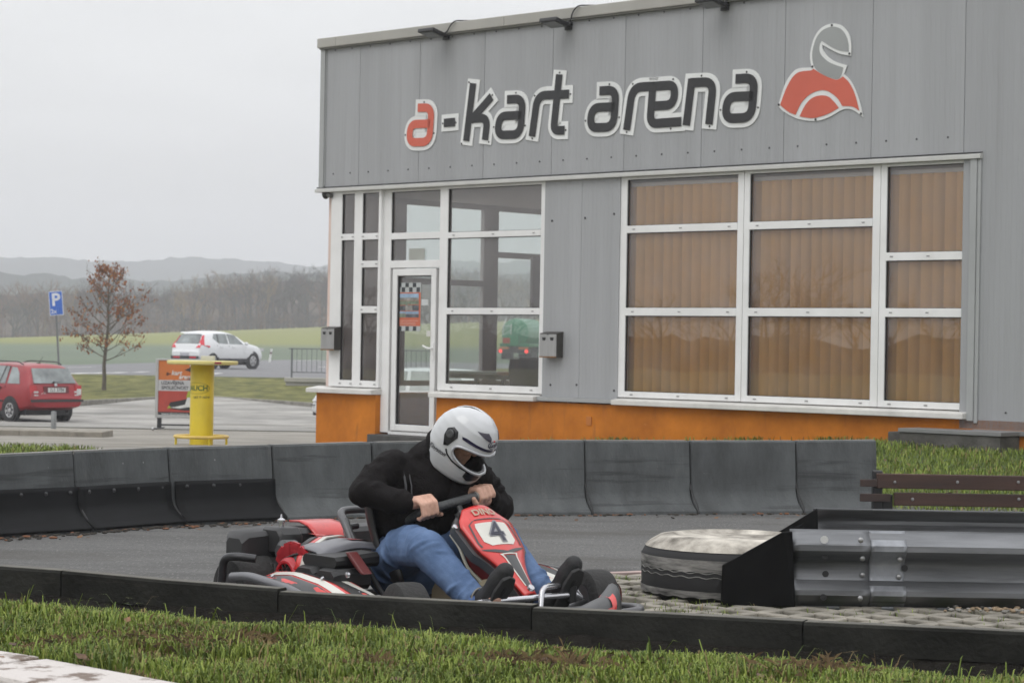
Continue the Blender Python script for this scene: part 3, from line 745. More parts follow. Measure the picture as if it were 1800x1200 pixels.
# floodlights under the parapet with their cables
def floodlight(px, py, label):
    u, z = fac(px, py, 0.2)
    o = thing('floodlight', label, 'floodlight', fworld(u, z, 0.0), BRZ, 'black floodlights under the roof edge')
    mb = MB(); mb.obox((0, -0.26, -0.0), (1, 0, 0), (0, .97, -.24), (0, .24, .97), 0.27, 0.22, 0.045); mb.build('lamp_housing', blackm, o, bevel=0.008)
    mb = MB(); mb.obox((0, -0.265, -0.0255), (1, 0, 0), (0, .97, -.24), (0, .24, .97), 0.22, 0.17, 0.004); mb.build('lens', M('lamp_lens', (0.10, 0.105, 0.10), 0.15, var=0.2), o)
    mb = MB(); mb.box(-0.06, 0.06, -0.16, -0.001, -0.012, 0.0); mb.box(-0.05, 0.05, -0.03, -0.0012, -0.06, 0.03); mb.box(-.1, .1, -.15, -.1, -.02, -.012); mb.build('bracket', blackm, o, bevel=0.003)
    mb = MB(); mb.tube(fillet([(0.03, -0.1, 0.0), (0.10, -0.09, 0.03), (0.13, -0.095, ZT-z+.05), (0.22, -0.1, ZC-z+.01), (0.26, 0.02, ZC-z+.02), (0.55, 0.14, ZC-z+.01)], .06), 0.008, 6); mb.build('cable', blackp, o, smooth=50)
floodlight(765, 59, 'leftmost floodlight under the roof edge, left of the red letter')
floodlight(980, 41, 'floodlight under the roof edge above the letter t')
floodlight(1255, 6, 'floodlight at the top edge above the last letter a')
# security camera under the left corner of the band
o = thing('security_camera', 'small dark camera dome under the left corner of the cladding', 'camera', fworld(0.09, ZB-.06, -0.02), BRZ)
mb = MB(); mb.lathe([(0.05, 0), (0.05, -0.03), (0.04, -0.06), (0.02, -.08), (0.001, -.085)], (0, 0, 0), (0, 0, 1), 14); mb.build('dome', blackp, o, smooth=40)
mb = MB(); mb.tube([(0.03, 0, -.03), (0.13, -.02, -.05)], 0.03, 10); mb.build('barrel', M('camera_grey', (0.12, 0.12, 0.11), .5), o, smooth=40)

# ------------------------------------------------------------------ the lettering on the band
sign_white = M('sign_white', (0.70, 0.71, 0.70), 0.4, var=0.04, scale=2)
sign_black = M('sign_black', (0.022, 0.022, 0.024), 0.45, var=0.15, scale=2)
sign_red = M('sign_coral', (0.56, 0.115, 0.072), 0.5, var=0.06, scale=2)
sign_grey = M('sign_silver', (0.30, 0.31, 0.305), 0.35, metal=0.4, var=0.12, scale=1.2)
sroot = thing('wall_lettering', 'large letters a-kart arena on white backing across the grey cladding', 'sign', (C0.x, C0.y, 0), BRZ)
def K(p): return fac(700 + p[0]/5.625, 110 + p[1]/5.625)
def A(p): return fac(1020 + p[0]/5.4545, 110 + p[1]/5.4545)
def t3d(u, z, d): return (u, -d, z)
LW = 0.103; BWD = 0.205; FR_ = 0.13
def letter(name, strokes, mp, m, screws=()):
    mb = MB(); bk = MB()
    for i, (pts, r) in enumerate(strokes):
        P = [Vector(mp(p)) for p in pts]
        P = fillet(P, r, 8)
        a, b = stroke(P, LW); strip2d(mb, a, b, t3d, 0.02, 0.0225 + i*0.0006)
        a, b = stroke(P, BWD, 0.05); strip2d(bk, a, b, t3d, 0.003, 0.012 + i*0.0009)
    bo = bk.build('backing_board', sign_white, sroot)
    lt = mb.build('letter', m, bo)
    sm = MB()
    for p in screws:
        u, z = mp(p); sm.lathe([(0.011, 0), (0.011, .004), (0.003, .008)], (u, -0.0145, z), (0, -1, 0), 8)
    if screws: sm.build('screws', screwm, bo)
    return bo
def hole(bo, pts, mp):
    P = [mp(p) for p in pts]; mb = MB(); mb.prism([(u, -0.003, z) for u, z in P], (0, -0.006, 0)); mb.build('counter_fill', sign_white, bo)
b1 = letter('a', [([(205, 450), (342, 447), (320, 787), (118, 792), (132, 612), (328, 606)], FR_)], K, sign_red, ((265, 393), (79, 717), (361, 699))); b1['label'] = 'backing board with the coral red letter a'
hole(b1, [(150, 640), (300, 640), (290, 760), (145, 760)], K)
letter('-', [([(463, 600), (573, 590)], 0)], K, sign_black, ((449, 604), (578, 594)))
letter('k', [([(752, 207), (683, 778)], 0), ([(728, 575), (935, 340)], 0), ([(712, 560), (895, 548), (870, 768)], FR_*.9)], K, sign_black, ((709, 197), (940, 323), (634, 803), (903, 787)))
b1 = letter('a', [([(1088, 368), (1245, 360), (1217, 714), (990, 719), (1012, 532), (1230, 522)], FR_)], K, sign_black, ((1173, 302), (953, 640), (1264, 625)))
hole(b1, [(1030, 560), (1200, 560), (1190, 690), (1030, 690)], K)
letter('r', [([(1333, 733), (1388, 328), (1560, 322)], FR_*1.1)], K, sign_black, ((1357, 330), (1333, 752)))
letter('t', [([(1604, 120), (1546, 676), (1655, 671)], FR_*.8), ([(1500, 325), (1700, 314)], 0)], K, sign_black, ((1605, 102), (1711, 314), (1665, 669)))
b1 = letter('a', [([(195, 275), (355, 266), (328, 622), (102, 628), (122, 436), (342, 425)], FR_)], A, sign_black, ((288, 210), (58, 560), (381, 527)))
hole(b1, [(140, 470), (310, 470), (300, 590), (135, 590)], A)
letter('r', [([(455, 650), (512, 240), (720, 230)], FR_*1.1)], A, sign_black, ((512, 208), (453, 669)))
b1 = letter('e', [([(700, 232), (922, 216), (903, 408), (712, 420)], FR_*1.1), ([(708, 215), (678, 590), (980, 569)], [0, FR_*.8, 0])], A, sign_black, ((899, 161), (875, 636)))
hole(b1, [(735, 260), (890, 250), (880, 385), (725, 390)], A)
letter('n', [([(1027, 605), (1081, 158)], 0), ([(1065, 197), (1287, 187), (1244, 595)], FR_)], A, sign_black, ((1171, 129), (1247, 614)))
b1 = letter('a', [([(1500, 160), (1683, 150), (1650, 530), (1398, 540), (1422, 332), (1668, 323)], FR_)], A, sign_black, ((1604, 93), (1353, 456), (1713, 432)))
hole(b1, [(1440, 370), (1630, 365), (1620, 500), (1435, 500)], A)
# the driver emblem
def E_(p): return fac(1350 + p[0]/6.0, 30 + p[1]/6.0)
em_ = thing('driver_emblem', 'emblem of a helmeted driver with red shoulders on white backing', 'sign', (C0.x, C0.y, 0), BRZ)
def smooth_closed(pts, sharp=(), n=5):
    P = [Vector(p) for p in pts]; k = len(P); out = []
    for i in range(k):
        p0, p1, p2, p3 = P[i-1], P[i], P[(i+1) % k], P[(i+2) % k]
        m1 = Vector((0, 0)) if i in sharp else (p2-p0)*0.5
        m2 = Vector((0, 0)) if (i+1) % k in sharp else (p3-p1)*0.5
        if i in sharp: m1 = (p2-p1)*0.7
        if (i+1) % k in sharp: m2 = (p2-p1)*0.7
        for j in range(n):
            t = j/n
            out.append(p1*(2*t**3-3*t*t+1) + m1*(t**3-2*t*t+t) + p2*(-2*t**3+3*t*t) + m2*(t**3-t*t))
    return out
def plate(pts, sharp, d0, d1, name, m, par):
    P = [E_(p) for p in smooth_closed(pts, sharp)]
    mb = MB(); mb.prism([(u, -d0, z) for u, z in P], (0, -(d1-d0), 0)); return mb.build(name, m, par)
body_o = [(478, 535), (330, 545), (250, 605), (180, 725), (112, 940), (180, 1005), (330, 1078), (510, 1098), (640, 1062), (780, 985), (850, 970), (920, 992), (1010, 1058), (980, 920), (930, 775), (870, 665), (790, 590)]
plate(body_o, (0, 4, 12, 16), 0.003, 0.012, 'shoulder_backing', sign_white, em_)
helm_o = [(470, 545), (452, 440), (460, 340), (500, 210), (575, 115), (685, 72), (790, 97), (862, 185), (886, 300), (882, 412), (770, 392), (680, 350), (580, 295), (588, 350), (650, 430), (735, 480), (842, 512), (812, 600), (770, 640), (690, 640), (560, 600)]
plate(helm_o, (0, 9, 12, 16, 17), 0.0035, 0.0145, 'helmet_backing', sign_white, em_)
helm_i = [(490, 515), (476, 430), (484, 340), (520, 225), (585, 145), (680, 106), (775, 128), (835, 205), (858, 290), (862, 370), (765, 358), (680, 322), (575, 253), (551, 310), (562, 390), (640, 470), (730, 512), (803, 534), (780, 622), (728, 655), (620, 625), (530, 570)]
plate(helm_i, (0, 9, 12, 17), 0.015, 0.0175, 'helmet', sign_grey, em_)
body_i = [(488, 548), (600, 618), (730, 664), (800, 630), (865, 695), (925, 815), (972, 992), (900, 948), (792, 942), (742, 860), (650, 790), (560, 776), (450, 820), (360, 910), (300, 1035), (220, 1000), (137, 930), (200, 760), (268, 640), (340, 583), (470, 566)]
plate(body_i, (0, 3, 6, 8, 14, 16, 20), 0.015, 0.0172, 'shoulders', sign_red, em_)
plate([(343, 1050), (400, 935), (470, 860), (560, 830), (640, 840), (700, 890), (757, 960), (640, 1025), (500, 1067), (400, 1062)], (0, 6), 0.015, 0.0174, 'arm', sign_red, em_)
mb = MB()
for p in ((683, 90), (868, 390), (478, 527), (123, 927), (510, 1083), (989, 1022)):
    u, z = E_(p); mb.lathe([(0.013, 0), (0.013, .004), (0.003, .008)], (u, -0.0145, z), (0, -1, 0), 8)
mb.build('screws', screwm, em_)
# ------------------------------------------------------------------ poster on the door
pr = thing('door_poster', 'orange and white poster with small photographs taped inside the glass door', 'poster', fworld(0, 0, -0.105), BRZ)
def dp(px, py): return fac(px, py, -0.105)
def flat(name, m, x0, x1, y0, y1, d, par):
    u0, z1 = dp(x0, y0); u1, z0 = dp(x1, y1); mb = MB(); mb.box(u0, u1, -d-.001, -d, z0, z1); return mb.build(name, m, par)
flat('sheet', M('poster_white', (0.42, 0.44, 0.44), .6), 699.5, 739, 497, 582, 0, pr)
flat('orange_field', M('poster_orange', (0.50, 0.13, 0.07), .6, var=.1, scale=9), 699.7, 738.8, 514, 573, 0.0015, pr)
pc = [M('pic_sky', (0.26, 0.36, 0.48), .6, var=.3, scale=9), M('pic_green', (0.17, 0.2, 0.15), .6, var=.5, scale=14), M('pic_grey', (0.26, 0.25, 0.23), .6, var=.5, scale=16), M('pic_dark', (0.10, 0.11, 0.12), .6, var=.6, scale=18)]
for x0, x1, y0, y1, k in ((702.5, 736.5, 516, 523, 0), (702.5, 736.5, 523.1, 528, 2), (702.5, 717, 528.5, 536, 1), (717.3, 736.5, 528.5, 535, 1), (702.5, 713, 537, 546, 3), (713.4, 725, 536, 546, 2), (725.3, 736.5, 536, 546, 3), (702.5, 713, 547, 551, 0), (713.4, 725, 547, 552, 0), (725.3, 736.5, 547, 552, 0), (702.5, 713, 551.2, 558, 1), (713.4, 736.5, 552.2, 558, 3)):
    flat('photo', pc[k], x0, x1, y0, y1, 0.003, pr)
rr = random.Random(5)
for k in range(6):
    for row, (y0, y1) in enumerate(((497.2, 505), (505, 513.5), (573.5, 581.8))):
        if (k+row) % 2 == 0: flat('check', M('poster_black', (0.04, 0.045, 0.05), .6), 699.7+k*6.5+.2, 699.7+(k+1)*6.5-.4, y0, y1-.3, 0.0015, pr)
for y in (563.0, 566.5, 569.5): flat('text_line', M('poster_cream', (0.6, 0.42, 0.36), .6), 703, 735 if y < 566 else 731, y, y+1.0, 0.003, pr)
flat('sticker', M('poster_white2', (0.5, 0.52, 0.52), .5), 741, 753, 526, 536.5, 0, pr)

# ------------------------------------------------------------------ furniture inside, seen through the glass
tbl = thing('cafe_table', 'dark legged cafe table with a pale top inside the glazed corner', 'table', fworld(0.95, 0.10, -2.3), BRZ)
mb = MB(); mb.box(-.75, .55, -.4, .4, .70, .735); mb.build('tabletop', M('table_pale', (0.36, 0.4, 0.4), .3), tbl, bevel=.006)
mb = MB(); mb.box(-.72, .52, -.37, .37, .64, .699); mb.build('apron', blackp, tbl)
for sx_, sy_ in ((-.68, -.33), (.48, -.33), (.48, .33), (-.68, .33)):
    mb = MB(); mb.box(sx_-.025, sx_+.025, sy_-.025, sy_+.025, 0, .64); mb.build('leg', blackp, tbl)
t2 = thing('round_table', 'round cafe table with a warm wooden top behind the clear window', 'table', fworld(1.95, 0.10, -1.9), BRZ)
mb = MB(); mb.lathe([(0.0, .70), (.40, .70), (.42, .715), (.42, .74), (.40, .75), (0, .75)], n=28); mb.build('tabletop', M('table_wood', (0.30, 0.12, 0.04), .4, var=.2, scale=5), t2, smooth=40)
mb = MB(); mb.lathe([(.22, 0), (.22, .02), (.04, .05), (.04, .66), (.15, .699)], n=16); mb.build('pedestal', blackp, t2, smooth=40)
def chair(label, u, d, rz, m, first=[None]):
    if first[0] is None:
        o = thing('cafe_chair', label, 'chair', fworld(u, .10, d), BRZ+rz, 'chairs inside the hall'); first[0] = o
        mb = MB(); mb.box(-.22, .22, -.22, .22, .42, .47); mb.build('seat', m, o, bevel=.015)
        rows = []
        for z_, wd, yy in ((.5, .20, .21), (.6, .23, .23), (.8, .23, .26), (.92, .20, .28)):
            rows.append([(wd*c_, yy + .02*(1-c_*c_), z_) for c_ in (-1, -.8, -.4, 0, .4, .8, 1)])
        mb = MB(); mb.grid(rows); mb.grid([[(p[0], p[1]+.03, p[2]) for p in r_] for r_ in rows]); mb.build('backrest', m, o, smooth=60)
        for a_, b_2 in ((-.19, -.19), (.19, -.19), (.19, .19), (-.19, .19)):
            mb = MB(); mb.tube([(a_, b_2, .42), (a_*1.1, b_2*1.1, 0)], .014, 6); mb.build('leg', blackm, o)
        return o
    o = copy_tree(first[0]); o['label'] = label; o.location = fworld(u, .10, d); o.rotation_euler = (0, 0, BRZ+rz); return o
chd = M('chair_black', (0.02, 0.02, 0.022), .6)
chair('dark cafe chair behind the wooden round table', 1.75, -2.6, R(15), chd)
chair('dark cafe chair by the lower right corner of the clear window', 2.95, -1.0, R(190), chd)
chair('dark cafe chair deep behind the glass door', 0.45, -3.2, R(0), chd)
nb = thing('notice_board', 'dark flat board hanging inside the end wall glazing', 'board', fworld(0.2, 1.5, -4.0), BRZ)
mb = MB(); mb.box(0, .04, -.28, .75, .12, .92); mb.build('panel', M('board_dark', (0.13, 0.115, 0.115), .6), nb)

# ================================================================== forecourt things
yel = M('yellow_paint', (0.62, 0.47, 0.02), 0.45, var=0.08, scale=3, c2=(0.66, 0.50, 0.02))
yel_l = M('yellow_faded', (0.66, 0.58, 0.22), 0.5, var=0.1, scale=4)
p = at(355, 700, 30.4); ty = zt(30.4)
bt = thing('bar_table', 'tall yellow bar table with a thick round column and foot ring', 'table', (p.x, p.y, ty))
mb = MB(); mb.lathe([(.157, 0), (.157, 1.06), (.15, 1.07)], n=36); mb.build('column', yel, bt, smooth=40)
mb = MB(); mb.lathe([(0, 1.07), (.455, 1.07), (.472, 1.085), (.472, 1.115), (.46, 1.122), (0, 1.122)], n=48); tp_ = mb.build('tabletop', yel_l, bt, smooth=30)
mb = MB(); mb.tube([(.35*math.cos(2*math.pi*i/40), .35*math.sin(2*math.pi*i/40), .11) for i in range(40)], .022, 8, closed=True); mb.build('foot_ring', M('yellow_ring', (0.68, 0.48, 0.12), .5), bt, smooth=60)
for k in range(4):
    a = R(45+90*k-20); mb = MB(); mb.tube([(.35*math.cos(a), .35*math.sin(a), .10), (.35*math.cos(a), .35*math.sin(a), 0)], .016, 8)
    mb.tube([(.35*math.cos(a), .35*math.sin(a), .11), (.155*math.cos(a), .155*math.sin(a), .11)], .014, 6); mb.build('ring_support', yel, bt)
mb = MB()
for a0, a1 in ((R(-63), R(-51)),): 
    mb.grid([[(.4735*math.cos(lerp(a0, a1, t)), .4735*math.sin(lerp(a0, a1, t)), z) for t in span(0, 1, 5)] for z in (1.087, 1.113)])
mb.build('red_badge', M('badge_red', (0.3, 0.02, 0.05), .5), tp_)
def on_column(mb, vs, fs, ac, zc, r):
    mb.add([(r*math.cos(ac + v.x/r), r*math.sin(ac + v.x/r), zc + v.y) for v in vs], fs)
mb = MB(); vs, fs = text_polys('RAUCH', .098, bold=.003); on_column(mb, vs, fs, R(-90-24), .755, .1585); mb.build('lettering', M('logo_green', (0.03, 0.11, 0.02), .5), bt)
mb = MB(); pts = [(0.185*math.cos(2*math.pi*i/48), .075*math.sin(2*math.pi*i/48)) for i in range(49)]
for a, b in zip(pts, pts[1:]):
    for s0, s1 in ((1.0, 1.05), (.86, .88)):
        on_column(mb, [Vector((a[0]*s0, a[1]*s0, 0)), Vector((b[0]*s0, b[1]*s0, 0)), Vector((b[0]*s1, b[1]*s1, 0)), Vector((a[0]*s1, a[1]*s1, 0))], [(0, 1, 2, 3)], R(-90-24), .755, .1585)
mb.build('logo_oval', M('logo_olive', (0.17, 0.16, 0.01), .5), bt)
mb = MB(); vs, fs = text_polys('GET IT NOW', .04, bold=.001); on_column(mb, vs, fs, R(-90+6), .635, .1585); mb.build('small_lettering', M('logo_dark', (0.08, 0.09, 0.02), .5), bt)
q = thing('table_ashtray', 'pale square ashtray lying on the yellow bar table', 'ashtray', (p.x+0.07, p.y+.02, ty+1.1225))
mb = MB()
for a in ((-.085, .085, -.085, -.075), (-.085, .085, .075, .085), (-.085, -.075, -.075, .075), (.075, .085, -.075, .075)): mb.box(a[0], a[1], a[2], a[3], .005, .065)
mb.box(-.085, .085, -.085, .085, 0, .0049); mb.box(-.088, .088, -.089, -.0855, .03, .036); mb.build('dish', M('ashtray_pale', (0.55, 0.55, 0.5), .4), q, bevel=.003)
# poster stand
ps_y = 45.0; p = at(273, 700, ps_y); gz = zt(ps_y)
st = thing('poster_stand', 'grey framed poster stand on feet reading UZAVŘENA SPOLEČNOST', 'sign', (p.x, p.y, gz), R(-4))
W_, Z0, Z1 = 1.0, .25, 1.42
mb = MB()
for x0, x1, z0, z1 in ((0, .06, Z0, Z1), (W_-.06, W_, Z0, Z1), (.06, W_-.06, Z1-.035, Z1), (.06, W_-.06, Z0, Z0+.06)): mb.box(x0, x1, -.03, .03, z0, z1)
mb.build('frame', M('stand_alu', (0.40, 0.40, 0.39), .4, metal=.3), st, bevel=.006)
mb = MB(); mb.box(.06, W_-.06, -.01, .01, Z0+.06, Z1-.035); po = mb.build('poster', M('poster_orange2', (0.52, 0.15, 0.03), .6, var=.12, scale=1.5), st)
def pp(x0, x1, z0, z1, m, name, d=.012): 
    mb = MB(); mb.box(x0, x1, -d-.001, -.0101, z0, z1); return mb.build(name, m, po)
pp(.06, W_-.06, Z0+.12, .785, M('poster_red', (0.34, 0.045, 0.03), .6, var=.2, scale=3), 'red_field')
pp(.06, W_-.06, .785, 1.0, M('poster_grey', (0.42, 0.42, 0.42), .6), 'grey_band')
pp(.06, W_-.06, Z0+.06, Z0+.12, M('poster_ink', (0.02, 0.02, 0.022), .6), 'footer')
ink = MATS['poster_ink']; pwhite = M('poster_white3', (0.6, 0.6, 0.58), .6)
mb = MB(); lettering(mb, 'UZAVŘENA', (.345, -.0145, .94), (1, 0, 0), (0, 0, 1), .088, bold=.0022); lettering(mb, 'SPOLEČNOST', (.395, -.0145, .843), (1, 0, 0), (0, 0, 1), .088, bold=.0022); mb.build('lettering', ink, po)
mb = MB(); lettering(mb, 'kart', (.42, -.0145, 1.14), (1, 0, 0), (0, 0, 1), .125, bold=.003, shear=.2); lettering(mb, 'arena', (.60, -.0145, 1.065), (1, 0, 0), (0, 0, 1), .12, bold=.003, shear=.2); lettering(mb, 'www.akartarena.cz', (.4, -.0145, .335), (1, 0, 0), (0, 0, 1), .07); mb.build('white_lettering', pwhite, po)
mb = MB(); lettering(mb, 'a-', (.255, -.0145, 1.13), (1, 0, 0), (0, 0, 1), .12, bold=.003, shear=.2); lettering(mb, 'Liberec', (.74, -.0145, 1.03), (1, 0, 0), (0, 0, 1), .07, bold=.002); mb.build('dark_lettering', ink, po)
mb = MB()
mb.prism([(x, -.0105, z) for x, z in ((.58, 1.2), (.72, 1.27), (.86, 1.25), (.93, 1.2), (.93, 1.12), (.8, 1.13), (.72, 1.16))], (0, -.003, 0)); mb.build('emblem_body', ink, po)
mb = MB(); mb.prism([(x, -.0105, z) for x, z in ((.68, 1.27), (.70, 1.36), (.78, 1.375), (.85, 1.33), (.84, 1.27), (.76, 1.26), (.79, 1.29), (.77, 1.335), (.73, 1.335), (.74, 1.30))], (0, -.003, 0)); mb.build('emblem_helmet', pwhite, po)
mb = MB()   # printed picture of a kart
mb.prism([(x, -.0125, z) for x, z in ((.25, .44), (.3, .56), (.5, .6), (.75, .66), (.93, .62), (.93, .42), (.6, .40))], (0, -.002, 0)); mb.build('picture_dark', ink, po)
mb = MB(); mb.prism([(x, -.015, z) for x, z in ((.28, .46), (.4, .47), (.6, .52), (.66, .72), (.72, .72), (.7, .52), (.9, .47), (.9, .44), (.65, .47), (.5, .44))], (0, -.001, 0)); mb.build('picture_white', pwhite, po)
mb = MB(); mb.prism([(x, -.0165, z) for x, z in ((.62, .66), (.66, .79), (.76, .8), (.78, .68), (.7, .66))], (0, -.001, 0)); mb.build('picture_lime', M('picture_lime_m', (0.30, 0.36, 0.04), .6), po)
mb = MB(); mb.prism([(x, -.0165, z) for x, z in ((.245, .44), (.28, .5), (.33, .45))], (0, -.001, 0)); mb.build('picture_wheel', MATS['picture_lime_m'], po)
for x in (.09, W_-.09):
    mb = MB(); mb.box(x-.04, x+.04, -.035, .035, .06, Z0); mb.build('foot_post', blackp, st, bevel=.004)
    mb = MB(); mb.box(x-.03, x+.03, -.35, .35, .03, .06); mb.build('foot', blackm, st, bevel=.004)
    for yy in (-.33, .33):
        mb = MB(); mb.lathe([(.035, -.02), (.04, 0), (.035, .02)], (x-.05, yy, .04), (1, 0, 0), 12); mb.build('castor', steel, st, smooth=40)
mb = MB(); mb.box(.05, W_-.05, -.03, .03, .10, .13); mb.build('cross_bar', blackm, st)
# bollard and kerb stones
p = gp(94, 757, zt(37)); 
bo = thing('bollard', 'short grey steel bollard beside the red estate car', 'bollard', (at(94, 757, 37.5).x, 37.5, zt(37.5)))
mb = MB(); mb.lathe([(.045, -.05), (.045, .36), (.04, .375), (0, .38)], n=16); mb.build('post', M('galvanised', (0.24, 0.25, 0.25), .5, metal=.4, var=.2, scale=5), bo, smooth=40)
mb = MB(); mb.box(-.09, .09, -.09, .09, 0.0, .012); mb.build('base_plate', MATS['galvanised'], bo)
for x0, x1, lab in ((-30, 40, 'low brown edged paving block at the left frame edge'), (40, 128, 'low concrete kerb block in front of the bollard'), (130, 189, 'low concrete kerb block right of the bollard')):
    a = at(x0, 762, 35.5); b = at(x1, 762, 35.5)
    o = thing('kerb_block', lab, 'kerb', (a.x, 35.5, zt(35.5)-.02)); wd = b.x-a.x
    mb = MB(); mb.box(0, wd, -.45 if x0 > 100 else -.25, .5, 0, .115); mb.build('stone', M('kerb_stone', (0.235, 0.215, 0.18), .9, var=.25, scale=5, bump=.4), o, bevel=.012)
# parking sign
p = at(108, 662, 66); gz = zt(66)
sg = thing('parking_sign', 'blue parking sign with a white letter P on a leaning thin pole', 'sign', (p.x, 66, gz))
top = at(87, 512, 66); lean = (at(99, 553, 66) - Vector((p.x, 66, gz)))
mb = MB(); mb.tube([(0, 0, 0), tuple(lean)], .03, 8); mb.build('pole', M('sign_pole', (0.16, 0.165, 0.17), .5, metal=.3), sg, smooth=40)
up = lean.normalized(); up = (up + Vector((-.02, 0, 0))).normalized(); rt = Vector((1, 0, -up.x/up.z)).normalized()
cc = at(99, 533, 66) - Vector((p.x, 66, gz)) + Vector((0, -.04, 0))
mb = MB(); mb.obox(cc, rt, (0, 1, 0), up, .40, .01, .70); pl_ = mb.build('plate', M('sign_edge_white', (0.6, 0.62, 0.66), .4), sg)
sblue = M('sign_blue', (0.035, 0.13, 0.50), .35, var=.05)
mb = MB(); mb.obox(cc + Vector((0, -.0065, 0)), rt, (0, 1, 0), up, .365, .002, .665); mb.build('blue_field', sblue, pl_)
mb = MB(); lettering(mb, 'P', cc + up*.09 + Vector((0, -.009, 0)), rt, up, .50, bold=.014); lettering(mb, '2x', cc - up*.235 - rt*.08 + Vector((0, -.009, 0)), rt, up, .17, bold=.004); mb.build('lettering', MATS['sign_edge_white'], pl_)
mb = MB(); q = cc - up*.20 + rt*.08
for a, b in (((-.085, -.11), (.085, -.11)), ((.085, -.11), (.085, .09)), ((.085, .09), (-.085, .09)), ((-.085, .09), (-.085, -.11)), ((-.02, .05), (-.02, -.02)), ((-.02, -.02), (.04, -.02)), ((.04, -.02), (.055, -.07)), ((-.035, -.01), (-.04, -.06)), ((-.04, -.06), (.02, -.08))):
    mb.beam(q + rt*a[0] + up*a[1] + Vector((0, -.009, 0)), q + rt*b[0] + up*b[1] + Vector((0, -.009, 0)), .002, .014, up=(0, 1, 0))
mb.build('wheelchair_symbol', M('sign_pale_blue', (0.25, 0.38, 0.62), .4), pl_)
# culvert wall and railing
a = at(500, 664, 80); b = at(800, 664, 80)
cw = thing('retaining_wall', 'low pale concrete wall with a coping at the roadside bank', 'wall', (a.x, 80, -.62))
mb = MB(); mb.box(.05, b.x-a.x, 0, .3, -.3, .36); mb.build('wall', M('culvert', (0.30, 0.295, 0.27), .9, var=.15, scale=1), cw)
mb = MB(); mb.box(0, b.x-a.x, -.06, .36, .361, .52); mb.build('coping', M('culvert_cap', (0.33, 0.32, 0.29), .9, var=.15, scale=1), cw, bevel=.02)
ra = at(513, 640, 80.1); zb_ = -.1
rl = thing('railing', 'grey steel roadside railing with thin upright bars', 'railing', (ra.x, 80.1, zb_))
rw = at(762, 640, 80.1).x - ra.x; rm = M('rail_steel', (0.13, 0.14, 0.15), .5, metal=.4, var=.1)
mb = MB(); mb.box(-.12, rw, -.02, .02, 1.0, 1.03); mb.build('top_rail', rm, rl)
mb = MB(); mb.box(0, rw, -.015, .015, .17, .2); mb.build('bottom_rail', rm, rl)
n = int(rw/.175)
for k in range(n+1):
    if k % 11 == 0:
        mb = MB(); mb.box(k*.175-.03, k*.175+.03, -.03, .03, 0, 1.0); mb.build('post', rm, rl)
mb = MB()
for k in range(n+1):
    if k % 11: mb.box(k*.175-.009, k*.175+.009, -.009, .009, .2, 1.0)
mb.build('bars', rm, rl)
dl = thing('delineator_post', 'white leaning reflector post at the far road edge', 'post', (at(474, 632, 140).x, 140, -.2))
mb = MB(); mb.T = Matrix.Rotation(R(7), 4, 'Y'); mb.box(-.06, .06, -.05, .05, 0, .86); mb.build('post', M('post_white', (0.66, 0.66, 0.64), .5), dl, bevel=.02)
mb = MB(); mb.T = Matrix.Rotation(R(7), 4, 'Y'); mb.box(-.062, .062, -.053, .052, .55, .68); mb.build('reflector_band', M('post_dark', (0.15, 0.1, 0.1), .5), dl)

# ------------------------------------------------------------------ the young tree with its last brown leaves
ty_ = 77.0; p = at(182, 692, ty_); tb = at(182, 690, ty_).z
tr = thing('young_tree', 'young bare tree with sparse rust brown leaves on the grass bank', 'tree', (p.x, ty_, tb-.08))
rng = random.Random(21)
tk = MB(); br = MB(); tips = []
Ht = 4.35
trunk = [Vector((0, 0, 0)), Vector((.02, 0, .5)), Vector((.0, 0, 1.0)), Vector((.05, 0, 1.6)), Vector((.12, 0, 2.4)), Vector((.10, 0, 3.2)), Vector((.14, 0, Ht))]
tk.tube(trunk, [.085, .07, .063, .055, .04, .024, .006], 8)
tk.build('trunk', M('bark', (0.10, 0.085, 0.065), .9, var=.3, scale=8), tr, smooth=60)
def on_trunk(z):
    for a, b in zip(trunk, trunk[1:]):
        if z <= b.z: return a.lerp(b, (z-a.z)/(b.z-a.z))
    return trunk[-1]
def branch(p, d, ln, r, lev):
    n = 4; pts = [p.copy()]; q = p.copy(); dd = d.copy()
    for i in range(n):
        dd = (dd + Vector((rng.gauss(0, .12), rng.gauss(0, .12), .07))).normalized(); q = q + dd*ln/n; pts.append(q.copy())
    br.tube(pts, [lerp(r, r*.35, i/n) for i in range(n+1)], 5 if lev > 1 else 3)
    if lev == 0:
        tips.extend(pts[1:]); return
    tips.extend(pts[3:])
    for i in range(rng.randint(3, 5)):
        t = rng.uniform(.3, 1); k = min(int(t*n), n-1); s = pts[k].lerp(pts[k+1], t*n-k)
        nd = (dd + Vector((rng.gauss(0, .55), rng.gauss(0, .55), rng.gauss(.05, .35)))).normalized()
        branch(s, nd, ln*rng.uniform(.4, .62), r*.5, lev-1)
for i in range(36):
    z = lerp(1.15, 4.1, (i/35)**.9); f = (z-1.15)/2.95
    a = i*2.4 + rng.uniform(-.3, .3)
    el = lerp(.25, 1.1, f)
    ln = pw([(0, 1.05), (.18, 1.3), (.4, 1.32), (.7, .95), (1, .4)], f)*rng.uniform(.8, 1.08)
    branch(on_trunk(z), Vector((math.cos(a), math.sin(a), el)).normalized(), ln, lerp(.022, .009, f), 2)
br.build('branches', MATS['bark'], tr)
lm = MB()
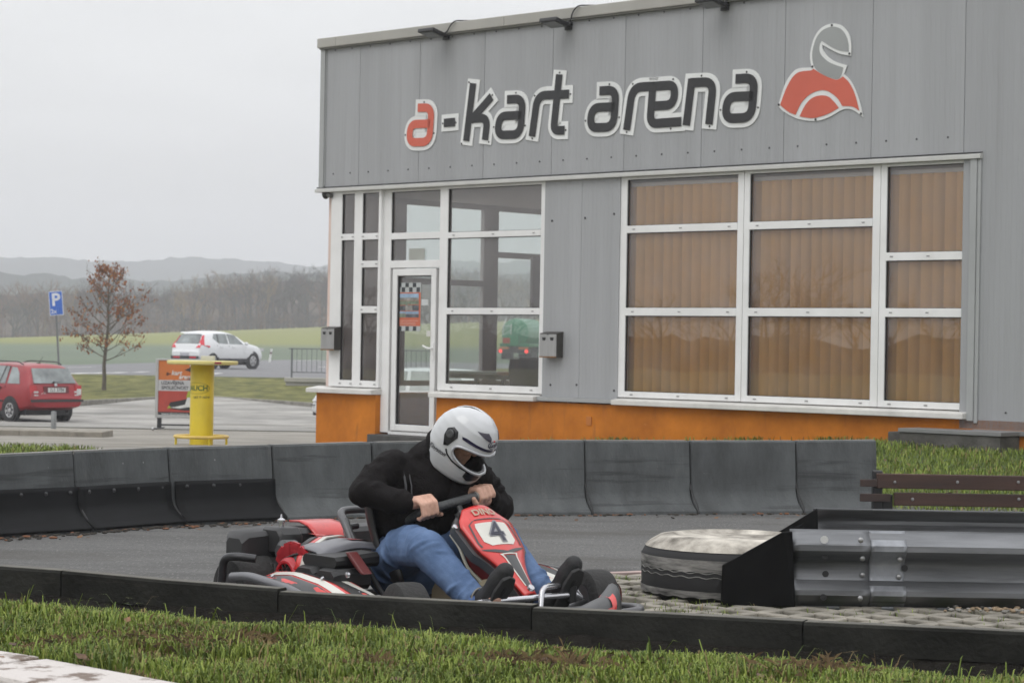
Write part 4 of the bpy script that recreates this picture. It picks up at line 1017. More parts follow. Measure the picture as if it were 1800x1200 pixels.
for q in tips:
    if rng.random() > (.42 if q.z < 3.0 else .25): continue
    for k in range(rng.randint(1, 3)):
        c = q + Vector((rng.gauss(0, .05), rng.gauss(0, .05), rng.uniform(-.1, .02)))
        d = Vector((rng.gauss(0, .4), rng.gauss(0, .4), -1)).normalized(); s = d.orthogonal().normalized(); s = Matrix.Rotation(rng.uniform(0, 6.28), 3, d) @ s
        l_ = rng.uniform(.06, .12); w_ = l_*rng.uniform(.25, .4)
        lm.mi = rng.choices([0, 1, 2], [5, 4, 2])[0]
        lm.add([c, c + d*l_*.5 + s*w_, c + d*l_, c + d*l_*.5 - s*w_], [(0, 1, 2, 3)])
lm.build('leaves', [M('leaf_rust', (0.27, 0.085, 0.03), .8, var=.3, scale=30), M('leaf_brown', (0.17, 0.075, 0.035), .8, var=.3, scale=30), M('leaf_ochre', (0.38, 0.18, 0.05), .8, var=.3, scale=30)], tr)['kind'] = 'stuff'
# ================================================================== vehicles
tyre_m = M('tyre_rubber', (0.018, 0.018, 0.019), 0.8, var=0.25, scale=10)
rim_m = M('alloy', (0.52, 0.52, 0.53), 0.35, metal=0.6, var=0.08)
car_glass = M('car_glass', (0.07, 0.085, 0.085), 0.06, var=0.3, scale=1.5, spec=0.9, coat=.4, c2=(0.2, 0.23, 0.23))
tail_red = M('tail_red', (0.38, 0.015, 0.02), 0.2, var=0.2, spec=.6)
lamp_clear = M('lamp_clear', (0.55, 0.55, 0.55), 0.15, var=.3, scale=8)
plate_m = M('number_plate', (0.62, 0.62, 0.60), 0.5)
def car(name, label, sp, loc, ang, paint):
    """local x: from the rear (0) forwards, y: left, z up"""
    o = thing(name, label, 'car', loc, ang)
    L_, W_ = sp['L'], sp['W']
    def prof(k, x): return pw(sp[k], x)
    def hw(x, z):                       # half width of the skin at (x, z)
        top = prof('top', x); zb = min(prof('belt', x), top-.03); zs = prof('sill', x)
        w = prof('w', x)
        if z <= zb: 
            t = (z-zs)/max(.01, zb-zs); return w*(0.955 + .045*math.sin(math.pi*min(1, max(0, t))*.9))
        t = (z-zb)/max(.02, top-zb); return w*(0.955*(1-t) + t*prof('wr', x))
    xs = sp['xs']
    rows = []
    for x in xs:
        top = prof('top', x); zs = prof('sill', x); zb = min(prof('belt', x), top-.03)
        half = [(0.0, zs), (hw(x, zs)*.92, zs), (hw(x, zs+.06), zs+.06)]
        for t in (.35, .7, 1.0): z = lerp(zs+.06, zb, t); half.append((hw(x, z), z))
        for t in (.45, .86): z = lerp(zb, top, t); half.append((hw(x, z)*(1 if t < .8 else .985), z))
        wr = hw(x, top)
        half += [(wr*.86, top-.008*(1)), (wr*.45, top+.012), (0, top+.016)]
        rows.append([(x, -y, z) for y, z in half] + [(x, y, z) for y, z in half[-2:0:-1]])
    mb = MB(); mb.loft(rows); bd = mb.build('body', paint, o, smooth=38, recalc=True)
    md = bd.modifiers.new('round', 'SUBSURF'); md.levels = 1; md.render_levels = 1
    pr = .012
    def side(poly, m, nm, par=o, off=pr, both=True):
        for s in ((1, -1) if both else (both or 1,)):
            mb = MB(); n = len(poly)
            vs = [(x, s*(hw(x, z)+off), z) for x, z in poly]
            cx_ = sum(p[0] for p in poly)/n; cz_ = sum(p[1] for p in poly)/n
            inner = [(lerp(x, cx_, .0), s*(hw(x, z)+off-.03), z) for x, z in poly]
            mb.add(vs + inner, [tuple(range(n))] + [(i, (i+1) % n, n+(i+1) % n, n+i) for i in range(n)])
            mb.build(nm, m, par, recalc=True)
    for poly in sp['sidewin']: side(poly, car_glass, 'side_window')
    for poly in sp.get('pillars', ()): side(poly, blackp, 'window_pillar', off=pr+.004)
    for poly in sp.get('mould', ()): side(poly, blackp, 'side_moulding', off=.012)
    for x0, x1, z in sp['handles']: side([(x0, z-.02), (x1, z-.02), (x1, z+.02), (x0, z+.02)], sp.get('handle_m', blackp), 'door_handle', off=.035)
    for x in sp['gaps']: side([(x-.006, prof('sill', x)+.12), (x+.006, prof('sill', x)+.12), (x+.006, min(prof('belt', x), prof('top', x))-.03), (x-.006, min(prof('belt', x), prof('top', x))-.03)], darkm, 'door_gap', off=.004)
    def rear(pts, m, nm, par=o):
        th = .045 if nm == 'rear_window' else .015
        mb = MB(); mb.prism([(x, y, z) for x, y, z in pts], (-th, 0, 0)); return mb.build(nm, m, par)
    for pts, m, nm in sp['rear']: rear(pts, m, nm)
    rwid = sp['tyre']; R_ = sp['R']
    for x in sp['axles']:
        for s in (1, -1):
            y = s*(hw(x, .4)-rwid/2+.015)
            a = MB(); a.T = Matrix.Translation((x, s*(hw(x, .4)+.006), R_+.01))
            a.lathe([(R_*1.16, -.05), (R_*1.16, 0.004), (0, .004)], axis=(0, s, 0), n=28); a.build('wheel_arch', sp.get('arch_m', darkm), o)
            wb = MB(); wb.lathe([(R_*.62, -rwid/2), (R_*.93, -rwid/2), (R_, -rwid/2+.03), (R_, rwid/2-.03), (R_*.93, rwid/2), (R_*.66, rwid/2), (R_*.62, rwid/2-.02)], (x, y+s*.02, R_), (0, s, 0), 28, closed=True)
            wh = wb.build('wheel', tyre_m, o, smooth=40)
            rb = MB(); rb.lathe([(R_*.67, rwid/2-.025), (R_*.6, rwid/2-.012), (R_*.2, rwid/2-.03), (R_*.17, rwid/2-.008), (0, rwid/2-.005)], (x, y+s*.02, R_), (0, s, 0), 24); rm_ = rb.build('rim', rim_m, wh, smooth=40)
            for k in range(sp['spokes']):
                t = 2*math.pi*k/sp['spokes'] + .3
                hb_ = MB(); hb_.T = Matrix.Translation((x+math.cos(t)*R_*.42, y+s*(.02+rwid/2-.012), R_+math.sin(t)*R_*.42))
                hb_.lathe([(R_*.10, 0), (R_*.10, .006), (0, .007)], axis=(0, s, 0), n=8); hb_.build('rim_hole', darkm, rm_)
    mb = MB(); mb.box(.3, L_-.3, -W_*.42, W_*.42, .18, .42); mb.build('underbody', darkm, o)
    return o, hw, side
# red estate
red_paint = M('red_car_paint', (0.24, 0.0045, 0.009), 0.35, var=0.08, scale=1.5, coat=0.2, c2=(0.27, 0.006, 0.012))
est = dict(L=4.23, W=1.65, tyre=.18, R=.295, spokes=7, axles=(.80, 3.26),
    xs=[-.03, 0.0, .05, .10, .2, .33, .46, .6, .9, 1.3, 1.8, 2.3, 2.6, 2.85, 3.1, 3.3, 3.5, 3.8, 4.05, 4.18, 4.23],
    top=[(-.03, .60), (0, .64), (.05, .90), (.10, .98), (.33, 1.34), (.46, 1.405), (.6, 1.425), (1.3, 1.45), (2.0, 1.45), (2.5, 1.40), (3.25, .97), (3.8, .86), (4.1, .76), (4.23, .60)],
    belt=[(0, .62), (.05, .84), (.1, .9), (1, .92), (3.2, .88), (3.8, .80), (4.23, .55)], sill=[(-.03, .38), (.3, .3), (.6, .24), (3.6, .24), (4.0, .26), (4.23, .36)],
    w=[(-.03, .70), (0, .755), (.1, .80), (.5, .82), (3.2, .82), (3.9, .77), (4.15, .68), (4.23, .58)], wr=[(0, .9), (.3, .74), (.6, .73), (2.4, .74), (3.0, .80), (3.4, .9), (4.23, .9)],
    sidewin=[[(.46, .95), (.97, .95), (.97, 1.36), (.80, 1.345), (.62, 1.22)], [(1.06, .95), (1.83, .94), (1.83, 1.39), (1.06, 1.375)], [(1.93, .94), (2.95, .91), (2.5, 1.33), (1.93, 1.385)]],
    pillars=[[(1.28, .95), (1.33, .95), (1.23, 1.38), (1.18, 1.38)]], mould=[[(1.1, .5), (3.0, .48), (3.0, .52), (1.1, .54)]], handles=[(1.18, 1.36, .84), (2.05, 2.23, .82)], gaps=[1.04, 1.88, 3.02],
    rear=[([(.105, -.62, .97), (.105, .62, .97), (.34, .53, 1.335), (.34, -.53, 1.335)], car_glass, 'rear_window'),
          ([(.012, .56, .64), (.03, .76, .64), (.07, .77, .92), (.055, .57, .92)], tail_red, 'tail_light'), ([(.012, -.56, .64), (.03, -.76, .64), (.07, -.77, .92), (.055, -.57, .92)], tail_red, 'tail_light'),
          ([(-.028, -.78, .515), (-.028, .78, .515), (-.02, .78, .575), (-.02, -.78, .575)], blackp, 'bumper_strip'),
          ([(.02, -.37, .73), (.02, .37, .73), (.045, .37, .90), (.045, -.37, .90)], M('plate_recess', (0.1, 0.01, 0.012), .5), 'plate_recess')])
p = at(99, 735, 56); b_a = R(43)
redcar, hwf, sidef = car('estate_car', 'red estate car parked with its tailgate towards the forecourt', est, (p.x, 56, zt(56)+.005), math.pi - b_a, red_paint)
mb = MB(); mb.box(-.006, .0, -.26, .26, .75, .86); pt_ = mb.build('number_plate', plate_m, redcar)
mb = MB(); lettering(mb, '1L5 3706', (-.0075, 0, .805), (0, -1, 0), (0, 0, 1), .115, bold=.002); mb.build('plate_lettering', ink, pt_)
mb = MB(); mb.lathe([(.045, 0), (.03, .01), (0, .012)], (.045, 0, .925), (-1, 0, .15), 14); mb.build('badge', rim_m, redcar)
for s in (1, -1):
    mb = MB(); mb.box(.0, .02, s*.6-.06, s*.6+.06, .665, .695); mb.box(.0, .03, s*.6-.06, s*.6+.06, .735, .775); mb.build('lamp_segment', lamp_clear, redcar)
    mb = MB(); mb.tube(fillet([(.62, s*.56, 1.42), (.8, s*.57, 1.485), (2.0, s*.58, 1.50), (2.35, s*.57, 1.43)], .15), .016, 6); mb.build('roof_rail', blackp, redcar, smooth=50)
mb = MB(); mb.tube([(.07, .05, .985), (.13, -.5, 1.03)], .014, 6); mb.lathe([(.03, 0), (.03, .03), (0, .035)], (.07, .05, .985), (-1, 0, .5), 10); mb.build('wiper', blackp, redcar)
mb = MB(); mb.tube([(.78, 0, 1.43), (.6, 0, 1.62)], .005, 4); mb.box(.74, .82, -.03, .03, 1.42, 1.46); mb.build('aerial', blackp, redcar)
mb = MB(); mb.box(.0, .014, -.73, -.61, .68, .83); mb.build('sticker', plate_m, redcar)
mb = MB()
for cy, cz in ((.42, .69), (.34, .73)):
    mb.lathe([(.028, 0), (0, .003)], (.012, cy, cz), (-1, 0, 0), 10)
    for k in range(4): mb.lathe([(.011, 0), (0, .003)], (.012, cy+.035*math.cos(k*.75+.45), cz+.035*math.sin(k*.75+.45)), (-1, 0, 0), 8)
mb.build('paw_stickers', plate_m, redcar)
mb = MB(); mb.tube([(.1, -.35, .27), (-.03, -.35, .27)], .03, 8); mb.build('exhaust', blackm, redcar)
# white crossover on the road
wpaint = M('white_car_paint', (0.70, 0.71, 0.72), 0.3, var=0.03, scale=2, coat=0.5)
cross = dict(L=4.43, W=1.86, tyre=.23, R=.36, spokes=5, axles=(.86, 3.56), arch_m=blackp, handle_m=wpaint,
    xs=[-.02, .03, .08, .14, .22, .34, .46, .58, .7, 1.0, 1.5, 2.0, 2.4, 2.7, 3.0, 3.2, 3.4, 3.8, 4.15, 4.35, 4.43],
    top=[(-.02, .74), (.03, .80), (.08, 1.06), (.14, 1.10), (.34, 1.40), (.46, 1.55), (.58, 1.60), (.8, 1.635), (1.6, 1.66), (2.2, 1.62), (2.6, 1.52), (3.25, 1.14), (3.8, 1.06), (4.2, .96), (4.43, .74)],
    belt=[(0, .78), (.08, 1.0), (.14, 1.05), (1, 1.08), (3.2, 1.02), (3.9, .94), (4.43, .68)], sill=[(-.02, .42), (.4, .34), (3.9, .30), (4.43, .42)],
    w=[(-.02, .80), (.03, .86), (.2, .91), (.6, .93), (3.6, .93), (4.15, .88), (4.35, .76), (4.43, .66)], wr=[(0, .88), (.5, .70), (.8, .69), (2.3, .70), (3.0, .78), (3.4, .9), (4.43, .9)],
    sidewin=[[(.95, 1.33), (1.28, 1.12), (1.9, 1.10), (1.9, 1.55), (1.1, 1.53)], [(1.98, 1.10), (2.95, 1.08), (2.45, 1.49), (1.98, 1.55)]],
    pillars=[[(1.22, 1.16), (1.28, 1.12), (1.33, 1.54), (1.27, 1.54)]], handles=[(1.3, 1.5, .98), (2.12, 2.32, .97)], gaps=[1.15, 1.94, 3.05],
    rear=[([(.145, -.70, 1.11), (.145, .70, 1.11), (.44, .60, 1.50), (.44, -.60, 1.50)], car_glass, 'rear_window'), ([(.36, -.66, 1.555), (.36, .66, 1.555), (.42, .64, 1.60), (.42, -.64, 1.60)], wpaint, 'roof_spoiler'),
          ([(-.02, -.84, .40), (-.02, .84, .40), (-.015, .86, .56), (-.015, -.86, .56)], blackp, 'lower_bumper')])
p = at(325, 644, 104); 
suv, hwf, sidef = car('crossover_car', 'white crossover car driving away along the road', cross, (p.x, 104, -.168), R(54), wpaint)
suv.scale = (1, 1.02, 1.05)
sidef([(.05, .92), (.62, .93), (.66, 1.01), (.30, 1.02), (.42, 1.36), (.50, 1.47), (.36, 1.44), (.12, 1.05)], M('brake_red', (0.62, 0.03, 0.05), .25), 'tail_light', suv, .02)
for s in (1, -1):
    mb = MB(); mb.prism([(.06, s*.62, .92), (.06, s*.86, .92), (.14, s*.86, 1.07), (.42, s*.70, 1.40), (.40, s*.64, 1.40), (.13, s*.72, 1.05)], (-.03, 0, 0)); mb.build('tail_light', MATS['brake_red'], suv)
    mb = MB(); mb.box(-.035, -.01, s*.5-.2, s*.5+.2, .47, .53); mb.build('reflector', MATS['brake_red'], suv)
    mb = MB(); mb.ell((2.95, s*1.03, 1.12), .08, .11, .07, 12, 8); mb.build('mirror', wpaint, suv, smooth=60)
    mb = MB(); mb.box(3.98, 4.42, s*.70-.12, s*.70+.12, .80, .92); mb.build('headlight', lamp_clear, suv, bevel=.02)
    mb = MB(); mb.box(1.3, 3.2, s*.925-.02, s*.925+.02, .32, .46); mb.build('sill_cladding', blackp, suv)
mb = MB(); mb.box(-.05, -.02, -.27, .27, .57, .69); mb.build('number_plate', M('plate_dim', (0.42, 0.42, 0.46), .5), suv)
mb = MB(); mb.tube([(.14, .05, 1.14), (.2, -.3, 1.17)], .014, 6); mb.build('wiper', blackp, suv)

# white car behind the hall, only its nose in view
hatch = dict(est); hatch['L'] = 4.1
p = at(538, 742, 53)
wcar, hwf, sidef = car('hatchback', 'white car whose nose sticks out behind the orange plinth', est, (0, 0, zt(53)), math.pi - R(12), wpaint)
F_ = Vector((math.cos(math.pi-R(12)), math.sin(math.pi-R(12)), 0)); wcar.location = Vector((p.x+.22, 54.0, zt(53))) - F_*4.23
for s in (1, -1):
    mb = MB(); mb.prism([(4.00, s*.75, .62), (4.19, s*.60, .62), (4.17, s*.45, .66), (4.12, s*.46, .77), (3.92, s*.75, .80)], (0.03, s*.03, .02)); mb.build('headlight', lamp_clear, wcar, recalc=True)
mb = MB(); mb.box(4.16, 4.235, -.5, .5, .30, .40); mb.build('grille', blackp, wcar)
mb = MB(); mb.box(4.14, 4.24, -.68, .68, .545, .56); mb.build('bumper_gap', darkm, wcar)

# tanker lorry seen through the room
tl = thing('tanker_lorry', 'green tanker lorry seen through both windows on the far road', 'lorry', (at(903, 600, 172).x, 172, -.17), R(-12))
gm = M('lorry_green', (0.02, 0.22, 0.10), .4, var=.15, coat=.3)
mb = MB(); mb.lathe([(0, 0), (.75, .05), (1.05, .2), (1.1, .5), (1.1, 6.3), (.8, 6.6), (0, 6.65)], (0, .3, 2.25), (0, 1, 0), 24); mb.build('tank', gm, tl, smooth=40)
mb = MB(); mb.box(-.9, .35, .05, .3, 1.25, 2.1); mb.box(-1.15, 1.15, .3, 6.9, 1.2, 1.45); mb.build('rear_cabinet', gm, tl, bevel=.03)
mb = MB(); mb.box(-1.22, 1.22, -.05, .4, .72, .95); mb.box(-.5, .5, 0, 7.5, .75, 1.2); mb.build('chassis', blackm, tl)
mb = MB(); mb.box(-1.1, 1.1, 7.2, 9.2, .6, 2.9); mb.build('cab', gm, tl, bevel=.1)
lit = M('lit_tail', (0.8, 0.05, 0.04), .4); t_, b_ = nodes_of(lit); b_.inputs['Emission Color'].default_value = (1, .06, .05, 1); b_.inputs['Emission Strength'].default_value = 1.6
for s in (-1, 1):
    mb = MB(); mb.lathe([(.15, 0), (.13, .03), (0, .04)], (s*1.0, -.05, .85), (0, -1, 0), 12); mb.build('tail_light', lit, tl)
    mb = MB(); mb.box(s*.75-.38, s*.75+.38, -.02, .02, 1.0, 1.16); mb.build('marker_board', M('marker_orange', (0.45, 0.17, 0.05), .5), tl)
    for yy in (1.6, 2.9, 7.9):
        mb = MB(); mb.lathe([(0, -.25), (.42, -.25), (.5, -.18), (.5, .18), (.42, .25), (0, .25)], (s*.95, yy, .5), (1, 0, 0), 20); mb.build('wheel', tyre_m, tl, smooth=40)
mb = MB(); mb.box(-.85, -.3, .0, .04, 1.45, 1.85); mb.build('warning_plate', M('warn_red', (0.38, 0.06, 0.03), .5), tl)
mb = MB()
for x in (-.85, -.25): mb.tube([(x, 0.1, 2.0), (x, .1, 2.75), (x, 1.2, 3.35)], .035, 6)
mb.tube([(-.85, .1, 2.75), (-.25, .1, 2.75)], .03, 6); mb.build('ladder', M('ladder_white', (0.4, 0.42, 0.4), .5), tl)
# ================================================================== along the track
# concrete barrier blocks with a curved foot
bar_m = M('barrier_concrete', (0.062, 0.066, 0.067), 0.75, var=0.22, scale=3.0, bump=0.35, bscale=45, c2=(0.082, 0.088, 0.090), stretch=(1.6, 1, .6), spec=0.35, detail=9)
marks(bar_m, (0.030, 0.031, 0.032), (.35, 6, 6), 2.6, .56, .66, .7, 5); marks(bar_m, (0.15, 0.15, 0.145), (5, 5, .5), 2.2, .62, .74, .5, 6); marks(bar_m, (0.16, 0.16, 0.155), (1, 1, 1), 26, .68, .74, .6)
bar_top = M('barrier_top', (0.20, 0.195, 0.18), 0.85, var=0.25, scale=5, bump=.3)
skirt_m = M('rubber_skirt', (0.0065, 0.0068, 0.0075), 0.6, var=0.4, scale=4, spec=0.15)
bolt_m = M('bright_bolt', (0.30, 0.30, 0.30), 0.4, metal=0.8, var=0.1)
FOOT = [(-390, 976), (-190, 960), (-8, 946), (161, 936), (325, 923), (502, 915), (672, 908.5), (862, 906), (1041, 905), (1227, 903.5), (1413, 903), (1556, 903)]
TOPY = [(-400, 812), (-216, 803), (-44, 799), (128, 791), (300, 785.5), (472, 780.5), (648, 776), (840, 773.5), (1020, 773), (1208, 774), (1392, 774), (1533, 772.5)]
BP = [gp(x, y, 0) for x, y in FOOT]
def barprof(h): return [(0.0, 0.0), (0.004, 0.022), (0.055, 0.05), (0.10, 0.082), (0.13, 0.12), (0.145, 0.16), (0.15, 0.24), (0.178, h-.012), (0.19, h), (0.258, h), (0.27, h-.01), (0.275, 0.0)]
labs = ['', 'concrete barrier block with rubber skirt, furthest left outside the frame', 'concrete barrier block with rubber skirt at the left frame edge', 'concrete barrier block with rubber skirt and two bright bolts, below the bollard',
        'concrete barrier block with rubber skirt, below the yellow bar table', 'bare concrete barrier block right beside the last rubber skirt', 'concrete barrier block directly behind the back of the driver',
        'concrete barrier block directly behind the helmet', 'bare concrete barrier block immediately right of the driver', 'bare concrete barrier block under the window next to the grey infill panel', 'bare concrete barrier block beside the shorter end block', 'shorter last concrete barrier block beside the brown planks']
for i in range(len(BP)-1):
    a, b = BP[i], BP[i+1]
    if i == 0: continue
    d = (b-a).normalized(); nb_ = Vector((-d.y, d.x, 0))
    o = thing('barrier_block', labs[i], 'barrier', (a.x, a.y, 0), math.atan2(d.y, d.x), 'concrete barrier blocks along the track')
    ln = (b-a).length
    h0 = at(*TOPY[i], a.y+.22).z; h1 = at(*TOPY[i+1], b.y+.22).z
    h = (h0+h1)/2
    def turn(k):
        if k <= 0 or k >= len(BP)-1: return 0.0
        d1 = (BP[k]-BP[k-1]); d2 = (BP[k+1]-BP[k]); return (math.atan2(d2.y, d2.x) - math.atan2(d1.y, d1.x))/2
    ka, kb2 = math.tan(turn(i)), math.tan(turn(i+1))
    mb = MB()
    jx = [0.004, 0.012] + span(.03, ln-.03, 10) + [ln-.012, ln-.004]
    P = barprof(1.0)
    rows = []
    for x in jx:
        hh = lerp(h0, h1, x/ln); e_ = .01 if x in (jx[0], jx[-1]) else 0
        rows.append([(x + y*(ka*max(0, 1-x/.2) - kb2*max(0, 1-(ln-x)/.2)), y + (e_ if y < .2 else -e_), z if z < .5 else (hh - (1-z) - e_*.6)) for y, z in P])
    mb.loft(rows)
    bl = mb.build('block', bar_m, o, smooth=35, recalc=True)
    mb = MB(); mb.box(.015, ln-.015, .185, .262, h-.02, max(h0, h1)+.0015) if abs(h0-h1) < .004 else mb.loft([[(x, y, lerp(h0, h1, x/ln)+dz) for y, dz in ((.188, -.004), (.188, .0015), (.262, .0015), (.262, -.004))] for x in (.015, ln-.015)])
    mb.build('pale_top', bar_top, o, recalc=True)  # top strip in a paler colour than the block
    bm_ = MB()
    rr = random.Random(i*7+1)
    if i <= 4:
        for x in ([ln*.7] if i != 3 else [ln*.52, ln*.74]) if i != 4 else [ln*.42]: bm_.lathe([(.011, 0), (.008, .008), (0, .01)], (x, .178, h-.09), (0, -1, 0), 8)
        bm_.build('bolts', bolt_m, o, smooth=40)
        sk = MB(); sh = .275
        prof = [(y-.016, z+.012*(z < .02)+.006) for y, z in barprof(1.0)[:7]] + [(.138, sh)]
        rows = []
        for x in span(.006, ln-.004, 12):
            rows.append([(x, y - .006*math.sin(x*5+i), z) for y, z in prof])
        sk.grid(rows); s_ = sk.build('rubber_skirt', skirt_m, o, smooth=50)
        md = s_.modifiers.new('thick', 'SOLIDIFY'); md.thickness = .009; md.offset = -1
        sb = MB()
        for q in range(4): sb.lathe([(.013, 0), (.013, .006), (.004, .012)], (ln*(.12+.26*q), .131, sh-.035), (0, -1, .05), 8)
        sb.build('skirt_bolts', screwm, s_, smooth=40)
    # crack with dirt at the joint
    mb = MB(); mb.tube([(ln-.002, .16, .22), (ln+.004, .13, .15), (ln+.012, .06, .075), (ln+.01, .0, .01)], .006, 5); mb.build('joint_dirt', darkm, o)
# dirt and crumbs along the foot of the barrier
mb = MB(); rr = random.Random(11)
for k in range(420):
    i = rr.choice([1, 2, 2, 3, 3, 3, 4, 4, 4, 5, 6, 7, 8, 9]); t = rr.random(); q = BP[i].lerp(BP[i+1], t) + Vector((0, -abs(rr.gauss(0, .12 if i < 5 else .05))-.01, 0))
    s = rr.uniform(.004, .016); mb.mi = 1 if rr.random() < .2 else 0
    mb.ell((q.x, q.y, s*.4), s*rr.uniform(.8, 2), s*rr.uniform(.8, 1.6), s*.6, 6, 4)
mb.build('track_debris', [M('debris_soil', (0.035, 0.03, 0.024), .95, var=.4, scale=30), M('debris_leaf', (0.16, 0.07, 0.035), .9, var=.4, scale=30)])['kind'] = 'stuff'

# foreground kerb boards
kb_m = M('kerb_board', (0.017, 0.017, 0.0155), 0.9, var=0.3, scale=3, bump=0.4, bscale=35, c2=(0.026, 0.026, 0.023), spec=.08, detail=9)
marks(kb_m, (0.055, 0.052, 0.043), (.5, 4, 4), 5, .62, .72, .5, 6)
kt_m = M('kerb_board_top', (0.105, 0.10, 0.085), 0.85, var=0.35, scale=5, bump=0.4, bscale=40)
kd = Vector((KX1-KX0, KY1-KY0, 0)).normalized()
def kpt(px): 
    # point of the kerb line seen at photo column px
    s_ = (px-900)/4000.0
    m_ = (KY1-KY0)/(KX1-KX0); Y = (KY0 - m_*KX0)/(1 - m_*s_); return Vector((s_*Y, Y, 0))
TOPK = [(-150, 984), (115, 1003), (300, 1020), (497, 1035), (497.1, 1040), (700, 1052), (943, 1064), (943.1, 1068.5), (1100, 1075), (1420, 1092), (1420.1, 1093), (1800, 1111), (2500, 1143)]
kl = ['weathered kerb board at the left end of the row', 'weathered kerb board in front of the empty asphalt at left', 'weathered kerb board in front of the driver and the rear of the kart', 'weathered kerb board in front of the grass pavers', 'weathered kerb board at the right end, below the crash rail']
for i, (x0, x1) in enumerate(((-150, 114.5), (115.5, 496.5), (497.5, 942.5), (943.5, 1419.5), (1420.5, 2500))):
    a, b = kpt(x0), kpt(x1); ln = (b-a).length
    z0 = at(x0, pw(TOPK, x0), a.y).z; z1 = at(x1, pw(TOPK, x1), b.y).z
    xm = (x0+x1)/2; c = kpt(xm); zm = at(xm, pw(TOPK, xm), c.y).z
    o = thing('kerb_board', kl[i], 'kerb', (a.x, a.y, 0), math.atan2(kd.y, kd.x), 'kerb boards along the near track edge')
    mb = MB(); mt = MB(); rows = []; rt = []
    zl = [lerp(lerp(z0, zm, t*2) if t < .5 else lerp(zm, z1, t*2-1), 0, 0) for t in span(0, 1, 16)]
    for t, z in zip(span(0, 1, 16), zl):
        x = lerp(.002, ln-.002, t); wob = .003*mnoise.noise((x*3+i*9, 0, 0))
        rows.append([(x, -.0+wob, z-.11), (x, -.004+wob, z-.01), (x, .003+wob, z-.001), (x, .07+wob, z-.0), (x, .074, z-.006), (x, .076, z-.11)])
        rt.append([(x, .006+wob, z-.0005), (x, .006+wob, z+.0015), (x, .066+wob, z+.0015), (x, .066, z-.0005)])
    mb.loft(rows); mb.build('board', kb_m, o, smooth=30, recalc=True)
    mt.loft(rt); mt.build('lit_edge', kt_m, o, recalc=True)  # paler top strip: light from above painted into its colour
# soil strip and lawn in front of the kerb
nrm = Vector((kd.y, -kd.x, 0))      # towards the camera
def lawn_z(s): return pw([(0, .125), (.04, .10), (.12, .05), (.3, .06), (.5, .10), (.8, .145), (1.2, .175), (3, .18), (9, .1)], s)
soil = M('soil', (0.014, 0.0125, 0.0105), 0.95, var=0.5, scale=12, bump=0.8, bscale=60, spec=.1)
lawn_m = M('lawn', (0.06, 0.072, 0.02), 0.95, var=0.5, scale=8, bump=0.8, bscale=50, c2=(0.09, 0.085, 0.035), spec=.1)
Kmid = Vector((KX0, KY0, 0))
def lp(t, s):
    q = Kmid + kd*t + nrm*s; return (q.x, q.y, lawn_z(s) + .02*mnoise.noise((t*2.3, s*2.3, 0)) + .012*mnoise.noise((t*7, s*7, 3)))
mb = MB(); mb.grid([[lp(t, s) for t in span(-4, 9, 180)] for s in span(-.02, .55, 12)]); mb.build('soil_strip', soil, smooth=60)['kind'] = 'structure'
mb = MB(); mb.grid([[(lambda q: (q[0], q[1], q[2]+.004))(lp(t, s)) for t in span(-4, 9, 130)] for s in span(.4, 3.4, 40)] + [[(t*3-6, -8, .0) for t in span(-4, 9, 130)]]); mb.build('lawn', lawn_m, smooth=60)['kind'] = 'structure'
# blades
import numpy as np
gm_ = [M("blade_green", (0.112, 0.168, 0.022), .6, var=.3, scale=3, c2=(0.17, 0.225, 0.035), spec=.3), M('blade_light', (0.22, 0.26, 0.055), .6, var=.3, scale=3, spec=.3), M('blade_straw', (0.22, 0.165, 0.08), .8, var=.35, scale=4, spec=.15), M('blade_dark', (0.07, 0.11, 0.018), .6, var=.3, scale=3, spec=.3)]
for g_ in gm_[:2] + gm_[3:]:
    t_, b_ = nodes_of(g_); b_.inputs['Transmission Weight'].default_value = 0.0; b_.inputs['Subsurface Weight'].default_value = 0.0
def blade(mb, rng, base, h, w_, bend, m):
    a = rng.uniform(0, 6.283); d = Vector((math.cos(a), math.sin(a), 0)); s = Vector((-d.y, d.x, 0))
    mb.mi = m
    p0 = base; p1 = base + d*bend*h*.22 + Vector((0, 0, h*.5)); p2 = base + d*bend*h*.62 + Vector((0, 0, h*.86)); p3 = base + d*bend*h + Vector((0, 0, h*(1 - .25*bend)))
    mb.add([p0 - s*w_*.5, p0 + s*w_*.5, p1 - s*w_*.5, p1 + s*w_*.5, p2 - s*w_*.33, p2 + s*w_*.33, p3], [(0, 1, 3, 2), (2, 3, 5, 4), (4, 5, 6)])
ES0, ES1 = gp(-60, 1132, .205), gp(345, 1203, .205)
rng = random.Random(5); mb = MB(); n = 0
